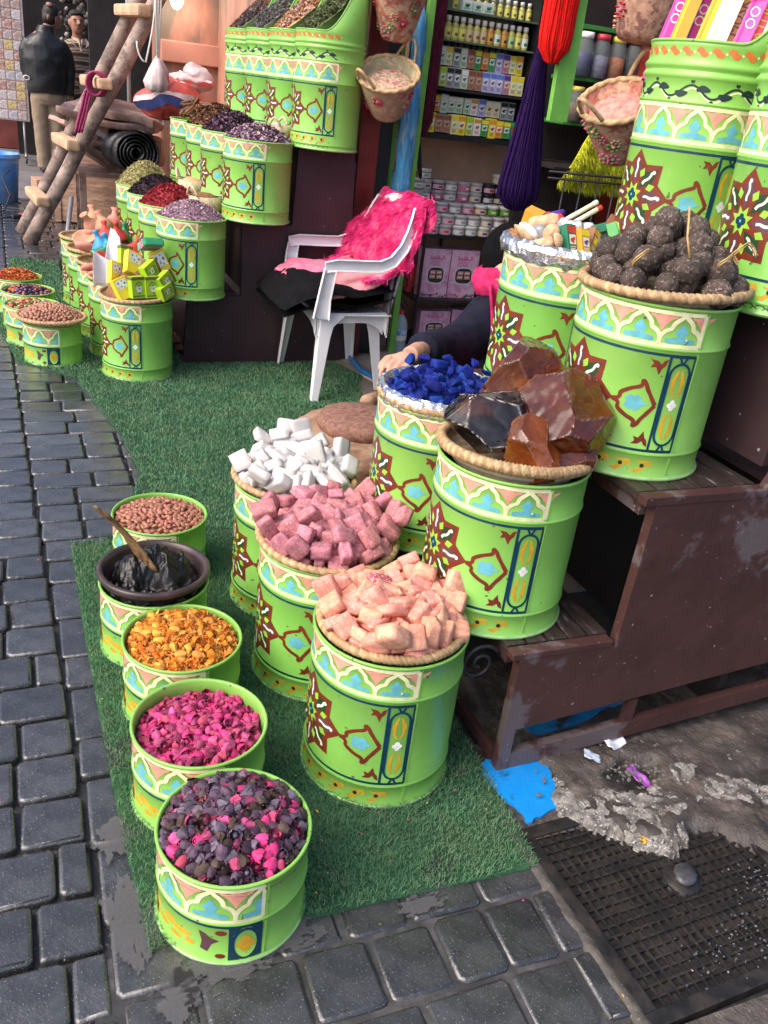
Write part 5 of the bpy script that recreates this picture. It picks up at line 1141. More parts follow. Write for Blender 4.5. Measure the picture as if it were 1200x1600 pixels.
def hm(n, c, **k): return M('herb_' + n, c, .8, .35, 80, bump=.6, bscale=150, spec=.2, **k)
hPurp, hPurp2, hPale = hm('purple', (.24, .12, .20)), hm('mauve', (.38, .24, .30)), hm('pale', (.52, .42, .40))
hRed, hRed2 = hm('red', (.26, .02, .03)), hm('crimson', (.36, .045, .05))
hDark, hDark2 = hm('dark', (.035, .02, .028)), hm('black', (.02, .015, .02))
hOlive, hOlive2 = hm('olive', (.26, .23, .09)), hm('straw', (.42, .37, .19))
hBrown, hBrown2 = hm('brown', (.22, .11, .055)), hm('rust', (.30, .13, .06))
hGreen, hGreen2, hGrey = hm('green', (.10, .12, .05)), hm('sage', (.17, .18, .10)), hm('grey', (.15, .13, .15))
hOr, hOr2 = hm('orange', (.62, .17, .03)), hm('peach', (.60, .32, .16))
row_g = [(.460, 4.09), (.43, 4.42), (.400, 4.76), (.37, 5.1), (.35, 5.44)]
row_1 = [(.730, 4.23), (.690, 4.575), (.672, 4.92), (.650, 5.26)]
row_2 = [(1.043, 4.27), (1.000, 4.615), (.985, 4.96), (.955, 5.31)]
row_3 = [(1.36, 4.27), (1.325, 4.615), (1.29, 4.96), (1.255, 5.31)]
row_s = [(.09, 4.29), (.012, 4.60), (-.005, 4.90), (-.06, 5.22)]
ordn = ['nearest', 'second', 'third', 'farthest', 'rearmost']
cont_g = ['yellow and green tea boxes', 'a white paper bag and clay dishes', 'clay dishes and lids', 'clay pots and coloured lids', 'small clay jugs']
for i, (x, y) in enumerate(row_g): drum('L', x, y, 0, ordn[i] + ' large ground drum of the far display, under ' + cont_g[i], GF)
c1 = ['pale mauve flower buds', 'dark red petals', 'blackish dried leaves', 'olive straw coloured herbs']
for i, (x, y) in enumerate(row_1): drum('L', x, y, .350, ordn[i] + ' low step drum of the far display, heaped with ' + c1[i], GF)
c2 = ['mixed purple and pale potpourri', 'dark purple leaves', 'brown twigs and bark', 'tied bundles of cinnamon bark']
for i, (x, y) in enumerate(row_2): drum('L', x, y, .706, ordn[i] + ' middle step drum of the far display, heaped with ' + c2[i], GF)
c3 = ['green dried leaves', 'orange brown dried flowers', 'grey sage leaves', 'grey brown dried herbs']
for i, (x, y) in enumerate(row_3): drum('T', x, y, 1.052, ordn[i] + ' tall scoop topped drum of the far display, filled with ' + c3[i], 'tall scoop topped drums')
cs = ['hazelnuts in a straw tray', 'green and orange dried pieces', 'dark blue and black dried fruit', 'orange dried flowers']
for i, (x, y) in enumerate(row_s): drum('S', x, y, 0, ordn[i] + ' small drum at the street edge, holding ' + cs[i], 'small drums at the street edge')
Zt = .350 + .352
herb('flower_bud_heap', 'heap of pale mauve dried flower buds in the nearest low step drum', *row_1[0], Zt, .155, .075, [hPurp2, hPale, hPurp], 2600, (.006, .012), 1)
herb('red_petal_heap', 'heap of dark red dried petals in the low step drum', *row_1[1], Zt, .155, .10, [hRed2, hRed, hRed], 1500, (.009, .018), 2)
herb('black_leaf_heap', 'heap of blackish dried leaves in the low step drum', *row_1[2], Zt, .155, .10, [hDark, hDark2], 1300, (.008, .016), 3)
herb('straw_herb_heap', 'heap of olive straw coloured herbs in the rear low step drum', *row_1[3], Zt, .155, .13, [hOlive, hOlive2, hOlive2], 1500, (.008, .016), 4)
Zt = .706 + .352
herb('potpourri_heap', 'heap of mixed purple and pale potpourri in the nearest middle step drum', *row_2[0], Zt, .155, .07, [hPurp, hPale, hDark, hPurp2], 1200, (.012, .024), 5)
herb('purple_leaf_heap', 'heap of dark purple leaves in the middle step drum', *row_2[1], Zt, .155, .10, [hDark, hPurp, hDark], 1400, (.010, .02), 6)
herb('twig_heap', 'heap of brown twigs and bark in the middle step drum', *row_2[2], Zt, .155, .11, [hBrown, hBrown2, hDark], 1300, (.012, .024), 7)
# cinnamon bark bundles
m_bark = M('bark', (.26, .12, .06), .8, .4, 40, bump=.8, bscale=80, stretch=(6, 6, 1), rvar=.15)
def bundle(seed):
    rr = random.Random(seed); g = G()
    for _ in range(10):
        a = rr.uniform(0, 6.28); r = rr.uniform(0, .018); g.tube([(r * math.cos(a), r * math.sin(a), -.06 + rr.uniform(-.008, .008)), (r * .8 * math.cos(a), r * .8 * math.sin(a), .06 + rr.uniform(-.008, .008))], rr.uniform(.003, .006), 5)
    g.tube([(.022 * math.cos(2 * PI * i / 12), .022 * math.sin(2 * PI * i / 12), 0) for i in range(12)], .002, 4, 0, True); return g.mesh('bundle', [m_bark])
bm_ = [bundle(i) for i in range(3)]
for i in range(16):
    a = U(0, 6.28); r = .12 * math.sqrt(U(0, 1)); o = link('bark_bundle', bm_[i % 3], None, (row_2[3][0] + r * math.cos(a), row_2[3][1] + r * math.sin(a), Zt + .02 + .11 * (1 - r / .14)), (PI / 2 + U(-.4, .4), U(-.3, .3), U(-.9, .5)))
    tag(o, 'tied bundle of reddish brown bark sticks heaped in the rear middle step drum', 'bark bundle', 'tied bark bundles')
Zt = 1.052 + .485
for i, (ms, nm, lb) in enumerate((([hGreen, hGreen2, hGreen], 'green_leaf_heap', 'slope of green dried leaves in the nearest tall drum'), ([hOr2, hBrown2, hPale], 'orange_flower_heap', 'slope of orange brown dried flowers in the second tall drum'), ([hGrey, hGreen2, hGrey], 'sage_heap', 'slope of grey sage leaves in the third tall drum'), ([hGrey, hBrown], 'grey_herb_heap', 'slope of grey brown herbs in the farthest tall drum'))):
    herb(nm, lb, *row_3[i], Zt - .02, .152, .03, ms, 1800, (.012, .024), 20 + i, slope=.26)
# small straw jars wedged between the drums
def pouch(name, label, loc, R, h, fillm, hr=.03):
    t = thing(name, label, 'basket', loc, (0, 0, U(0, 6)), 'little straw baskets with loop handles')
    g = G(); g.lathe([(.0005, 0), (R * .8, 0), (R, h * .6), (R * .95, h), (R * .88, h), (R * .9, h * .8), (.0005, h * .75)], 24, 0, fn=lambda j, a, r, z: (r * (1 + .03 * math.cos(z * 300)), z)); g.obj('woven_body', m_straw2, t)
    for s in (-1, 1):
        g = G(); g.tube([(s * R * .95 + .01 * s * math.sin(PI * i / 10), (i / 10 - .5) * R * .9, h + hr * 1.6 * math.sin(PI * i / 10)) for i in range(11)], .006, 6); g.obj('handle', m_straw2, t)
    g = G(); g.ell((0, 0, h * .8), (R * .88, R * .88, h * .35), 14, 6, 0, None, .1); g.obj('fill', fillm, t)
    return t
pouch('straw_basket', 'little straw basket of brown bark between the mauve buds and the potpourri drum', (.84, 4.50, .66), .085, .11, hBrown)
pouch('straw_basket', 'little straw basket behind the red petals with looped handles', (.84, 4.86, .70), .075, .10, hOr2)
pouch('straw_basket', 'little straw basket of pale chips at the right end of the potpourri drum', (1.17, 4.40, 1.06), .06, .07, hPale, .02)
pouch('straw_basket', 'little straw basket with loops standing behind the tea boxes', (.56, 4.62, .33), .07, .09, hOlive)
pouch('straw_basket', 'little straw basket with loops behind the coloured clay lids', (.51, 4.95, .36), .08, .09, hBrown2)

# hazelnuts
hx, hy = row_s[0]
basket(hx, hy, .206, .152, 'wide straw tray heaped with hazelnuts on a small drum', .02, .0, .010, .03)
m_hz = M('hazelnut', (.36, .17, .11), usz=.02, rough=.5, var=.2, scale=50, rvar=.2, hvar=.01, bump=.3, bscale=100)
g = G(); g.lathe([(.0005, -.5), (.30, -.38), (.47, -.05), (.38, .28), (.16, .46), (.0005, .56)], 9); hz = g.mesh('hazelnut', [m_hz])
for p in dome_pts(270, .137, .055, 15, .0128):
    s = U(.017, .021); tag(link('hazelnut', hz, None, (hx + p[0], hy + p[1], .206 + p[2] + .004), Euler((U(0, 6), U(0, 6), 0)).to_quaternion(), (s, s, s)), 'round brown hazelnut heaped in the wide straw tray', 'hazelnut', 'hazelnuts in the straw tray')
heap_core('hazelnut_bed', 'lower layers of hazelnuts in the straw tray', 'heap', hx, hy, .204, [(.142, -.006), (.09, .032), (.0005, .056)], m_hz, .004, 90)
for i, ms in ((1, [hOr2, hOlive, hGreen, hRed2, hOlive2]), (2, [hm('navy', (.03, .03, .09)), hDark, hOr, hPurp]), (3, [hOr, hOr, hOr2, hRed2])):
    x, y = row_s[i]
    g = G(); rr = random.Random(i)
    for _ in range(260 if i < 3 else 0):
        a = rr.uniform(0, 6.28); r = .118 * math.sqrt(rr.random()); s = rr.uniform(.007, .013); g.ell((r * math.cos(a), r * math.sin(a), .03 * (1 - (r / .12) ** 2) + .004), (s, s * .8, s * .7), 6, 4, rr.randrange(len(ms)), (rr.uniform(0, 3), 0, rr.uniform(0, 6)), .25)
    if i < 3: tag(stuff(g.obj('dried_fruit', ms, None, (x, y, .17))), ('green, orange and yellow dried pieces' if i == 1 else 'dark blue and black dried fruit with orange bits') + ' in a small drum', 'dried fruit')
    herb('loose_fill', ['', 'fill under the green and orange dried pieces', 'fill under the dark blue dried fruit', 'shaggy orange dried flowers in the rearmost street edge drum'][i], x, y, .168, .122, .028 if i < 3 else .05, ms, 300 if i < 3 else 1400, (.012, .024), 30 + i)
    if i in (1, 2):
        for k in range(2):
            pass

# tea boxes in a tray on the nearest ground drum
tx, ty = row_g[0]
basket(tx, ty, .374, .165, 'dark edged straw tray holding the tea boxes', 0, .06, .010, .03)
heap_core('tea_bed', 'loose herbs under the tea boxes in the tray', 'heap', tx, ty, .372, [(.14, -.01), (.115, .05), (.07, .115), (.0005, .14)], hBrown, .01, 40)
def tea(label, loc, rot, d, kind):
    t = thing('tea_box', label, 'tea box', loc, rot, 'tea boxes in the tray')
    base = {'y': cYe, 'g': cLi}[kind]
    g = G(); g.box((0, 0, 0), d, 0, None, .0012); g.obj('carton', base, t)
    x, y, z = d; g = G()
    for yy in (-y / 2 - .0006, y / 2 + .0006):
        if kind == 'y':
            g.add([(-x * .40, yy, -z * .02), (x * .40, yy, -z * .02), (x * .40, yy, z * .40), (-x * .40, yy, z * .40)], [(0, 1, 2, 3)], 0)
            y2 = yy * 1.02 + (.0004 if yy > 0 else -.0004)
            for (a, b, r, mi) in ((-.2, .28, .07, 1), (.1, .33, .05, 1), (.25, .2, .07, 2), (-.05, .1, .06, 1), (.15, .04, .05, 2), (-.28, .08, .09, 3)):
                g.add([(x * (a + r * math.cos(q)), y2, z * (b + r * .8 * math.sin(q))) for q in [k * PI / 4 for k in range(8)]], [tuple(range(8))], mi)
        else:
            pts = []
            for (a, b, r, mi) in ((0, -.08, .20, 0), (-.13, .0, .09, 0), (.13, .0, .09, 0), (0, -.26, .06, 2), (0, .1, .06, 2), (.02, -.06, .05, 2)):
                off = -.0005 * (mi + 1) if yy < 0 else .0005 * (mi + 1)
                g.add([(x * (a + r * math.cos(q)), yy + off, z * (b + r * .8 * math.sin(q))) for q in [k * PI / 4 for k in range(8)]], [tuple(range(8))], mi)
            for k in range(8):
                a0, a1 = PI * k / 8, PI * (k + 1) / 8
                g.add([(x * r * math.cos(a), yy, z * (.06 + r * .8 * math.sin(a))) for r, a in ((.25, a0), (.25, a1), (.20, a1), (.20, a0))], [(0, 1, 2, 3)], 2)
            g.add([(-x * .4, yy, -z * .42), (x * .4, yy, -z * .42), (x * .4, yy, -z * .37), (-x * .4, yy, -z * .37)], [(0, 1, 2, 3)], 2)
    g.obj('printed_front', [cW, cBl, cDG, cYe], t)
    if kind == 'g':
        g = G(); g.box((0, 0, z / 2 - .008), (x + .0016, y + .0016, .014), 0, None); g.obj('lid_band', C('olive', (.14, .13, .05)), t)
    return t
z0 = .39
tea('lime green tea box standing at the front left of the tray', (.447, 3.965, z0 + .042), (-.12, 0, .38), (.068, .038, .094), 'g')
tea('lime green tea box standing at the front right of the tray', (.510, 3.978, z0 + .042), (-.12, 0, .34), (.068, .038, .094), 'g')
tea('yellow tea box low at the front left of the tray', (.383, 3.985, z0 + .028), (-.35, -.30, .45), (.065, .035, .095), 'y')
tea('yellow tea box tilted in the middle of the pile', (.44, 4.06, z0 + .125), (-.55, .42, .35), (.072, .035, .105), 'y')
tea('lime green tea box lying tilted in the centre of the pile', (.512, 4.03, z0 + .105), (-.45, 1.15, .35), (.07, .035, .10), 'g')
tea('yellow tea box standing at the far right of the pile', (.575, 4.12, z0 + .11), (-.2, -.38, .3), (.065, .035, .14), 'y')
tea('lime green tea box at the right of the tray below the yellow one', (.575, 4.00, z0 + .07), (-.4, 1.05, .3), (.065, .035, .09), 'g')
tea('lime green tea box lying flat at the right rim of the tray', (.575, 3.98, z0 + .025), (-.5, 1.25, .3), (.06, .035, .10), 'g')
tea('yellow tea box leaning against the white paper bag', (.36, 4.06, z0 + .08), (-.3, .35, .6), (.06, .03, .10), 'y')
tea('lime green tea box behind the tilted yellow one', (.415, 4.12, z0 + .14), (-.3, .2, .4), (.06, .03, .10), 'g')
pk = thing('soap_pack', 'clear pack of green and pink soap bars on top of the tea boxes', 'soap pack', (.525, 4.10, z0 + .205), (-.5, .05, .25))
for k, cc in enumerate((cGr, cPk, cDG)):
    g = G(); g.box((0, -.03 + .03 * k, 0), (.085, .028, .03), 0, None, .003); g.obj('soap_bar', (M('soap_green', (.05, .40, .17), .3), M('soap_pink', (.60, .22, .40), .3), M('soap_sage', (.25, .42, .32), .3))[k], pk)
g = G(); g.box((0, 0, 0), (.092, .096, .034), 0, None, .003); g.obj('clear_wrapper', M('film', (.9, .9, .9), .08, .02, 10, trans=1.0, ior=1.1), pk)
# white paper
m_paper = M('paper', (.78, .76, .80), .7, .04, 8, sss=.1)
g = G()
g.sheet(lambda u, v: (.17 * (u - .5) * (1 - .75 * v) - .02 * v, .05 * (v - .5) + .03 * math.sin(u * 5 + v * 2), .25 * v * (1 - .25 * u) + .02 * n1((u * 3, v * 3, 2), 1.5)), 14, 14)
g.sheet(lambda u, v: (.20 * (u - .5) * (1 - .5 * v) - .05 - .04 * v, .06 * (v - .5) - .03 + .03 * math.sin(u * 6), .15 * v * (1 - .35 * u) + .02 * n1((u * 3, v * 3, 7), 1.5)), 12, 12)
o = g.obj('white_paper', m_paper, None, (.395, 4.28, .37), (.1, .1, .35)); md = o.modifiers.new('thick', 'SOLIDIFY'); md.thickness = .0015
tag(o, 'crumpled white paper sheet standing between the tea boxes and the clay dishes', 'paper')
# clay ware on the drums behind
mt_cl = [M('clay', (.52, .26, .16), .75, .15, 30, rvar=.12), M('clay_red', (.55, .05, .045), .5, .1, 30), M('clay_green', (.02, .22, .09), .5, .1, 30), M('clay_blue', (.03, .26, .48), .5, .1, 30), M('clay_pink', (.60, .24, .18), .7, .1, 30)]
cn = ['natural clay', 'red painted', 'green painted', 'blue painted', 'pinkish']
gd = G(); gd.lathe([(.0005, 0), (.022, 0), (.036, .006), (.042, .018), (.038, .018), (.03, .010), (.0005, .007)], 24)
gl = G(); gl.lathe([(.034, 0), (.034, .004), (.028, .012), (.018, .024), (.010, .034), (.007, .044), (.011, .052), (.009, .058), (.0005, .06)], 24)
gj = G(); gj.lathe([(.0005, 0), (.02, 0), (.032, .014), (.034, .028), (.022, .048), (.012, .058), (.011, .072), (.017, .082), (.013, .082), (.0005, .075)], 24)
mesh_c = {k: [q.mesh(k, [m_]) for m_ in mt_cl] for k, q in (('dish', gd), ('lid', gl), ('jug', gj))}
for i in (1, 2, 3, 4): basket(row_g[i][0], row_g[i][1], .374, .16, 'straw tray of clay ware on the ' + ordn[i] + ' ground drum of the far display', 0, 0, .010, .03)
clay = [('dish', 4, .36, 4.30, .40, 'stacked behind the white paper'), ('dish', 4, .33, 4.36, .39, 'at the front of the tray beside the white paper'), ('dish', 0, .42, 4.42, .43, 'in the middle of the pile of clay ware'), ('dish', 1, .37, 4.50, .43, 'upside down in the pile of clay ware'),
        ('dish', 4, .30, 4.45, .40, 'on the left rim of the second tray'), ('lid', 2, .335, 4.62, .42, 'at the left of the pile of clay ware'), ('lid', 3, .36, 4.70, .46, 'on the pile, beside the green one'), ('lid', 3, .40, 4.66, .455, 'on the pile, the larger blue one'), ('lid', 0, .43, 4.58, .44, 'tipped on the pile, in front of the blue ones'),
        ('lid', 1, .40, 4.92, .47, 'at the top left of the pile'), ('lid', 1, .455, 4.85, .49, 'at the top of the pile'), ('lid', 2, .49, 4.90, .47, 'behind the red ones at right'), ('lid', 1, .51, 4.70, .44, 'at the right edge of the pile'), ('lid', 4, .50, 4.45, .43, 'right of the white paper'),
        ('dish', 4, .29, 4.80, .42, 'on the left rim of the third tray'), ('dish', 0, .30, 5.02, .43, 'at the left rim of the fourth tray'), ('dish', 4, .35, 5.08, .45, 'beneath the jugs'), ('jug', 0, .37, 5.18, .45, 'leftmost of the jugs'), ('jug', 0, .42, 5.12, .46, 'middle one of the jugs'), ('jug', 4, .46, 5.2, .46, 'rightmost of the jugs'), ('jug', 0, .38, 5.4, .44, 'behind the other jugs')]
for (k, mi, x, y, z, lb) in clay:
    s = 1.5; o = link({'dish': 'clay_dish', 'lid': 'tagine_top', 'jug': 'clay_jug'}[k], mesh_c[k][mi], None, (x, y, z), (U(-.6, .4), U(-.5, .5), U(0, 6)), (s, s, s)); tag(o, cn[mi] + ' clay ' + ('tagine top' if k == 'lid' else k) + ' ' + lb, {'dish': 'clay dish', 'lid': 'tagine top', 'jug': 'clay jug'}[k], 'clay ware on the ground drums')

# ================================================================ LADDER, CRATES AND BUNDLES BEHIND
m_pole = M('weathered_pole', (.30, .225, .185), .75, .3, 8, bump=.8, bscale=40, col2=(.16, .115, .10), mscale=14, mlo=.45, mhi=.62)
m_rawwood = M('raw_wood', (.55, .36, .22), .7, .2, 14, bump=.5, bscale=50)
L = thing('wooden_ladder', 'rough pole ladder leaning to the right in front of the two men', 'ladder', (.03, 7.4, 0))
A0, A1 = Vector((.027, 7.195, .0)), Vector((1.03, 6.93, 1.86)); B0, B1 = Vector((-.019, 7.606, .0)), Vector((.945, 7.33, 1.86))
base = Vector((.03, 7.4, 0))
for (p, q) in ((A0, A1), (B0, B1)):
    g = G(); pts = []; rr = []
    for i in range(15):
        t = i / 14; pts.append(p.lerp(q, t) - base + Vector((.012 * n1((t * 4, 0, p.y), 1), .012 * n1((t * 4, 2, p.y), 1), 0))); rr.append(.054 * (1 + .10 * n1((t * 5, 5, p.y), 1)))
    g.tube(pts, rr, 12); g.obj('rail', m_pole, L)
for k, t in enumerate((.155, .375, .60, .86)):
    a, b = A0.lerp(A1, t) - base, B0.lerp(B1, t) - base; d = (a - b).normalized()
    off = Vector((-.06, 0, .035))
    g = G(); p = b - d * .02 + off; q = a + d * .13 + off
    ax = (q - p); rot = ax.to_track_quat('X', 'Z').to_matrix()
    g.box((0, 0, 0), (ax.length, .10, .075), 0, None, .02)
    vs = [rot @ (Vector(v) + nvec(v, 9, k) * .008) + (p + q) / 2 for v in g.v]; g.v = vs; g.obj('rung', m_rawwood, L)
m_rope = M('magenta_rope', (.34, .035, .12), .7, .2, 80, bump=.8, bscale=200)
g = G(); c = A0.lerp(A1, .60) + Vector((-.08, -.06, .03))
for k in range(4): g.tube([c + Vector((.055 * math.cos(s_ * .33 + k) + .012 * k - .03, -.03 + .015 * k, .075 * math.sin(s_ * .33 + k))) for s_ in range(20)], .009, 6, 0, True)
for k in range(3): g.tube([c + Vector((-.05 - .02 * k - .010 * s_, .0, -.05 - .035 * s_ + .005 * math.sin(s_ + k))) for s_ in range(9)], .010, 6)
tag(g.obj('magenta_rope', m_rope), 'magenta rope coiled round a rung of the ladder', 'rope')

m_crate = M('crate_board', (.46, .29, .20), .7, .3, 6, bump=.3, bscale=30, stretch=(1, 1, 5), col2=(.30, .18, .13), mscale=5)
cr = thing('wooden_crate', 'large worn plywood crate behind the ladder, under the black roll', 'crate', (.62, 8.42, 0), (0, 0, R_(-14)))
for (c, d) in (((0, -.30, .28), (.56, .02, .54)), ((-.29, 0, .28), (.02, .58, .54)), ((.29, 0, .28), (.02, .58, .54)), ((0, .3, .28), (.56, .02, .54)), ((0, 0, .56), (.60, .62, .02))):
    g = G(); g.box(c, d, 0, None, .003); g.obj('board', m_crate, cr)
for s in (-1, 1):
    g = G(); g.box((s * .275, -.315, .28), (.05, .012, .55), 0, None, .002); g.obj('batten', m_crate, cr)
cb = thing('carton', 'small tan carton with a round hole standing left of the crate', 'carton', (.20, 8.75, 0), (0, 0, .2))
g = G(); g.box((0, 0, .14), (.20, .22, .28), 0, None, .004); g.obj('box_body', M('tan_card', (.42, .26, .18), .7, .1, 20), cb)
g = G(); g.lathe([(.0005, 0), (.035, 0), (.035, .004), (.0005, .004)], 16); g.obj('hole', cBk, cb, (.101, 0, .15), (0, PI / 2, 0))
m_tarp = M('black_tarp', (.012, .013, .015), .25, .3, 10, bump=.7, bscale=30, spec=.6)
g = G(); pts = []
r0 = thing('tarp_roll', 'black plastic tarp rolled up and seen end on, above the crate', 'tarp roll', (.80, 7.02, .715), (0, 0, R_(10)))
n = 150; vs = []
for i in range(n + 1):
    a = i / n * 2 * PI * 5.2; r = .035 + .135 * i / n + .006 * n1((math.cos(a) * 2, math.sin(a) * 2, i * .03), 2)
    for yy in (-.02 - .012 * n1((i * .2, 0, 0), 1), .75): vs.append((r * math.cos(a), yy, r * math.sin(a) * .95))
g.add(vs, [(i * 2, i * 2 + 2, i * 2 + 3, i * 2 + 1) for i in range(n)], 0, True); o = g.obj('rolled_sheet', m_tarp, r0); md = o.modifiers.new('thick', 'SOLIDIFY'); md.thickness = .009
def slab(name, label, cat, loc, rot, d, mat, bend=.03, n=14):
    g = G(); g.box((0, 0, 0), d, 0, None, min(d) * .3); bm = bmesh.new(); me = g.mesh('t'); bm.from_mesh(me); bmesh.ops.subdivide_edges(bm, edges=bm.edges[:], cuts=3, use_grid_fill=True)
    for v in bm.verts: v.co += nvec(v.co, 4, loc[0] * 5) * bend
    bm.to_mesh(me); bm.free(); me.name = name
    me.materials.append(mat); me.polygons.foreach_set('use_smooth', [True] * len(me.polygons)); me.set_sharp_from_angle(angle=R_(40))
    return tag(link(name, me, None, loc, rot), label, cat)
m_hide = M('brown_hide', (.16, .095, .08), .42, .35, 7, bump=.4, bscale=30, col2=(.30, .20, .17), mscale=6)
m_boardp = M('pink_board', (.46, .27, .21), .6, .25, 6, bump=.3, bscale=30)
slab('folded_hide', 'folded brown hide on top of the stack beside the ladder', 'hide', (.84, 7.35, .955), (.12, .12, -.5), (.44, .42, .07), m_hide)
slab('folded_hide', 'lower folded brown hide with pale edge, under the top one', 'hide', (.78, 7.42, .885), (.05, .08, -.3), (.48, .5, .05), m_hide)
slab('folded_hide', 'dark folded hide sagging to the left of the stack', 'hide', (.54, 7.6, .90), (.1, .30, -.3), (.40, .5, .05), m_hide, .05)
slab('leaning_board', 'long brown board sloping from the crate to the ladder', 'board', (.50, 7.75, .76), (0, .38, R_(12)), (.48, .5, .035), m_boardp, .01)
slab('leaning_board', 'reddish brown panel lying under the black roll', 'board', (.52, 7.62, .64), (0, .50, R_(12)), (.42, .45, .06), m_hide, .01)
slab('stone_block', 'beige stone block right of the black roll', 'block', (.95, 7.4, .70), (0, .1, -.2), (.22, .3, .22), M('beige_stone', (.36, .27, .20), .8, .2, 14, bump=.5))
slab('stone_block', 'beige block under the stack of hides at the right', 'block', (.94, 7.55, .42), (0, 0, -.2), (.24, .3, .30), MATS['beige_stone'])
sp = thing('support_table', 'low dark table carrying the hides and the black roll', 'table', (.72, 7.6, 0))
g = G(); g.box((0, .05, .50), (.62, .62, .03)); g.obj('table_top', m_hide, sp)
for sx_ in (-1, 1):
    for sy_ in (-1, 1):
        g = G(); g.box((sx_ * .28, .05 + sy_ * .28, .245), (.05, .05, .48)); g.obj('leg', m_hide, sp)
# rubbish bags
m_bagr = M('bag_red', (.55, .09, .07), .35, .2, 9, bump=.5, bscale=22, spec=.5)
m_bagw = M('bag_white', (.62, .50, .50), .4, .15, 9, bump=.5, bscale=22)
m_bagb = M('bag_blue', (.05, .07, .22), .4, .2, 9)
def bag(label, loc, r, mat, seed, rot=None, stripes=()):
    t = thing('plastic_bag', label, 'plastic bag', loc, rot, 'plastic bags piled against the pink wall')
    g = G(); g.ell((0, 0, 0), r, 44, 28)
    g.v = [tuple(Vector(v) + nvec(v, 5, seed) * .05 + nvec(v, 16, seed) * .022 + nvec(v, 38, seed) * .007) for v in g.v]; g.obj('bag_body', mat, t)
    for (mt, a, b) in stripes:
        g = G(); k = 20
        vs = []
        for i in range(k + 1):
            q = PI * (1.05 + .9 * i / k)
            for zz in (a, b):
                c_ = math.sqrt(max(0, 1 - (zz / r[2]) ** 2)); v = Vector((r[0] * c_ * math.cos(q), r[1] * c_ * math.sin(q), zz)); v = v + nvec(v, 5, seed) * .05 + nvec(v, 16, seed) * .022; vs.append(v * 1.05)
        g.add(vs, [(i * 2, i * 2 + 2, i * 2 + 3, i * 2 + 1) for i in range(k)], 0, True); g.obj('stripe', mt, t)
    return t
bag('red plastic bag with white and blue stripes slumped by the pink wall', (1.02, 6.75, 1.10), (.24, .18, .13), m_bagr, 3, None, ((m_bagw, .0, .03), (m_bagb, -.05, -.005)))
bag('pale striped plastic bag lying over the red one', (1.10, 6.85, 1.20), (.22, .14, .06), m_bagw, 6, (0, -.15, 0), ((m_bagr, -.01, .012),))
bag('small white and red bag with a blue knot at the top right of the bags', (1.22, 6.9, 1.26), (.09, .09, .09), m_bagw, 9, None, ((m_bagr, -.02, .0), (m_bagb, -.06, -.03)))
sh = thing('bag_stand', 'dark trestle behind the drums carrying the plastic bags', 'trestle', (1.22, 6.8, 0))
g = G(); g.box((0, 0, .96), (.56, .4, .03)); g.obj('top', m_hide, sh)
for s in (-1, 1):
    g = G(); g.box((s * .04 + .2, 0, .47), (.05, .36, .94)); g.obj('leg', m_hide, sh)
hb = thing('hanging_bag', 'pinkish white carrier bag hanging on white strings in front of the doorway', 'bag', (.90, 6.6, 1.26))
g = G(); g.lathe([(.005, .10), (.03, .08), (.06, .02), (.075, -.05), (.06, -.10), (.0005, -.12)], 20, 0, fn=lambda j, a, r, z: (r * (1 + .35 * n1((math.cos(a) * 3, math.sin(a) * 3, j * .4), 1.5) + .15 * math.cos(a * 7 + j)), z + .02 * n1((math.cos(a) * 2, math.sin(a) * 2, j), 2))); g.obj('bag_body', m_bagw, hb)
for k in range(3):
    g = G(); g.tube([(0.004 * k, 0, .09), (-.01 + .02 * k, 0, .5), (.0 + .05 * k, 0, 1.2)], .006, 5); g.obj('string', cW, hb)
g = G(); g.tube([(.83 - .06 * math.cos(i * .25), 6.62, 1.32 + .12 * (1 - math.sin(i * .25)) * (i < 7) + (.06 * (i - 6) if i > 6 else 0)) for i in range(14)], .006, 5)
tag(g.obj('loose_cord', cW), 'white cord looping down in the dark doorway', 'cord')
# blue bucket, red tool
bk = thing('bucket', 'large blue plastic bucket at the left edge of the street', 'bucket', (-.19, 9.15, 0))
g = G(); g.lathe([(.0005, .0), (.15, 0), (.185, .40), (.195, .42), (.19, .43), (.18, .42), (.145, .02), (.0005, .02)], 40); g.obj('bucket_body', M('bucket_blue', (.07, .26, .68), .35, .1, 8, col2=(.18, .32, .55), mscale=6), bk)
g = G(); g.lathe([(.188, .385), (.196, .39), (.196, .41), (.19, .415)], 40); g.obj('rim', MATS['bucket_blue'], bk)
tl = thing('power_tool', 'red and black power tool with a cable lying on the paving by the ladder', 'power tool', (.03, 8.2, .03), (0, 0, .6))
g = G(); g.box((0, 0, 0), (.14, .05, .05), 0, None, .015); g.obj('tool_body', cRd, tl)
g = G(); g.box((-.10, .0, .0), (.10, .04, .04), 0, None, .012); g.obj('tool_handle', cBk, tl)
g = G(); g.tube([(-.14, 0, 0), (-.25, .1, -.02), (-.2, .3, -.02), (.05, .4, -.02), (.15, .45, .1), (.12, .5, .25), (.2, .5, .3)], .008, 5); g.obj('cable', cBk, tl)
wh = thing('hand_truck', 'dark wheel and grey handle of a small cart beside the clay pots', 'cart', (.245, 6.2, .10))
g = G()
for yy in (0,): g.lathe([(.06, -.015), (.10, -.02), (.11, 0), (.10, .02), (.06, .015)], 28)
g.obj('wheel', cBk, wh, (0, 0, 0), (PI / 2, 0, R_(70)))
g = G(); g.tube([(0, 0, .0), (.03, .3, .12), (.08, .6, .3)], .016, 8); g.obj('handle', M('grey_metal', (.35, .35, .36), .4, .1, 20, metal=.6), wh)
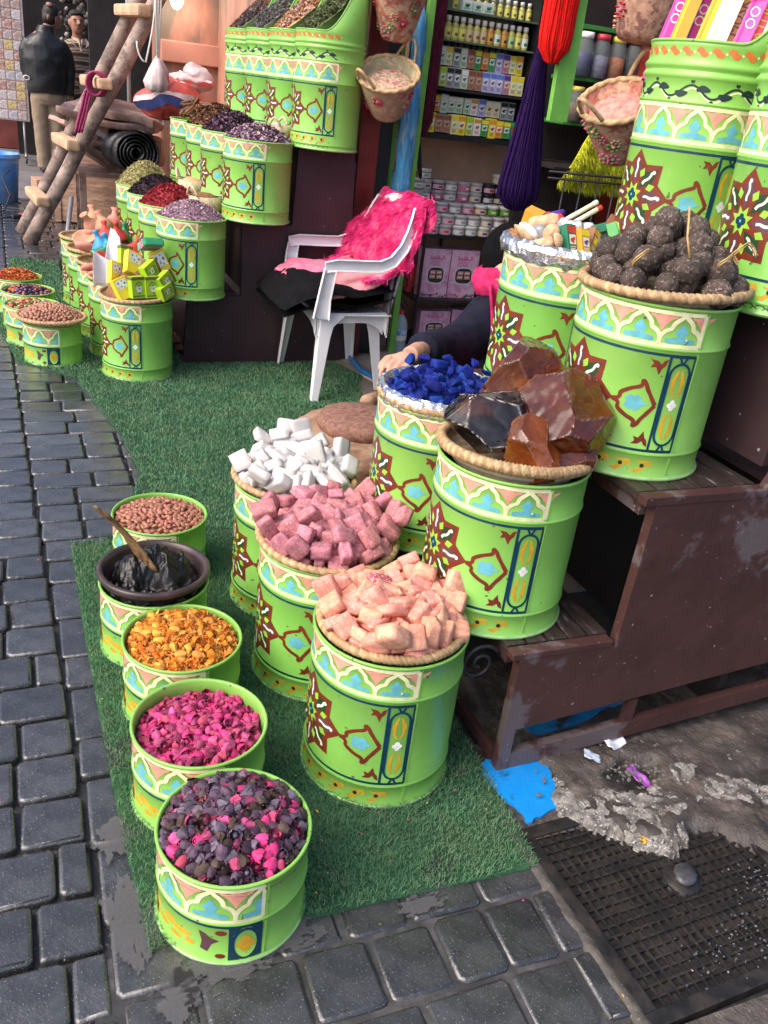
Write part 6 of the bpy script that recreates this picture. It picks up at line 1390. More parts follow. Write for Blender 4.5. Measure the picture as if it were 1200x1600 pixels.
# ================================================================ SHOP ALCOVE
m_peach = M('peach_wall', (.62, .36, .24), .7, .12, 4, bump=.15, bscale=20)
m_pinkwall = M('pink_plaster', (.40, .175, .115), .75, .3, 3, bump=.35, bscale=14, col2=(.17, .12, .085), mscale=2.2, mlo=.44, mhi=.60, stretch=(1, 1, .35))
m_red = M('red_frame', (.17, .018, .014), .4, .25, 8, bump=.2, bscale=30)
m_black = M('black_metal', (.012, .012, .013), .4, .2, 30)
m_gpost = M('green_post', (.16, .42, .07), .45, .12, 14)
m_gdark = M('green_shelf', (.05, .20, .045), .35, .2, 14)
m_dark = M('dark_board', (.018, .014, .014), .6, .3, 10)
def wallobj(name, label, cat, fn, mat):
    g = G(); fn(g); return tag(g.obj(name, mat), label, cat)
wallobj('shop_wall', 'peach painted wall behind the jars and soap boxes', 'wall', lambda g: g.box((2.55, 4.86, 1.3), (1.95, .06, 2.6)), m_peach)
wallobj('shop_wall', 'dark wall behind the shelf of coloured lid jars', 'wall', lambda g: g.box((3.05, 4.5, 1.3), (.86, .06, 2.6)), m_dark)
wallobj('shop_back_wall', 'dark back wall of the shop alcove', 'wall', lambda g: g.box((3.52, 2.9, 1.3), (.06, 3.4, 2.6)), m_dark)
struct(wallobj('shop_floor', None, None, lambda g: g.box((2.5, 3.4, -.010), (2.1, 3.0, .02)), M('shop_floor', (.20, .16, .13), .6, .3, 6)))
wallobj('door_frame', 'dark red wooden door post right of the tall drums', 'door frame', lambda g: g.box((1.625, 4.40, 1.2), (.105, .10, 2.4), 0, None, .006), m_red)
wallobj('black_strip', 'black metal strip beside the red door post', 'metal strip', lambda g: g.box((1.725, 4.42, 1.2), (.075, .05, 2.4), 0, None, .004), m_black)
wallobj('green_strip', 'narrow green strip between black strip and blue scarf', 'strip', lambda g: g.box((1.780, 4.43, 1.2), (.022, .03, 2.4)), m_gpost)
wallobj('green_post', 'bright green slender post in front of the shelves', 'post', lambda g: g.box((1.885, 4.38, 1.25), (.036, .036, 2.5), 0, None, .004), m_gpost)
wallobj('green_plank', 'bright green plank hanging beside the red yarn', 'plank', lambda g: g.box((2.19, 3.58, 1.85), (.088, .03, 1.10), 0, (0, R_(-1), 0)), m_gpost)
wallobj('side_panel', 'dark red panel beside the jar shelf behind the tall drum', 'panel', lambda g: g.box((3.06, 4.24, 1.25), (.07, .4, 2.5)), m_red)
# wrought iron grille
gr = thing('iron_grille', 'black wrought iron grille with scrolls beside the green post', 'grille', (1.84, 4.44, 0))
for k in range(14):
    z = .12 + .115 * k
    scroll_part(gr, 'y', (-.01 + .035 * (-1) ** k, 0, z), .042, 1.5, 1 if k % 2 else -1, R_(70), .0035)
for x in (-.045, .04):
    g = G(); g.tube([(x, .004, .03), (x, .004, 2.3)], .004, 6); g.obj('bar', m_scroll, gr)
for k in range(4):
    scroll_part(gr, 'y', (.10, .02, .12 + .13 * k), .05, 1.5, 1 if k % 2 else -1, R_(10), .0035)

# shelves
S = thing('shelf_unit', 'black metal shelf unit full of soaps, jars and bottles', 'shelf', (2.06, 4.5, 0))
SX0, SX1 = 2.06, 2.72
def sh_part(name, c, d, mat=m_black):
    g = G(); g.box((c[0] - 2.06, c[1] - 4.5, c[2]), d, 0, None, .002); g.obj(name, mat, S)
for z in (.012, .277, .640): sh_part('shelf_board', ((SX0 + SX1) / 2, 4.66, z), (SX1 - SX0, .32, .018))
for x in (SX0 + .008, SX1 - .008):
    for y in (4.508, 4.812): sh_part('post', (x, y, .32), (.014, .014, .64))
for x in (SX0 + .25,): sh_part('divider', (x, 4.80, .46), (.012, .012, .34))
S2 = thing('wall_shelf', 'wall cabinet with glass shelves of soap boxes and oil bottles', 'shelf', (2.02, 4.55, 1.1)); 
for nm, c, d, mt in (('bottom_board', (2.28, 4.66, 1.150), (.60, .28, .028), m_black), ('side_board', (2.575, 4.66, 1.60), (.02, .28, .88), m_black), ('side_board', (1.985, 4.66, 1.60), (.012, .28, .88), m_black),
                     ('glass_shelf', (2.28, 4.655, 1.376), (.57, .26, .012), m_dark), ('glass_shelf', (2.28, 4.655, 1.600), (.57, .26, .008), M('glass_shelf', (.10, .14, .10), .15, .1, 10)), ('glass_shelf', (2.28, 4.655, 1.735), (.57, .26, .008), M('glass_shelf', (.1, .1, .1))),
                     ('back_board', (2.28, 4.80, 1.60), (.57, .012, .86), M('cab_back', (.10, .10, .06), .6)), ('glass_shelf', (2.28, 4.72, 1.484), (.57, .13, .006), MATS['glass_shelf'])):
    g = G(); g.box((c[0] - 2.02, c[1] - 4.55, c[2] - 1.1), d); g.obj(nm, mt, S2)
# soap cartons on the wall cabinet: rows of front facing boxes
pal = {'pale green': (C('palegreen', (.52, .60, .42)), cW, cW, cDG, cDG), 'mint': (C('mint', (.55, .66, .54)), cW, cW, cGr, cGr), 'lime': (C('limebox', (.50, .58, .12)), cLi, cW, cDG, cGr), 'yellow': (cYe, cOr, cW, cBr, cBr), 'pale yellow': (C('paleyellow', (.76, .70, .32)), cYe, cW, cBr, cLi),
       'orange': (cOr, cYe, cW, cBr, cRd), 'red orange': (C('redorange', (.62, .18, .06)), cOr, cCr, cBr, cOr), 'green': (cGr, cYe, cW, cDG, cDG), 'white': (cW, cOr, cW, cRd, cRd), 'lavender': (C('lavender', (.50, .46, .62)), cBl, cW, cPu, cPu), 'mauve': (C('mauvebox', (.42, .26, .34)), cPu, cCr, cRd, cRd),
       'brown': (C('brownbox', (.40, .20, .13)), cBr, C('tan', (.55, .36, .24)), cBr, cBr), 'grey': (cSil, cBk, cW, cBk, cBk), 'cream': (cCr, cW, cCr, cBr, cBr), 'dark green': (cDG, cGr, cRd, cCr, cRd)}
MESHC = {}
def soap_row(z, x0, x1, y, h, cols, rowname, wd, label_cat='soap box'):
    n = len(cols); step = (x1 - x0) / n
    for i, cn_ in enumerate(cols):
        d = (step - .002, wd, h * U(.88, 1.03)); key = (cn_, round(d[0], 3), round(h, 3))
        nth = ['first', 'second', 'third', 'fourth', 'fifth', 'sixth', 'seventh', 'eighth', 'ninth', 'tenth', 'eleventh', 'twelfth', 'thirteenth'][i]
        lab = cn_ + ' soap carton, ' + nth + ' from the left in the ' + rowname
        loc = (x0 + step * (i + .5), y + U(-.003, .003), z + h / 2); rot = (0, U(-.02, .02), U(-.06, .06))
        if key in MESHC: copytree(MESHC[key], lab, loc, rot)
        else: MESHC[key] = print_box('soap_carton', lab, label_cat, loc, d, rot, pal[cn_], 'soap cartons on the wall cabinet')
XA, XB = 2.00, 2.545
soap_row(1.166, XA, XB, 4.545, .095, ['yellow', 'brown', 'brown', 'pale yellow', 'yellow', 'lime', 'white', 'green', 'yellow', 'orange', 'green', 'dark green'], 'bottom row of the wall cabinet', .05)
soap_row(1.262, XA, XB, 4.61, .090, ['orange', 'orange', 'mint', 'pale green', 'pale green', 'pale green', 'white', 'lavender', 'cream', 'cream', 'grey', 'grey'], 'second lowest row of the cabinet', .05)
o_ = thing('box_riser', 'dark riser under the second row of cartons in the wall cabinet', 'riser', (2.26, 4.63, 1.166)); g = G(); g.box((0, 0, .047), (.53, .07, .094)); g.obj('block', m_dark, o_)
soap_row(1.384, XA, XB, 4.56, .098, ['lime', 'lime', 'grey', 'grey', 'pale green', 'brown', 'brown', 'lavender', 'lavender', 'lavender', 'mauve', 'pale yellow', 'pale yellow'], 'third lowest row of the cabinet', .05)
soap_row(1.484, XA, XB, 4.60, .094, ['mint', 'mint', 'pale yellow', 'grey', 'pale green', 'brown', 'green', 'red orange', 'green', 'lavender', 'mauve', 'pale yellow', 'yellow'], 'fourth lowest row of the cabinet', .05)
soap_row(1.740, 2.12, 2.30, 4.56, .05, ['mint', 'mint', 'mint'], 'top shelf of the wall cabinet', .05)
# oil bottles
m_oil = [M('oil_yellow', (.52, .46, .10), .12, .15, 20, spec=.7), M('oil_amber', (.50, .22, .03), .12, .15, 20, spec=.7), M('oil_red', (.36, .10, .05), .12, .15, 20, spec=.7)]
lbl = [C('lb_white', (.70, .74, .62)), C('lb_yellow', (.74, .70, .16)), C('lb_tan', (.60, .46, .28)), C('lb_amber', (.62, .30, .04)), C('lb_green', (.45, .60, .25))]
BOT = {}
def bottle(mi, li, lab, loc, s=1.0, group='oil bottles with white caps'):
    key = (mi, li)
    if key in BOT: o = copytree(BOT[key], lab, loc, (0, 0, U(-.2, .2))); o.scale = (s, s, s); return o
    t = thing('oil_bottle', lab, 'bottle', loc, (0, 0, 0), group); t.scale = (s, s, s); BOT[key] = t
    g = G(); g.lathe([(.0005, 0), (.019, 0), (.0195, .004), (.0195, .062), (.017, .072), (.009, .082), (.009, .088), (.0005, .088)], 18); g.obj('glass_body', m_oil[mi], t)
    g = G(); g.lathe([(.0005, .108), (.0125, .108), (.0135, .105), (.0135, .084), (.009, .084)], 18); g.obj('cap', cW, t)
    g = G(); g.lathe([(.0200, .012), (.0202, .055)], 14, 0, a0=R_(195), a1=R_(345)); g.obj('label', lbl[li], t)
    g = G(); g.lathe([(.0204, .020), (.0204, .034)], 6, 0, a0=R_(245), a1=R_(295)); g.obj('label_picture', (cDG, cBr, cBr, cBk, cDG)[li], t)
    return t
seq = [(2, 0), (2, 0), (0, 1), (0, 1), (0, 1), (0, 2), (0, 2), (0, 2), (1, 3), (0, 0), (1, 3), (0, 4), (0, 1), (0, 0)]
onum = ['first', 'second', 'third', 'fourth', 'fifth', 'sixth', 'seventh', 'eighth', 'ninth', 'tenth', 'eleventh', 'twelfth', 'thirteenth', 'fourteenth', 'fifteenth', 'sixteenth']
for i, (a, b) in enumerate(seq): bottle(a, b, ('yellow', 'amber', 'reddish')[a] + ' oil bottle with a white cap, ' + onum[i] + ' from the left on the upper glass shelf', (1.985 + .041 * i, 4.56, 1.604), 1.0)
for i in range(11): bottle(0, 1, 'bright yellow oil bottle, ' + onum[i] + ' from the right on the topmost shelf', (2.55 - .043 * i, 4.62, 1.740), .8, 'oil bottles on the topmost shelf')
for i in range(13): bottle(0, 0, 'small dim oil bottle, ' + onum[i] + ' from the left behind the upper cartons', (2.03 + .038 * i, 4.70, 1.486), 1.02, 'oil bottles behind the cartons')
# jars
m_jarg = [M('jar_clear', (.52, .45, .40), .2, .1, 20, spec=.6), M('jar_dark', (.05, .03, .035), .15, .2, 20, spec=.6), M('jar_pink', (.55, .25, .30), .2, .1, 20, spec=.6), M('jar_green', (.16, .30, .05), .2, .1, 20, spec=.6), M('jar_orange', (.62, .26, .04), .2, .1, 20)]
m_lidc = [M('lid_clear', (.46, .42, .42), .15, .1, 20, spec=.7), M('lid_black', (.03, .025, .03), .3), M('lid_white', (.72, .70, .64), .35)]
jl = [C('jl_pink', (.72, .40, .50)), C('jl_white', (.74, .72, .68)), C('jl_green', (.12, .36, .04)), C('jl_rose', (.62, .14, .26)), C('jl_cream', (.72, .58, .36))]
JAR = {}
def jar(a, b, c, lab, loc, w_=.038, h=.05, group='cosmetic jars on the black shelf'):
    key = (a, b, c)
    if key not in JAR:
        t = thing('cosmetic_jar', lab, 'jar', loc, (0, 0, U(-.3, .3)), group); JAR[key] = t
        g = G(); g.lathe([(.0005, 0), (.036, 0), (.038, .004), (.038, .034), (.036, .037), (.0005, .037)], 22); g.obj('jar_body', m_jarg[a], t)
        g = G(); g.lathe([(.036, .035), (.040, .036), (.040, .050), (.037, .053), (.0005, .053)], 22); g.obj('lid', m_lidc[b], t)
        g = G(); g.lathe([(.0384, .006), (.0384, .030)], 14, 0, a0=R_(200), a1=R_(340)); g.obj('label', jl[c], t)
        g = G(); g.lathe([(.0388, .012), (.0388, .024)], 5, 0, a0=R_(255), a1=R_(295)); g.obj('label_picture', (cRd, cSil, cCr, cW, cPu)[c], t)
    else: t = copytree(JAR[key], lab, loc, (0, 0, U(-.3, .3)))
    return t
rowsj = [ (4.535, .652, 0, [(0, 0, 0), (0, 0, 0), (0, 2, 1), (0, 2, 1), (0, 2, 4), (0, 0, 1), (2, 0, 0)], 'bottom of the front stack'),
          (4.540, .706, 0, [(0, 0, 1), (0, 0, 0), (0, 0, 1), (0, 0, 1), (0, 0, 4), (0, 0, 1), (2, 0, 0)], 'second level of the front stack'),
          (4.61, .760, 0, [(0, 0, 0), (0, 0, 0), (0, 0, 1), (2, 0, 0), (4, 2, 4), (3, 2, 2), (3, 2, 2)], 'third level, middle stack'),
          (4.70, .814, 0, [(0, 0, 1), (2, 0, 3), (0, 0, 1), (2, 0, 3), (0, 0, 4), (1, 1, 1), (1, 1, 4)], 'fourth level, back stack'),
          (4.70, .868, 0, [(0, 0, 4), (1, 0, 0), (0, 0, 1), (2, 0, 3), (0, 0, 4), (1, 1, 0), (1, 1, 0)], 'fifth level, back stack')]
for (y_, z_, nm_) in ((4.63, .758, 'middle'), (4.715, .812, 'back')):
    t = thing('jar_riser', 'plain box riser lifting the ' + nm_ + ' stack of jars', 'riser', (2.36, y_, .650)); g = G(); g.box((0, 0, (z_ - .650) / 2), (.58, .075, z_ - .650)); g.obj('block', m_lidc[0], t)
jcol = ['clear', 'black', 'pink', 'green', 'orange']
for (y, z, q, seq_, nm) in rowsj:
    for i, (a, b, c) in enumerate(seq_):
        lab = jcol[a] + ' cosmetic jar, ' + onum[i] + ' from the left, ' + nm + ' on the shelf'
        jar(a, b, c, lab, (2.11 + .081 * i + (.012 if z in (.706,) else 0), y + U(-.004, .004), z - .002))
jar(0, 2, 4, 'cream jar lying as the topmost one at the right of the jar shelf', (2.575, 4.70, .920))
jar(3, 2, 1, 'green and white jar topmost at the left end of the jar shelf', (2.10, 4.70, .920))
jar(0, 0, 1, 'clear jar topmost but one at the left end of the jar shelf', (2.045, 4.66, .87)); 
sb = thing('jar_tray', 'thin clear riser under the left end jars of the jar shelf', 'riser', (2.045, 4.66, .648)); g = G(); g.box((0, 0, .11), (.07, .06, .216)); g.obj('block', m_lidc[0], sb)
# pink gift boxes with window
m_pbox = M('pink_print', (.66, .30, .47), .4, .25, 16, col2=(.74, .48, .60), mscale=14, mlo=.4, mhi=.6)
def gift(lab, loc, d, rot=(0, 0, 0)):
    t = thing('gift_box', lab, 'gift box', loc, rot, 'pink gift boxes with oval window')
    x, y, z = d; g = G(); g.box((0, 0, z / 2), d, 0, None, .002); g.obj('box_body', m_pbox, t)
    def ovalpts(rx, rz, n=8): 
        return [(rx * (abs(math.cos(2 * PI * i / 24)) ** .6) * (1 if math.cos(2 * PI * i / 24) >= 0 else -1), z * .47 + rz * (abs(math.sin(2 * PI * i / 24)) ** .6) * (1 if math.sin(2 * PI * i / 24) >= 0 else -1)) for i in range(24)]
    def oval(nm, rx, rz, yy, mt):
        g = G(); g.add([(a, yy, b) for a, b in ovalpts(rx, rz)], [tuple(range(24))]); g.obj(nm, mt, t)
    oval('window_border', x * .34, z * .19, -y / 2 - .0008, C('lilac', (.62, .55, .68)))
    oval('window', x * .29, z * .155, -y / 2 - .0016, M('window_dark', (.04, .03, .03), .1))
    for (a, b) in ((-.13, -.03), (.13, -.03), (-.12, .06), (.12, .06)):
        g = G(); g.box((x * a, -y / 2 - .003, z * (.47 + b)), (x * .20, .004, z * .075), 0, None, .001); g.obj('soap_piece', C('soap', (.56, .28, .24)), t)
        g = G(); g.box((x * a, -y / 2 - .0054, z * (.47 + b)), (x * .16, .0004, z * .015)); g.obj('soap_print', cW, t)
    g = G(); e = -y / 2 - .0008
    # arabic style lettering over the window: joined baseline, tall strokes and dots
    def st(pts, w_=.0045):
        for (p, q) in zip(pts[:-1], pts[1:]):
            dx, dz = q[0] - p[0], q[1] - p[1]; L_ = math.hypot(dx, dz) or 1; nx, nz = -dz / L_ * w_ / 2, dx / L_ * w_ / 2
            g.add([(p[0] + nx, e, p[1] + nz), (q[0] + nx, e, q[1] + nz), (q[0] - nx, e, q[1] - nz), (p[0] - nx, e, p[1] - nz)], [(0, 1, 2, 3)], 0)
    k = x / .165; zz = z * .80
    F = lambda pts: st([(a * .001 * k, zz + b * .001 * k) for a, b in pts])
    F([(40, 0), (41, 22)]); F([(33, 0), (33, 22)]); F([(33, 0), (24, -1), (16, 2)]); F([(16, 2), (10, 11), (3, 10), (3, 2), (14, 1)]); F([(3, 2), (-10, 0)]); F([(-8, 0), (-8, 21)]); F([(-10, 0), (-20, 1), (-26, 9), (-20, 12), (-17, 5), (-22, 1)]); F([(-26, 2), (-38, 0), (-44, 6), (-40, 12), (-34, 7), (-38, 1)]);
    for (a, b) in ((6, 16), (10, 16), (-38, 19), (-42, 19)): F([(a - 1.5, b), (a + 1.5, b)])
    for i in range(11):
        a = PI * (.15 + .7 * i / 10); F([(44 * math.cos(a), -38 + 24 * math.sin(a)), (48 * math.cos(a), -38 + 28 * math.sin(a))])
        F([(44 * math.cos(a), -74 - 24 * math.sin(a)), (54 * math.cos(a), -74 - 34 * math.sin(a))])
    g.obj('lettering', C('magenta', (.60, .06, .26)), t)
    g = G()
    for i in range(26):
        px = U(-x * .48, x * .48); r = U(.004, .009); pz = U(.004, .022)
        g.add([(px + r * math.cos(q * PI / 3), e - .0003, pz + r * .8 * math.sin(q * PI / 3)) for q in range(6)], [tuple(range(6))], i % 3)
    g.obj('printed_flowers', [cPk, cDG, cRd], t)
    return t
gift('pink gift box with oval window, left one of the pair on the middle shelf', (2.185, 4.60, .287), (.168, .09, .275), (0, 0, 0))
gift('pink gift box with oval window, right one of the middle shelf pair, beside the hood', (2.365, 4.60, .287), (.178, .09, .275), (0, 0, -.02))
gift('pink gift box on the lowest shelf, half hidden by the sleeve', (2.22, 4.60, .022), (.20, .09, .185), (0, 0, .05))
gift('pink gift box at the back of the lowest shelf, behind the sleeve', (2.44, 4.62, .022), (.20, .09, .19), (0, 0, 0))
wallobj('red_packet', 'small red packet at the left of the pink gift boxes', 'packet', lambda g: g.box((2.082, 4.68, .37), (.03, .05, .16), 0, (0, .1, 0), .003), cRd)
# jars with coloured lids on the green shelf
S3 = thing('green_shelf', 'dark green shelf of spice jars behind the hanging basket', 'shelf', (2.86, 4.3, 1.3))
for z in (1.30, 1.512, 1.745): 
    g = G(); g.box((0, .05, z - 1.3 - .01), (.42, .2, .02), 0, None, .003); g.obj('shelf_board', m_gdark, S3)
def sjar(lab, x, z, lidc, fillc, h=.15, r=.042, cap=True):
    t = thing('spice_jar', lab, 'jar', (x, 4.26, z), None, 'spice jars with coloured lids')
    g = G(); g.lathe([(.0005, .003), (r * .9, .003), (r * .95, h * .5 + .02 * n1((x, 0, 0), 9)), (.0005, h * .55)], 18); g.obj('spice', fillc, t)
    g = G(); g.lathe([(.0005, 0), (r, 0), (r, h * .72), (r * .72, h * .86), (r * .72, h * .9)], 22); g.obj('glass_body', M('jar_glass', (.70, .76, .76), .06, .02, 10, trans=.85, ior=1.15, spec=.8), t)
    g = G(); g.lathe([(r * .74, h * .86), (r * .8, h * .865), (r * .8, h), (.0005, h)], 22); g.obj('lid', lidc, t)
lY, lR, lB = M('lid_yellow', (.60, .50, .08), .4), M('lid_red', (.45, .03, .05), .4), M('lid_blue', (.04, .08, .48), .4)
for i, (nm, lc, fc) in enumerate((('yellow', lY, hBrown), ('red', lR, hDark), ('blue', lB, hOlive), ('red', lR, hGrey))): sjar(nm + ' lidded spice jar, ' + onum[i] + ' from the left on the lower green shelf', 2.715 + .095 * i, 1.30, lc, fc, .165, .040)
for i, (nm, lc, fc) in enumerate((('dark blue', cW, hm('bluep', (.05, .05, .16))), ('lavender', lR, hm('lav', (.32, .28, .42))), ('orange', lY, hOr), ('black', cBk, hDark))): sjar(nm + ' filled jar, ' + onum[i] + ' from the left on the upper green shelf', 2.705 + .1 * i, 1.513, lc, fc, .20, .046)
# black cabinet below with grille and yellow fleece
wallobj('dark_cabinet', 'black cabinet front under the green jar shelf', 'cabinet', lambda g: (g.box((2.80, 4.34, .55), (.62, .04, 1.1)), g.box((2.80, 4.16, 1.085), (.66, .40, .012))), m_dark)
rail = thing('iron_rail', 'thin black iron rail with bars in front of the yellow fleece', 'rail', (2.62, 3.92, 0))
for z in (1.07, 1.04):
    g = G(); g.tube([(-.2, 0, z), (.6, 0, z)], .006, 6); g.obj('bar', m_scroll, rail)
for k in range(7):
    g = G(); g.tube([(-.1 + .1 * k, 0, 1.06), (-.1 + .1 * k, 0, .4)], .005, 5); g.obj('bar', m_scroll, rail)

# fleeces: skin plus hair tufts as real blades
def fur(name, label, fn, nu, nv, nh, L, matskin, matfur, grav=(0, 0, -1), w_=.0016, mask=None, seed=1, lay=.5):
    rr = random.Random(seed); t = thing(name, label, 'fleece', fn(.5, .5))
    o0 = Vector(fn(.5, .5))
    g = G(); g.sheet(lambda u, v: Vector(fn(u, v)) - o0, nu, nv); sk = g.obj('skin', matskin, t); md = sk.modifiers.new('thick', 'SOLIDIFY'); md.thickness = .006; md.offset = 0
    V = []; F = []; e = .01; gv = Vector(grav)
    for _ in range(nh):
        u, v = rr.random(), rr.random()
        if mask and rr.random() > mask(u, v): continue
        p = Vector(fn(u, v)); a = Vector(fn(min(1, u + e), v)) - Vector(fn(max(0, u - e), v)); b = Vector(fn(u, min(1, v + e))) - Vector(fn(u, max(0, v - e)))
        n = a.cross(b)
        if n.length < 1e-12: continue
        n.normalize()
        if n.dot(Vector(CAM_P) - p) < 0: n = -n
        cl = nvec(p, 22, seed) * .42 + nvec(p, 60, seed) * .3
        d = (n * (1 - lay) + gv * lay + cl * .8 + Vector((rr.uniform(-1, 1), rr.uniform(-1, 1), rr.uniform(-1, 1))) * .25).normalized()
        l = L * rr.uniform(.5, 1.1); sd = d.cross(Vector((rr.uniform(-1, 1), rr.uniform(-1, 1), rr.uniform(-1, 1))))
        if sd.length < 1e-6: continue
        sd.normalize(); sd *= w_
        mid = p + d * l * .5 - o0; tip = p + (d + gv * .35 * lay).normalized() * l - o0; p = p - o0; o = len(V)
        V += [p - sd, p + sd, mid + sd * .8, mid - sd * .8, tip]; F += [(o, o + 1, o + 2, o + 3), (o + 3, o + 2, o + 4)]
    me = bpy.data.meshes.new('hair'); me.from_pydata(V, [], F); me.materials.append(matfur); me.update(); stuff(link('hair', me, t))
    return t
m_yfur = M('yellow_fur', (.50, .52, .03), .8, .35, 20, spec=.2)
fur('yellow_fleece', 'shaggy yellow green fleece hanging over the iron rail in the dark', lambda u, v: (2.72 + (.06 + .14 * v) * (u - .5) * 2 + .04 * (1 - v), 3.99 - .03 * math.sin(v * 3), 1.385 - .38 * v + .02 * n1((u * 3, v * 3, 0), 1)), 10, 14, 9000, .05, m_yfur, m_yfur, (0, -.2, -1), .0022, seed=4, lay=.6)

# yarn hanks
def hank(label, x, y, z0, z1, wt, wb, dep, mat, seed, n=70):
    """hank of yarn: a gathered body hung in a loop, covered with individual strands"""
    t = thing('yarn_hank', label, 'yarn', (x, y, z1)); rr = random.Random(seed); L_ = z1 - z0
    half = lambda s: wt / 2 + (wb - wt) / 2 * s
    g = G()
    prof = []
    for i in range(15):
        s = i / 14; e_ = math.sqrt(max(0, 1 - max(0, (s - .86) / .14) ** 2)); prof.append((max(.0005, half(s) * .94 * e_), -L_ * s * .995))
    g.lathe(prof, 22, 0, fn=lambda j, a, r, z: (r, z)); o = g.obj('core', mat, t); o.scale = (1, dep / max(wt, wb) * 1.6, 1)
    g = G()
    for k in range(n):
        a = PI * (-1 + 2 * rr.random()) ; q = rr.uniform(.9, 1.03); pts = []
        for i in range(13):
            s = i / 12 * rr.uniform(.985, 1.0); e_ = math.sqrt(max(0, 1 - max(0, (s - .86) / .14) ** 2)); h = half(s) * max(.04, e_) * q
            pts.append((h * math.cos(a + .12 * math.sin(s * 5 + k)), h * math.sin(a + .12 * math.sin(s * 5 + k)) * dep / max(wt, wb) * 1.6, -L_ * s))
        g.tube(pts, .0042, 4, 0, False, False)
    stuff(g.obj('strands', mat, t))
    return t
m_ry = M('red_yarn', (.70, .012, .008), .8, .15, 60, bump=.6, bscale=160, spec=.2)
m_py = M('purple_yarn', (.016, .004, .045), .85, .3, 40, bump=.6, bscale=160, spec=.15)
m_my = M('maroon_yarn', (.10, .014, .03), .85, .3, 40, bump=.6, bscale=160, spec=.15)
hank('bright red yarn hank hanging in a loop beside the green plank', 2.118, 3.57, 1.515, 2.15, .15, .145, .06, m_ry, 1, 80)
hank('dark purple yarn hank hanging long below the red one', 2.15, 3.72, .90, 1.60, .04, .235, .09, m_py, 2, 120)
hank('maroon yarn hank hanging right of the green post', 1.955, 4.46, 1.14, 2.1, .085, .085, .05, m_my, 3, 60)
g = G(); g.tube([(1.915 + .045 * math.sin(i / 12 * PI) * 1.0 + .02 * i / 12, 4.45, 1.14 - .20 * math.sin(i / 12 * PI)) for i in range(13)], .008, 6); tag(g.obj('black_strap', cBk), 'black strap looping below the maroon yarn', 'strap')
# blue scarf
m_blue_sc = M('blue_scarf', (.09, .36, .62), .7, .3, 16, bump=.6, bscale=40, stretch=(3, 3, .6), col2=(.36, .52, .62), mscale=14, mlo=.5, mhi=.66)
g = G(); g.lathe([(.012, 1.72), (.03, 1.66), (.036, 1.55), (.03, 1.46), (.040, 1.36), (.046, 1.24), (.044, 1.10), (.040, 1.02), (.046, .92), (.040, .82), (.022, .80)], 26, 0, fn=lambda j, a, r, z: (r * (1 + .22 * math.cos(a * 5 + z * 26) + .08 * n1((math.cos(a), math.sin(a), z * 5), 2)), z))
tag(g.obj('blue_scarf', m_blue_sc, None, (1.825, 4.36, 0)), 'twisted light blue scarf hanging beside the green post', 'scarf')
# hanging straw baskets with woollen flowers
m_st_r = M('straw_red', (.42, .14, .10), .8, .35, 40, bump=1.0, bscale=90, col2=(.52, .34, .22), mscale=26, mlo=.46, mhi=.56)
m_st_t = M('straw_tan', (.40, .22, .15), .8, .3, 40, bump=1.0, bscale=90, col2=(.20, .09, .07), mscale=30, mlo=.5, mhi=.56)
m_st_p = M('straw_multi', (.46, .34, .22), .8, .35, 60, bump=1.0, bscale=90, col2=(.30, .30, .16), mscale=30, mlo=.48, mhi=.56)
flm = [M('wool_red', (.50, .02, .05), .85, .2, 60), M('wool_pink', (.55, .14, .22), .85, .2, 60), M('wool_green', (.14, .26, .08), .85, .2, 60), M('wool_tan', (.50, .34, .22), .85, .2, 60)]
mPot = M('potpourri', (.50, .34, .24), .85, .4, 70, bump=1.5, bscale=60, col2=(.45, .08, .12), mscale=38, mlo=.56, mhi=.6, speck=(.22, .26, .10), sscale=50, sthr=.62)
mPot2 = M('pink_dust', (.50, .24, .19), .85, .3, 40, bump=.8, bscale=60, col2=(.50, .06, .09), mscale=26, mlo=.6, mhi=.66)
def hbasket(label, loc, R, h, mat, rot, fillm, nfl, handles, seed, fillh=.5):
    t = thing('hanging_basket', label, 'basket', loc, rot, 'hanging straw baskets with woollen flowers'); rr = random.Random(seed)
    rad = lambda z: R * (.52 + .48 * (z / h) ** .8)
    prof = [(.0005, 0)] + [(rad(h * i / 16) * (1 + .014 * (i % 2)), h * i / 16) for i in range(17)] + [(rad(h) * .94, h), (rad(h * .6) * .94, h * .6), (.0005, h * .58)]
    g = G(); g.lathe(prof, 44); g.obj('woven_body', mat, t)
    g = G(); rope_ring(g, R, h, .010, 50, 0, 120); g.obj('rim', m_straw, t)
    g = G(); g.ell((0, 0, h * .72), (R * .86, R * .86, h * fillh * .5), 20, 8, 0, None, .06); g.obj('filling', fillm, t)
    for s in handles:
        g = G(); g.tube([((R + .02 * math.sin(PI * i / 12) + .12 * R * math.sin(PI * i / 12)) * math.cos(s + (i / 12 - .5) * .75), (R + .12 * R * math.sin(PI * i / 12)) * math.sin(s + (i / 12 - .5) * .75), h + .085 * math.sin(PI * i / 12)) for i in range(13)], .007, 7); g.obj('handle', m_straw, t)
    for k in range(nfl):
        a = rr.uniform(0, 2 * PI); z = h * rr.uniform(.15, .85); r = rad(z) + .002; c = Vector((r * math.cos(a), r * math.sin(a), z)); nm = Vector((math.cos(a), math.sin(a), -.2)).normalized(); q = nm.to_track_quat('Z', 'Y').to_matrix(); g = G(); s = rr.uniform(.012, .022)
        for p in range(7): g.ell(c + q @ Vector((s * math.cos(p * .9), s * math.sin(p * .9), .001)), (s * .5, s * .36, .003), 7, 4, 0, None)
        g.ell(c + nm * .003, (s * .45, s * .45, s * .3), 7, 4, 1)
        i1 = rr.randrange(4); g.obj('woollen_flower', [flm[i1], flm[(i1 + 1) % 4]], t)
    return t
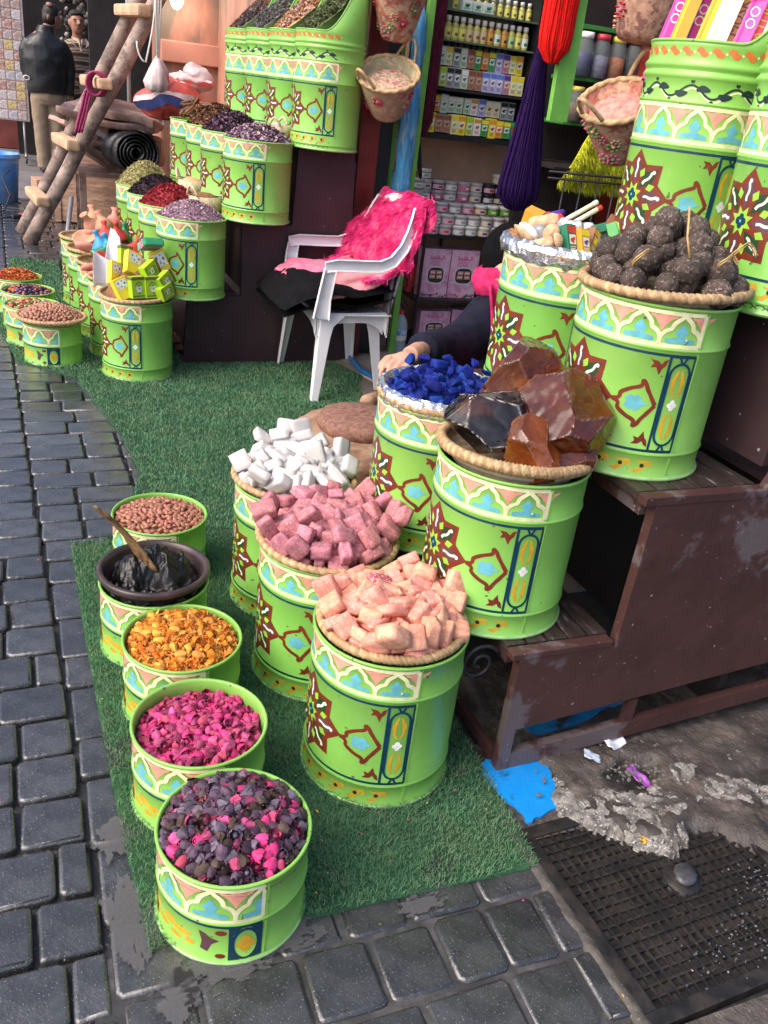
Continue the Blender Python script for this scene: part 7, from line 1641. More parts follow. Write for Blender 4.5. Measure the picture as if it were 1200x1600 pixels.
hbasket('straw basket of pinkish potpourri with woollen flowers hanging at the green post', (1.645, 4.20, 1.24), .140, .20, m_st_p, (.50, -.30, 0), mPot, 16, (R_(200), R_(30)), 5, .35)
hbasket('red straw basket of dried roots hanging above the potpourri basket', (1.64, 4.18, 1.555), .125, .20, m_st_r, (.30, -.12, 0), hBrown, 14, (R_(200), R_(20)), 6)
hbasket('tan straw basket with pink dust and a big woollen flower behind the tall drum', (1.88, 2.62, 1.235), .125, .19, m_st_r, (.30, -.50, .0), mPot2, 16, (R_(190), R_(20)), 7)
hbasket('patterned brown straw basket hanging at the top beside the incense', (1.845, 2.60, 1.565), .135, .24, m_st_t, (.0, .10, 0), hBrown, 12, (R_(180), R_(0)), 8)
for (x, y, z) in ((1.62, 4.18, 1.76), (1.93, 2.62, 1.79)):
    pass
hk = thing('hanging_wire', 'thin dark wire holding the hanging baskets by the green post', 'wire', (1.72, 4.18, 1.3)); g = G(); g.tube([(0, 0, .1), (.0, 0, 1.2)], .003, 5); g.obj('wire', m_scroll, hk)
hk = thing('hanging_wire', 'thin dark wire holding the baskets behind the tall drums', 'wire', (2.06, 2.66, 1.3)); g = G(); g.tube([(0, 0, .1), (.0, 0, 1.2)], .003, 5); g.obj('wire', m_scroll, hk)

# tall drums with incense
TG = 'tall scoop topped drums'
drum('T', 1.496, 1.78, 1.02, 'tall scoop topped drum on the top step of the near bench, full of incense packets', TG)
drum('T', 1.496, 1.41, 1.02, 'tall scoop topped drum at the right edge of the picture on the top step', TG)
def text_mesh(s, size, ext=.0003):
    cu = bpy.data.curves.new('txt', 'FONT'); cu.body = s; cu.size = size; cu.align_x = 'CENTER'; cu.align_y = 'CENTER'; cu.resolution_u = 2
    o = bpy.data.objects.new('txt', cu); me = bpy.data.meshes.new_from_object(o); bpy.data.objects.remove(o); bpy.data.curves.remove(cu); return me
cMg, cHot = C('magenta_box', (.62, .03, .30)), C('hotpink', (.78, .10, .42))
inc = [('magenta packet reading OO at the left end of the incense', -.120, .05, cMg, 'OO', cW, cHot), ('orange striped slim packet next to the left magenta one', -.100, -.005, cOr, None, None, cYe), ('magenta packet reading OO behind the orange striped one', -.06, .055, cMg, 'OO', cW, cPu),
       ('amber packet left of the broad cream one', -.035, .02, cYe, None, None, cOr), ('broad cream white packet in the middle of the incense', .0, -.01, C('creamwhite', (.86, .82, .62)), None, None, cCr), ('pale orange packet reading MUSK', .03, .03, C('paleorange', (.76, .46, .20)), 'MUSK', cBr, cYe),
       ('magenta packet with white OO right of the centre', .055, .0, cHot, 'OO', cW, cMg), ('red pink packet with gold lettering', .09, .02, C('redpink', (.68, .08, .12)), 'NATURAL', C('gold', (.7, .42, .08)), cOr), ('white slim packet right of the red pink one', .12, -.02, cW, None, None, cPk),
       ('pink packet with a white label at the right', .15, .01, C('softpink', (.66, .34, .40)), None, None, cW), ('mauve pink packet at the far right of the incense', .18, .03, C('mauvepink', (.60, .26, .40)), None, None, cPk)]
for i, (lab, off, dep, mt, tx_, tc_, ac) in enumerate(inc):
    # fan across the drum mouth (along its row), leaning away from the street
    k = -.125 + .027 * i; t = thing('incense_packet', lab, 'incense packet', (1.455 + .76 * k + .5 * dep, 1.755 - .64 * k + .6 * dep, 1.475), (R_(-14), R_(11), R_(-40 + 2 * (i % 3))), 'incense packets in the tall drum')
    wd = .034 if i not in (4, 7, 9, 10) else .044; L_ = .42
    g = G(); g.box((0, 0, L_ / 2 - .05), (wd, .020, L_), 0, None, .001); g.obj('packet', mt, t)
    g = G(); g.add([(-wd * .5, -.0106, L_ * .30), (wd * .5, -.0106, L_ * .34), (wd * .5, -.0106, L_ * .62), (-wd * .5, -.0106, L_ * .58)], [(0, 1, 2, 3)]); g.add([(-wd * .36, -.0106, .0), (-wd * .2, -.0106, .0), (-wd * .2, -.0106, L_ * .9 - .05), (-wd * .36, -.0106, L_ * .9 - .05)], [(0, 1, 2, 3)])
    g.obj('printed_band', ac, t)
    if tx_:
        me = text_mesh(tx_, .030); me.materials.append(tc_); link('lettering', me, t, (.002, -.0112, .10), Euler((PI / 2, -PI / 2, 0), 'XYZ'))
for i in range(5):
    a = ['pink', 'white', 'rose', 'pale', 'lilac'][i]; t = thing('incense_packet', a + ' slim packet standing in the tall drum at the right edge', 'incense packet', (1.42 + .03 * (i % 2), 1.50 - .045 * i, 1.50), (R_(-10), R_(18), R_(-62)), 'packets in the right tall drum')
    g = G(); g.box((0, 0, .16), (.04, .02, .40), 0, None, .001); g.obj('packet', (cPk, cW, cHot, cCr, MATS['card_lilac'])[i], t)
# ================================================================ CHAIR
m_plastic = M('white_plastic', (.76, .75, .76), .35, .06, 6, bump=.05, bscale=40, col2=(.55, .48, .42), mscale=5, mlo=.66, mhi=.82, spec=.5)
CH = thing('plastic_chair', 'white plastic armchair with black cushion standing on the turf', 'chair', (1.40, 3.96, 0), (0, 0, R_(-2.5)))
cx0, cy0 = 1.40, 3.96
def wp(x, y, z):
    q = R_(2.5); dx, dy = x - cx0, y - cy0; return (dx * math.cos(q) - dy * math.sin(q), dx * math.sin(q) + dy * math.cos(q), z)
def chan(path, w_, th, nm, flange=.02):
    """channel section swept along a path: web plus two side flanges, like moulded plastic"""
    g = G(); pts = [Vector(wp(*p[:3])) for p in path]; wd = [p[3] * w_ for p in path]
    up_ = Vector(path[0][4]) if len(path[0]) > 4 else Vector((0, 1, 0)); vs = []
    for i, p in enumerate(pts):
        t = (pts[min(i + 1, len(pts) - 1)] - pts[max(i - 1, 0)]).normalized(); s = up_.cross(t).normalized(); n = t.cross(s).normalized()
        h = wd[i] / 2
        for (a, b) in ((-h, 0), (-h * .8, th), (h * .8, th), (h, 0), (h, -flange), (h - .004, -flange), (h - .006, -.004), (-h + .006, -.004), (-h + .004, -flange), (-h, -flange)): vs.append(p + s * a + n * b)
    k = 10; N = len(pts)
    g.add(vs, [(i * k + j, i * k + (j + 1) % k, (i + 1) * k + (j + 1) % k, (i + 1) * k + j) for i in range(N - 1) for j in range(k)] + [tuple(range(k)), tuple((N - 1) * k + j for j in range(k))], 0, False)
    o = g.obj(nm, m_plastic, CH); md = o.modifiers.new('bevel', 'BEVEL'); md.width = .003; md.segments = 2; md.limit_method = 'ANGLE'; return o
SEAT = .40
def leg(foot, top, sx, sy):
    # V-section moulded leg: two faces meeting at the outer corner
    g = G(); f = Vector(wp(*foot)); t = Vector(wp(*top)); vs = []
    for i in range(9):
        q = i / 8; p = f.lerp(t, q); w_ = .034 + .030 * q + (.05 * max(0, (q - .82) / .18) ** 2); th = .006
        for (a, b) in ((0, 0), (-sx * w_, 0), (-sx * w_, -sy * th), (-sx * th, -sy * th), (-sx * th, -sy * w_), (0, -sy * w_)): vs.append((p.x + a, p.y + b, p.z))
    g.add(vs, [(i * 6 + j, i * 6 + (j + 1) % 6, (i + 1) * 6 + (j + 1) % 6, (i + 1) * 6 + j) for i in range(8) for j in range(6)] + [tuple(range(6)), tuple(48 + j for j in range(6))], 0, False)
    o = g.obj('leg', m_plastic, CH); md = o.modifiers.new('bevel', 'BEVEL'); md.width = .003; md.segments = 2; md.limit_method = 'ANGLE'
leg((1.185, 3.615, .004), (1.215, 3.655, SEAT), -1, -1); leg((1.178, 4.215, .004), (1.20, 4.175, SEAT), -1, 1)
leg((1.590, 3.765, .004), (1.520, 3.715, SEAT), 1, -1); leg((1.605, 4.255, .004), (1.545, 4.16, SEAT), 1, 1)
g = G(); g.sheet(lambda u, v: wp(1.19 + .37 * u, 3.66 + .53 * v, SEAT + .005 - .012 * math.sin(PI * u) * math.sin(PI * v)), 12, 12)
o = g.obj('seat', m_plastic, CH); md = o.modifiers.new('t', 'SOLIDIFY'); md.thickness = .008
for (ya, yb_) in ((3.655, 3.70), (4.185, 4.165)):
    g = G(); s = -1 if ya < 4 else 1; n = 14; vs = []
    for i in range(n + 1):
        u = i / n; x = 1.20 + .34 * u; arch = .062 * (1 - (2 * u - 1) ** 4) ; y_ = ya + (yb_ - ya) * u
        for (dy, z) in ((0, SEAT + .008), (0, SEAT - .10 + arch), (-s * .007, SEAT - .10 + arch), (-s * .007, SEAT + .008)): vs.append(wp(x, y_ + dy, z))
    g.add(vs, [(i * 4 + j, i * 4 + (j + 1) % 4, (i + 1) * 4 + (j + 1) % 4, (i + 1) * 4 + j) for i in range(n) for j in range(4)], 0, False); g.obj('apron', m_plastic, CH)
for (xa,) in ((1.195,), (1.54,)):
    g = G(); n = 12; vs = []
    for i in range(n + 1):
        u = i / n; y_ = 3.66 + .52 * u; arch = .062 * (1 - (2 * u - 1) ** 4)
        for (dx, z) in ((0, SEAT + .008), (0, SEAT - .10 + arch), (.007, SEAT - .10 + arch), (.007, SEAT + .008)): vs.append(wp(xa + dx, y_, z))
    g.add(vs, [(i * 4 + j, i * 4 + (j + 1) % 4, (i + 1) * 4 + (j + 1) % 4, (i + 1) * 4 + j) for i in range(n) for j in range(4)], 0, False); g.obj('apron', m_plastic, CH)
# arm posts and rails rising into the back
for (y0_, y1_, yt) in ((3.635, 3.625, 3.70), (4.20, 4.225, 4.20)):
    chan([(1.205, y0_, SEAT - .01, 1.25, (0, 1, 0)), (1.212, y0_, .48, 1.0), (1.222, y1_, .57, .95), (1.228, y1_, .615, .9)], .062, .004, 'arm_post', .022)
    chan([(1.205, y1_, .622, .9, (0, 1, 0)), (1.26, y1_, .632, 1), (1.38, y1_, .632, 1), (1.46, y1_, .634, 1), (1.52, y1_ * .9 + yt * .1, .655, 1), (1.575, y1_ * .6 + yt * .4, .71, .9), (1.61, yt * .7 + y1_ * .3, .77, .85), (1.635, yt, .83, .8), (1.648, yt + (.02 if yt < 4 else -.02), .872, .7)], .052, .004, 'armrest', .020)
g = G(); nU, nV = 30, 20; vs = []
def back(u, v): # inner face
    yy = 3.715 + .47 * u; z = SEAT + .02 + v * .46; bow = .05 * (1 - (2 * u - 1) ** 2); crown = .05 * (1 - (2 * u - 1) ** 4) - .03
    return wp(1.575 + .085 * v + bow * .8, yy, z + (crown * v))
g.sheet(back, nU, nV); o = g.obj('backrest', m_plastic, CH); md = o.modifiers.new('t', 'SOLIDIFY'); md.thickness = .010
# cushion
m_cush = M('black_cloth', (.0055, .0055, .0065), .9, .3, 30, bump=.6, bscale=60, spec=.1)
g = G()
def cus(u, v, top):
    a, b = u * 2 - 1, v * 2 - 1; k = (1 - abs(a) ** 3.2) * (1 - abs(b) ** 3.2)
    x, y = 1.305 + .275 * a * (1 - .06 * b * b), 3.93 + .30 * b * (1 - .06 * a * a); z = .478 + (1 if top else -1) * (.016 + .060 * k ** .6) + .010 * n1((a, b, 0), 2.2)
    z += .025 * max(0, a) ** 2 - .035 * max(0, -a) ** 2 - .10 * max(0, -a - .6)
    return (x, y, z)
g.sheet(lambda u, v: cus(u, v, True), 26, 26); g.sheet(lambda u, v: cus(1 - u, v, False), 26, 26)
cu = tag(g.obj('seat_cushion', m_cush), 'thick black cushion on the seat of the white plastic chair', 'cushion')
g = G(); g.sheet(lambda u, v: (1.545 + .02 * math.sin(u * PI), 3.66 + .07 * u, .40 + .20 * v), 6, 8); o = g.obj('grey_flap', M('grey_cloth', (.16, .14, .15), .8, .2, 30), None); md = o.modifiers.new('t', 'SOLIDIFY'); md.thickness = .01
tag(o, 'grey cloth flap hanging behind the seat of the chair', 'cloth')
# pink sheepskin over the back and arm
m_pskin = M('pink_skin', (.68, .28, .30), .75, .2, 12, bump=.3, bscale=60)
m_pfur = M('pink_fur', (.92, .045, .24), .75, .3, 14, spec=.2, col2=(.95, .16, .34), mscale=16, mlo=.5, mhi=.6)
def pelt(u, v):
    # v=0 behind the top of the back, then down the inner back, v=1 on the seat; u across the chair
    ed = .030 * n1((u * 3, v * 3, 1), 2) + .02 * n1((u * 8, v * 8, 4), 1.5)
    y = 3.64 + .60 * u + ed
    if v < .16:
        t = v / .16; x = 1.70 - .01 * t; z = .80 + .125 * t - .02 * u
    elif v < .74:
        t = (v - .16) / .58; x = 1.69 - .05 * t - .06 * math.sin(t * 2.6) * (.4 + u * .8) - .13 * u * t; z = .925 - .31 * t - .06 * u
    else:
        t = (v - .74) / .26; x = 1.57 - .13 * u - .14 * t; z = .615 - .06 * u - .065 * t - .01 * math.sin(t * 5)
    return (x + .022 * n1((u * 3, v * 4, 8), 1.4), y, z + .018 * n1((u * 4, v * 4, 2), 1.2))
fur('pink_sheepskin', 'shaggy hot pink sheepskin draped over the back of the white chair', pelt, 26, 34, 70000, .038, m_pfur, m_pfur, (-.25, -.15, -1), .0013, mask=lambda u, v: 1.0 if v < .82 else .30, seed=9, lay=.55)
def pelt2(u, v):
    ed = .030 * n1((u * 4, v * 4, 1), 1.5)
    x = 1.12 + .36 * u + ed; y = 3.86 + .22 * v + .05 * math.sin(u * 7) + .03 * n1((u * 6, v * 6, 3), 1)
    z = .545 + .04 * u - .05 * max(0, .2 - u) * 3 + .014 * n1((u * 5, v * 5, 5), 1.3) - .03 * max(0, .25 - v) * 3
    return (x, y, z)
fur('sheepskin_flap', 'thin ragged pink end of the sheepskin lying on the black cushion', pelt2, 22, 16, 5200, .014, M('pink_flap', (.72, .15, .24), .8, .25, 14), m_pfur, (-.4, -.2, -1), .0014, mask=lambda u, v: .5 + .5 * (v < .5), seed=3, lay=.8)
def pelt3(u, v):
    return (1.26 + .30 * u, 3.655 + .09 * v + .015 * n1((u * 4, v * 4, 1), 1), .600 - .125 * (1 - v) * (1 - .55 * u) - .02 * math.sin(u * 3) + .05 * u)
fur('sheepskin_belly', 'smooth pale pink side of the sheepskin hanging under the armrest', pelt3, 16, 10, 1200, .010, m_pskin, M('pale_pink_fur', (.72, .36, .38), .8, .2, 14), (0, 0, -1), .0014, seed=6, lay=.8)

# bottle, tile, hose, log
wb = thing('water_bottle', 'clear plastic water bottle with red cap and blue label by the grille', 'bottle', (1.94, 4.42, .0))
m_pet = M('pet', (.50, .62, .68), .06, .03, 10, trans=.35, ior=1.2, spec=.8, bump=.15, bscale=30)
g = G(); g.lathe([(.0005, .0), (.040, .0), (.044, .008), (.042, .03), (.044, .05), (.0425, .07), (.044, .09), (.044, .15), (.042, .165), (.036, .185), (.024, .205), (.014, .22), (.0135, .232), (.0005, .232)], 30); g.obj('bottle_body', m_pet, wb)
g = G(); g.lathe([(.0005, .006), (.038, .006), (.040, .12), (.0005, .125)], 20); g.obj('water', M('water', (.40, .55, .62), .05, .02, 10, trans=.6, ior=1.33), wb)
g = G(); g.lathe([(.0146, .222), (.016, .224), (.016, .240), (.014, .242), (.0005, .242)], 18); g.obj('cap', cRd, wb)
g = G(); g.lathe([(.0448, .078), (.0448, .142)], 26); g.obj('label', M('label_blue', (.10, .32, .60), .35, .3, 40, col2=(.62, .72, .80), mscale=26), wb)
g = G(); g.lathe([(.0452, .078), (.0452, .098)], 20, 0, a0=R_(180), a1=R_(360), fn=lambda j, a, r, z: (r, z + (.012 * abs(math.sin(a * 7)) if j == 1 else 0))); g.obj('label_picture', cW, wb)
tile = struct(wallobj('floor_tile', None, None, lambda g: g.prism([(1.50, 4.22), (1.66, 3.72), (2.02, 3.95), (1.90, 4.42)], 'z', -.01, .012), M('marble', (.46, .38, .31), .4, .15, 8, col2=(.30, .22, .16), mscale=5)))
g = G(); g.tube([(1.60, 4.30, .02), (1.585, 4.18, .025), (1.575, 4.02, .025), (1.60, 3.90, .025), (1.66, 3.80, .02)], .013, 8); tag(g.obj('blue_hose', M('hose_blue', (.02, .16, .42), .35, .1, 20)), 'short blue hose lying on the tile under the chair', 'hose')
m_log = M('log_wood', (.24, .13, .075), .8, .35, 9, bump=.8, bscale=28, col2=(.34, .22, .14), mscale=7, stretch=(1, 1, 2.5))
lg = thing('log_stump', 'wide flat tree stump with a round of wood on top, behind the white blocks', 'stump', (1.10, 2.78, 0))
g = G(); g.lathe([(.0005, 0), (.25, 0), (.27, .05), (.265, .15), (.25, .19), (.23, .20), (.0005, .195)], 48, 0, fn=lambda j, a, r, z: (r * (1 + .16 * n1((math.cos(a) * 1.6, math.sin(a) * 1.6, 0), 1) + .05 * n1((math.cos(a) * 5, math.sin(a) * 5, z * 4), 1)), z)); g.obj('trunk_slice', m_log, lg)
g = G(); g.lathe([(.135, .19), (.16, .20), (.165, .225), (.15, .245), (.08, .255), (.0005, .258)], 40, 0, fn=lambda j, a, r, z: (r * (1 + .06 * n1((math.cos(a) * 3, math.sin(a) * 3, 2), 1)), z + .004 * n1((r * 40, a * 2, 0), 1))); g.obj('wood_round', M('round_wood', (.21, .105, .075), .85, .35, 60, bump=1.0, bscale=90), lg, (.02, .03, 0))
g = G(); g.tube([(1.22, 3.02, .22), (1.30, 3.10, .20), (1.34, 3.25, .12), (1.42, 3.40, .03)], [.03, .035, .03, .02], 8); tag(g.obj('rough_root', m_log), 'grey twisted root lying between the stump and the tile', 'root')

# ================================================================ PEOPLE
def blob(parts, vox=.012, smooth_it=4):
    """fuse tapered tubes and ellipsoids into one continuous surface"""
    g = G()
    for p in parts:
        if p[0] == 't': g.tube(p[1], p[2], 14)
        elif p[0] == 'e': g.ell(p[1], p[2], 20, 12, 0, p[3] if len(p) > 3 else None)
        elif p[0] == 's':   # stack of ellipses (cx,cy,z,rx,ry,rot)
            vs = []; n = 24
            for (cx, cy, z, rx, ry, q) in p[1]:
                for i in range(n):
                    a = 2 * PI * i / n; x, y = rx * math.cos(a), ry * math.sin(a); vs.append((cx + x * math.cos(q) - y * math.sin(q), cy + x * math.sin(q) + y * math.cos(q), z))
            N = len(p[1]); g.add(vs, [(i * n + k, i * n + (k + 1) % n, (i + 1) * n + (k + 1) % n, (i + 1) * n + k) for i in range(N - 1) for k in range(n)] + [tuple(reversed(range(n))), tuple((N - 1) * n + k for k in range(n))], 0, True)
    me = g.mesh('blob'); o = bpy.data.objects.new('tmp', me); COL.objects.link(o)
    md = o.modifiers.new('r', 'REMESH'); md.mode = 'VOXEL'; md.voxel_size = vox; md.use_smooth_shade = True
    md = o.modifiers.new('s', 'SMOOTH'); md.iterations = smooth_it; md.factor = .5
    dg = bpy.context.evaluated_depsgraph_get(); out = bpy.data.meshes.new_from_object(o.evaluated_get(dg)); bpy.data.objects.remove(o)
    out.polygons.foreach_set('use_smooth', [True] * len(out.polygons)); return out
def bput(name, parts, mat, parent, vox=.012, it=4, wr=0, wsc=14):
    me = blob(parts, vox, it); me.materials.clear(); me.materials.append(mat)
    if wr:
        for v in me.vertices: v.co += nvec(v.co, wsc, len(name)) * wr
    me.name = name; return link(name, me, parent)
m_skin = M('skin', (.36, .175, .115), .5, .12, 20, sss=.15, bump=.1, bscale=120)
m_skin2 = M('skin_hand', (.52, .27, .19), .5, .12, 20, sss=.15, bump=.2, bscale=160)
m_hair = M('dark_hair', (.014, .010, .009), .6, .4, 60, bump=.8, bscale=120)
m_leather = M('black_leather', (.012, .013, .015), .32, .3, 9, bump=.4, bscale=22, spec=.5)
m_khaki = M('khaki', (.25, .185, .125), .8, .15, 14, bump=.3, bscale=30)
m_dtrous = M('dark_trousers', (.016, .02, .024), .8, .2, 14)
m_shoe = M('shoe', (.03, .022, .02), .4, .2, 20)
def face(parent, c, f, r, mats_, s=1.0):
    """eyes, brows, nose, mouth, ears set on the head"""
    f = Vector(f).normalized(); side = Vector((0, 0, 1)).cross(f).normalized(); c = Vector(c)
    for k in (-1, 1):
        g = G(); g.ell(c + f * r * .90 + side * k * r * .34 + Vector((0, 0, .010)), (.010, .010, .006), 8, 5); g.obj('eye', C('eye', (.05, .03, .02)), parent)
        g = G(); g.tube([c + f * r * .93 + side * k * r * .16 + Vector((0, 0, .026)), c + f * r * .92 + side * k * r * .36 + Vector((0, 0, .031)), c + f * r * .80 + side * k * r * .54 + Vector((0, 0, .025))], .005, 5); g.obj('eyebrow', m_hair, parent)
    g = G(); g.tube([c + f * r * .96 + side * -.022 + Vector((0, 0, -.056)), c + f * r * 1.0 + Vector((0, 0, -.053)), c + f * r * .96 + side * .022 + Vector((0, 0, -.056))], .005, 5); g.obj('mouth', C('lips', (.28, .10, .08)), parent)
# man in the black leather jacket, seen from behind, head bowed to the right
mA = thing('person', 'man in a black leather jacket and khaki trousers standing with his back turned', 'person', (.345, 11.6, 0), None, None)
H_ = 1.0
bput('body', [('s', [(-.01, 0, .86, .15, .11, 0), (0, 0, 1.0, .16, .12, 0), (0, 0, 1.2, .18, .13, 0), (0, 0, 1.40, .19, .12, 0), (.01, 0, 1.48, .10, .09, 0)]),
              ('t', [(.02, .0, 1.45), (.05, .02, 1.55)], [.062, .058]), ('e', (.095, .05, 1.645), (.088, .098, .118), (.25, .25, 0)), ('e', (.135, .095, 1.60), (.062, .07, .075)), ('t', [(.17, .14, 1.63), (.185, .155, 1.60)], [.014, .018]),
              ('e', (.055, -.045, 1.63), (.018, .026, .034)), ('t', [(-.08, 0, .90), (-.075, 0, .5), (-.075, 0, .10)], [.085, .06, .05]), ('t', [(.09, 0, .90), (.085, 0, .5), (.08, 0, .1)], [.085, .06, .05]),
              ('t', [(.17, .02, 1.36), (.24, .05, 1.1), (.25, .10, .87)], [.06, .05, .036]), ('e', (.255, .11, .82), (.035, .045, .06)), ('t', [(-.16, .02, 1.36), (-.18, .05, 1.1), (-.12, .12, .95)], [.06, .05, .04])], m_skin, mA, .011, 3)
bput('jacket', [('s', [(-.005, 0, .855, .205, .155, 0), (-.005, 0, .90, .215, .165, 0), (0, -.005, 1.05, .225, .17, 0), (0, -.01, 1.2, .235, .172, 0), (0, -.01, 1.34, .225, .158, 0), (.0, 0, 1.42, .17, .135, 0), (.015, .01, 1.48, .11, .10, 0), (.025, .015, 1.545, .088, .085, 0)]),
                ('t', [(.15, 0, 1.39), (.215, .02, 1.30), (.25, .04, 1.12), (.25, .08, .92), (.245, .09, .86)], [.07, .080, .072, .06, .056]), ('t', [(-.15, 0, 1.39), (-.20, .02, 1.28), (-.205, .06, 1.08), (-.14, .13, .95)], [.07, .08, .07, .06])], m_leather, mA, .012, 2, .010, 9)
bput('trousers', [('s', [(0, 0, .93, .185, .14, 0), (0, 0, .80, .18, .14, 0), (0, 0, .74, .165, .12, 0)]), ('t', [(-.085, 0, .80), (-.085, 0, .45), (-.08, .0, .05)], [.105, .085, .072]), ('t', [(.09, 0, .80), (.09, .01, .45), (.085, 0, .05)], [.105, .085, .072])], m_khaki, mA, .012, 2, .006, 12)
for sx_ in (-.08, .085):
    g = G(); g.ell((sx_, .05, .035), (.05, .13, .045), 16, 8); g.obj('shoe', m_shoe, mA)
bput('hair', [('e', (.082, .035, 1.672), (.093, .096, .105), (.25, .25, 0)), ('e', (.06, -.005, 1.62), (.075, .06, .07))], m_hair, mA, .011, 2, .004, 40)
g = G(); g.ell((.07, -.035, 1.755), (.035, .04, .02), 12, 6, 0, (.3, .2, 0)); g.obj('bald_patch', m_skin, mA)
g = G(); g.ell((.045, -.052, 1.63), (.010, .022, .030), 10, 6); g.obj('ear', m_skin, mA)
g = G(); g.tube([(-.215 + .03 * math.cos(2 * PI * i / 14), -.11, 1.0 + .022 * math.sin(2 * PI * i / 14)) for i in range(14)], .006, 5, 0, True); g.obj('belt_ring', cW, mA)
# second man facing us in the striped sweater
mB = thing('person', 'man in a brown and cream striped sweater with pale collar facing the camera', 'person', (.725, 12.05, 0), (0, 0, R_(12)))
bput('body', [('s', [(0, 0, .84, .15, .11, 0), (0, 0, 1.0, .155, .115, 0), (0, 0, 1.2, .17, .12, 0), (0, 0, 1.36, .18, .11, 0), (0, 0, 1.44, .09, .08, 0)]), ('t', [(0, 0, 1.42), (-.005, -.02, 1.53)], [.058, .056]), ('e', (-.01, -.03, 1.625), (.080, .094, .118)), ('e', (-.01, -.055, 1.565), (.062, .065, .065)),
              ('t', [(-.01, -.122, 1.64), (-.01, -.145, 1.605)], [.012, .019]), ('e', (-.092, -.02, 1.62), (.016, .026, .034)), ('e', (.072, -.02, 1.62), (.016, .026, .034)), ('t', [(-.085, 0, .88), (-.085, 0, .5), (-.085, 0, .1)], [.085, .06, .05]), ('t', [(.085, 0, .88), (.085, 0, .5), (.085, 0, .1)], [.085, .06, .05]),
              ('t', [(.2, 0, 1.34), (.26, 0, 1.1), (.27, -.06, .86)], [.06, .05, .036]), ('e', (.27, -.07, .81), (.035, .045, .06)), ('t', [(-.2, 0, 1.34), (-.25, 0, 1.1), (-.26, -.06, .86)], [.06, .05, .036]), ('e', (-.26, -.07, .81), (.035, .045, .06))], m_skin, mB, .011, 3)
m_str = bpy.data.materials.new('striped_wool'); m_str.use_nodes = True; n_ = m_str.node_tree.nodes; l_ = m_str.node_tree.links; b_ = n_['Principled BSDF']; b_.inputs['Roughness'].default_value = .9
tc_ = n_.new('ShaderNodeTexCoord'); sp_ = n_.new('ShaderNodeSeparateXYZ'); l_.new(tc_.outputs['Object'], sp_.inputs[0]); nz_ = n_.new('ShaderNodeTexNoise'); nz_.inputs['Scale'].default_value = 6; l_.new(tc_.outputs['Object'], nz_.inputs['Vector'])
ad_ = n_.new('ShaderNodeMath'); ad_.operation = 'MULTIPLY_ADD'; ad_.inputs[1].default_value = .05; l_.new(nz_.outputs[0], ad_.inputs[0]); l_.new(sp_.outputs[2], ad_.inputs[2])
mu_ = n_.new('ShaderNodeMath'); mu_.operation = 'MULTIPLY'; mu_.inputs[1].default_value = 11.5; l_.new(ad_.outputs[0], mu_.inputs[0]); fr_ = n_.new('ShaderNodeMath'); fr_.operation = 'FRACT'; l_.new(mu_.outputs[0], fr_.inputs[0])
cr_ = n_.new('ShaderNodeValToRGB'); cr_.color_ramp.interpolation = 'CONSTANT'; e_ = cr_.color_ramp.elements; e_[0].color = (.06, .025, .022, 1); e_[1].position = .38; e_[1].color = (.36, .27, .19, 1)
for pos, c_ in ((.58, (.05, .035, .035, 1)), (.68, (.30, .23, .17, 1)), (.88, (.12, .085, .07, 1))): q_ = e_.new(pos); q_.color = c_
l_.new(fr_.outputs[0], cr_.inputs[0]); l_.new(cr_.outputs[0], b_.inputs['Base Color'])
bput('sweater', [('s', [(0, 0, .84, .19, .14, 0), (0, 0, .90, .205, .15, 0), (0, 0, 1.05, .205, .155, 0), (0, 0, 1.2, .215, .155, 0), (0, 0, 1.34, .215, .145, 0), (0, 0, 1.42, .16, .12, 0), (0, 0, 1.455, .09, .085, 0)]), ('t', [(.19, 0, 1.36), (.255, 0, 1.12), (.265, -.05, .90)], [.08, .07, .055]), ('t', [(-.19, 0, 1.36), (-.255, 0, 1.12), (-.26, -.05, .90)], [.08, .07, .055])], m_str, mB, .012, 3, .005, 12)
for s in (-1, 1):
    g = G(); g.add([(0.0, -.150, 1.33), (s * .02, -.12, 1.46), (s * .085, -.06, 1.475), (s * .105, -.115, 1.41)], [(0, 1, 2, 3)]); o = g.obj('collar', M('collar', (.58, .44, .34), .8), mB); md = o.modifiers.new('t', 'SOLIDIFY'); md.thickness = .01
bput('trousers', [('s', [(0, 0, .88, .175, .13, 0), (0, 0, .78, .17, .13, 0)]), ('t', [(-.085, 0, .80), (-.085, 0, .05)], [.10, .07]), ('t', [(.085, 0, .80), (.085, 0, .05)], [.10, .07])], m_dtrous, mB)
for sx_ in (-.085, .085):
    g = G(); g.ell((sx_, -.05, .035), (.05, .13, .045), 16, 8); g.obj('shoe', m_shoe, mB)
bput('hair', [('e', (-.01, .0, 1.675), (.088, .088, .085)), ('e', (-.01, .045, 1.63), (.08, .05, .09)), ('e', (-.01, -.07, 1.715), (.075, .045, .028))], m_hair, mB, .011, 2, .006, 40)
face(mB, (-.01, -.03, 1.625), (-.1, -1, 0), .094, None)
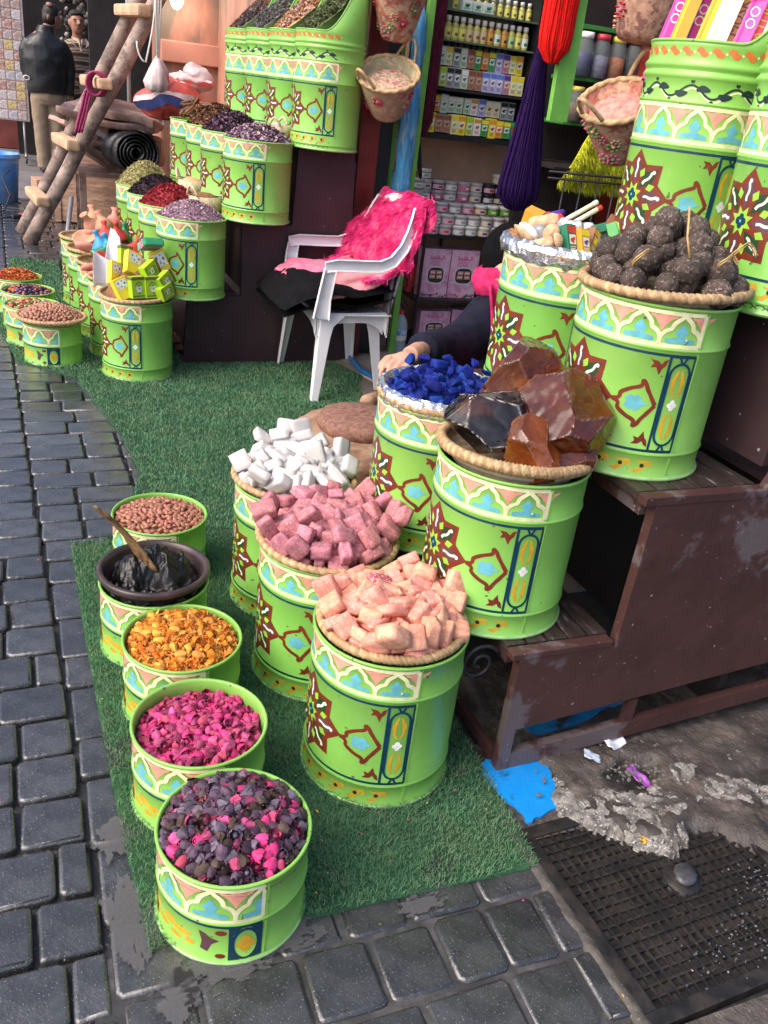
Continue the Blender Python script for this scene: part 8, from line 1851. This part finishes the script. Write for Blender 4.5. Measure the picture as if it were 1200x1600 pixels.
# a third figure partly hidden at the shop door is only a dark jacketed arm behind the ladder
# seller crouching behind the soap drum, arm reaching to the indigo basket
pz = thing('person', 'crouching seller in a black hood, pink scarf and navy sleeve reaching to the blue stones', 'person', (1.75, 2.85, 0))
o3 = Vector((1.75, 2.85, 0))
def rel(p): return tuple(Vector(p) - o3)
hand_c = Vector((.905, 2.00, .700))
shoulder, elbow, wrist = Vector((1.56, 2.70, .64)), Vector((1.27, 2.46, .60)), Vector((.990, 2.115, .706))
fing = []
palm = Vector((.912, 2.035, .702))
dirp = (palm - wrist).normalized(); side = dirp.cross(Vector((0, 0, 1))).normalized()   # points to camera right/near
parts = [('t', [rel(elbow), rel(wrist), rel(wrist.lerp(palm, .5))], [.040, .024, .025]), ('e', rel(palm), (.038, .035, .018), (0.15, .35, math.atan2(dirp.y, dirp.x)))]
for k in range(4):
    o = (k - 1.5) * .0185; b = palm + side * o + dirp * .028 + Vector((0, 0, .002)); L_ = (.030, .036, .034, .026)[k]
    p1 = b + dirp * L_ * .8 + Vector((0, 0, -.004)) + side * o * .12; p2 = p1 + dirp * L_ * .45 + Vector((0, 0, -L_ * .62)); p3 = p2 + Vector((0, 0, -L_ * .7)) + dirp * .003
    parts.append(('t', [rel(b - dirp * .02), rel(b), rel(p1), rel(p2), rel(p3)], [.0086, .0088, .0080, .0073, .006]))
tb = palm + side * .032 - dirp * .018; parts.append(('t', [rel(tb - side * .012), rel(tb + side * .012 + dirp * .014 + Vector((0, 0, -.006))), rel(tb + side * .018 + dirp * .036 + Vector((0, 0, -.018))), rel(tb + side * .014 + dirp * .050 + Vector((0, 0, -.028)))], [.012, .0115, .0105, .008]))
parts += [('t', [rel(shoulder), rel(elbow)], [.045, .038]), ('s', [(0, .05, .05, .22, .2, 0), (0, .05, .3, .20, .16, 0), (-.05, 0, .55, .16, .12, 0), (-.08, -.04, .68, .12, .11, 0)]), ('t', [(-.1, -.06, .66), (-.12, -.08, .76)], [.06, .055]), ('e', (-.14, -.10, .84), (.085, .095, .115)), ('e', (-.18, -.15, .80), (.05, .05, .06)), ('t', [(-.20, -.18, .835), (-.215, -.195, .81)], [.012, .017])]
me = blob(parts, .0038, 3); me.materials.clear(); me.materials.append(m_skin2); me.name = 'body'; link('body', me, pz)
m_navy = M('navy_cloth', (.009, .010, .022), .85, .25, 12, bump=.4, bscale=40, spec=.2)
bput('coat', [('t', [rel(shoulder + Vector((.05, .05, .0))), rel(shoulder), rel(shoulder.lerp(elbow, .5) + Vector((0, 0, -.01))), rel(elbow), rel(elbow.lerp(wrist, .5)), rel(elbow.lerp(wrist, .88))], [.095, .095, .085, .078, .066, .050]), ('s', [(0, .05, .02, .26, .24, 0), (0, .05, .3, .25, .22, 0), (-.05, 0, .55, .23, .19, 0), (-.08, -.04, .68, .14, .13, 0)])], m_navy, pz, .010, 3, .007, 16)
m_hood = M('black_hood', (.004, .004, .005), .95, .3, 30, spec=.1, bump=.3, bscale=60)
bput('hood', [('e', (-.115, -.08, .855), (.125, .125, .125)), ('t', [(-.08, -.04, .70), (-.11, -.07, .80)], [.10, .11])], m_hood, pz, .010, 4, .004, 14)
m_scarf = M('pink_scarf', (.50, .022, .105), .85, .25, 30, bump=.5, bscale=90, spec=.2)
g = G()
g.sheet(lambda u, v: (-.398 + .115 * u + .02 * math.sin(v * 3), -.450 + .03 * math.sin(u * 9) - .035 * math.sin(v * 2.2), .825 - .33 * v + .02 * u), 18, 20)
o = g.obj('scarf', m_scarf, pz); md = o.modifiers.new('t', 'SOLIDIFY'); md.thickness = .010
g = G(); g.lathe([(.105, .72), (.122, .735), (.128, .76), (.122, .785), (.11, .80), (.115, .81), (.10, .82)], 40, 0, (-.14, -.10, 0), fn=lambda j, a, r, z: (r * (1 + .05 * math.sin(a * 6 + j * 2)), z + .012 * math.sin(a * 2 + j))); g.obj('scarf_wrap', m_scarf, pz)
g = G()
for k in range(22):
    x = -.392 + .115 * k / 21; g.tube([(x + .005, -.478 + .012 * math.sin(k), .50), (x + .003 * math.sin(k * 2), -.482, .465), (x, -.482, .44)], .0022, 4)
g.obj('fringe', m_scarf, pz)

# ================================================================ STREET BACKGROUND
wallobj('pink_pier', 'pink plastered pier with brown stains behind the bags', 'wall', lambda g: g.box((1.75, 8.35, 2.0), (1.25, .5, 4.0), 0, None, .02), m_pinkwall)
wallobj('pier_ledge', 'pink plaster ledge across the stained pier', 'ledge', lambda g: g.box((1.75, 8.085, 1.42), (1.24, .05, .16), 0, None, .01), M('pink_clean', (.52, .23, .16), .75, .12, 4))
wallobj('house_front', 'pink house front along the right side of the street', 'house', lambda g: g.box((2.05, 6.6, 1.3), (.9, 3.4, 2.6)), m_pinkwall)
wallobj('door_recess', 'dark open doorway left of the stained pier', 'doorway', lambda g: (g.box((1.1, 9.2, 1.5), (.9, .06, 3.0)), g.box((1.45, 8.9, 1.5), (.06, .6, 3.0))), m_dark)
wallobj('metal_pole', 'thin grey metal pole at the edge of the dark doorway', 'pole', lambda g: g.tube([(.93, 8.6, 0), (.93, 8.6, 3.2)], .018, 10), M('grey_metal', (.3, .3, .3)))
wallobj('pink_jamb', 'narrow pink plaster jamb left of the dark doorway', 'wall', lambda g: g.box((.93, 9.9, 1.6), (.28, .3, 3.2), 0, None, .015), m_pinkwall)
m_goods = M('dim_goods', (.16, .13, .12), .6, .8, 9, col2=(.22, .17, .13), mscale=16, mlo=.52, mhi=.6)
wallobj('far_shop', 'dim shop interior behind the man in the striped sweater', 'shop', lambda g: (g.box((1.2, 13.6, 1.5), (2.4, .1, 3.0)), g.box((2.3, 11.8, 1.5), (.1, 3.6, 3.0))), m_dark)
hg = thing('hanging_goods', 'cluster of dim grey trinkets hanging behind the striped sweater', 'trinkets', (1.05, 13.2, 1.45))
g = G(); rr = random.Random(8)
for _ in range(480): g.ell((rr.uniform(-.45, .55), rr.uniform(-.1, .2), rr.uniform(-.5, .95)), (rr.uniform(.02, .05),) * 3, 6, 4, rr.randrange(3), None, .2)
o = g.obj('trinket_cluster', [m_goods, M('dim_cream', (.36, .31, .27), .6), M('dim_black', (.03, .03, .03), .6)], hg); stuff(o)
bz_ = thing('dark_bag', 'dark rounded bag hanging behind the ladder', 'bag', (.82, 11.0, .98)); g = G(); g.ell((0, 0, 0), (.16, .12, .19), 18, 10); g.obj('bag_body', m_dark, bz_)
wallobj('yellow_light_string', 'short string of tiny yellow lights in the far shop', 'light string', lambda g: [g.ell((1.02 + .035 * i, 12.9, 1.62 - .006 * i), (.012, .012, .012), 6, 4) for i in range(10)], M('yellow_bead', (.8, .7, .05), .4))
# tile display on a wheeled rack
tr = thing('tile_rack', 'tall wheeled display rack of patterned sample tiles at the left edge', 'display rack', (-.02, 12.6, 0))
m_rackb = M('rack_board', (.74, .55, .52), .6, .1, 6)
g = G(); g.box((-.28, 0, 1.42), (.90, .04, 1.90), 0, None, .004); g.obj('backing_board', m_rackb, tr)
for x in (-.5, .10):
    g = G(); g.tube([(x, 0, .5), (x, 0, .06)], .015, 8); g.tube([(x, -.32, .09), (x, .32, .09)], .015, 8); g.obj('stand', M('grey_metal', (.3, .3, .3)), tr)
    for yy in (-.32, .32):
        g = G(); g.lathe([(.0005, -.012), (.035, -.012), (.04, 0), (.035, .012), (.0005, .012)], 14); g.obj('wheel', cBk, tr, (x, yy, .04), (0, PI / 2, 0))
tcol = [M('tile_%d' % i, c, .3, .5, 60, col2=c2, mscale=36, mlo=.48, mhi=.54) for i, (c, c2) in enumerate((((.72, .56, .52), (.48, .38, .36)), ((.76, .66, .64), (.46, .44, .52)), ((.74, .52, .46), (.52, .20, .13)), ((.78, .68, .66), (.72, .54, .50)), ((.66, .48, .42), (.40, .30, .26)), ((.72, .46, .16), (.74, .62, .4)), ((.30, .06, .08), (.28, .06, .09)), ((.62, .58, .60), (.05, .06, .25))))]
g = G(); g.box((0, 0, 0), (.098, .012, .098), 0, None, .002)
tm = [g.mesh('tile', [mt]) for mt in tcol]
for r_ in range(17):
    for c_ in range(8):
        x = -.665 + .108 * c_; z = .535 + .110 * r_
        k = rnd.choice((0, 3, 3, 2, 4, 0)) if r_ > 8 else rnd.choice((1, 2, 3, 3, 4, 3, 1, 0, 0, 2, 3, 5))
        if (r_, c_) == (2, 4): k = 6
        if (r_, c_) == (3, 4): k = 7
        link('tile', tm[k], tr, (x, -.027, z))
wallobj('far_left_wall', 'dark red shop front behind the tile rack', 'wall', lambda g: g.box((-.6, 14.2, 1.6), (2.2, .2, 3.2)), M('far_red', (.20, .05, .045), .6, .3, 4))
wallobj('far_house', 'pink house closing the street in the distance', 'house', lambda g: g.box((-3.5, 22, 1.9), (12, .5, 3.8)), m_pinkwall)
# street front opposite, out of frame on the left
# bulb high on the pier
lb = thing('wall_lamp', 'bright white bulb shining on the stained pier at the top edge', 'lamp', (1.235, 7.95, 1.785))
m_em = bpy.data.materials.new('bulb_glow'); m_em.use_nodes = True; q = m_em.node_tree.nodes['Principled BSDF']; q.inputs['Emission Color'].default_value = (1, .93, .82, 1); q.inputs['Emission Strength'].default_value = 8
g = G(); g.ell((0, 0, 0), (.05, .05, .07), 16, 10); g.obj('bulb', m_em, lb)
g = G(); g.lathe([(.02, .06), (.025, .07), (.025, .12), (.0005, .12)], 14); g.obj('socket', cBk, lb)
pl = bpy.data.lights.new('bulb_light', 'POINT'); pl.energy = 2.2; pl.color = (1, .93, .82); pl.shadow_soft_size = .06
po = bpy.data.objects.new('bulb_light', pl); COL.objects.link(po); po.parent = lb; po.location = (0, -.09, -.05)

# spilled crumbs, petals and grit on the turf and paving
g = G(); rr = random.Random(77)
for _ in range(330):
    x, y = (rr.uniform(.08, .9), rr.uniform(1.0, 2.42)) if rr.random() < .6 else ((rr.uniform(-.5, .9), rr.uniform(.5, 4.0)))
    q = rr.uniform(.0015, .0045); M3 = Euler((rr.uniform(-.5, .5), rr.uniform(-.5, .5), rr.uniform(0, 6))).to_matrix(); o = Vector((x, y, .014 if .08 < x < .9 and y > 1 else .003))
    g.add([o + M3 @ Vector(p) * q for p in ((-1, 0, 0), (0, -.6, .3), (1, 0, 0), (0, .6, .3), (0, 0, -.4))], [(0, 1, 2, 3), (0, 4, 1), (1, 4, 2), (2, 4, 3), (3, 4, 0)], rr.choice((0, 0, 1, 2, 3)))
tag(stuff(g.obj('spilled_bits', [MATS['bud_brown'], MATS['rosebud_pink'], MATS['flower_yellow'], MATS['grit']])), 'spilled petals and crumbs lying on the turf and paving', 'crumbs')
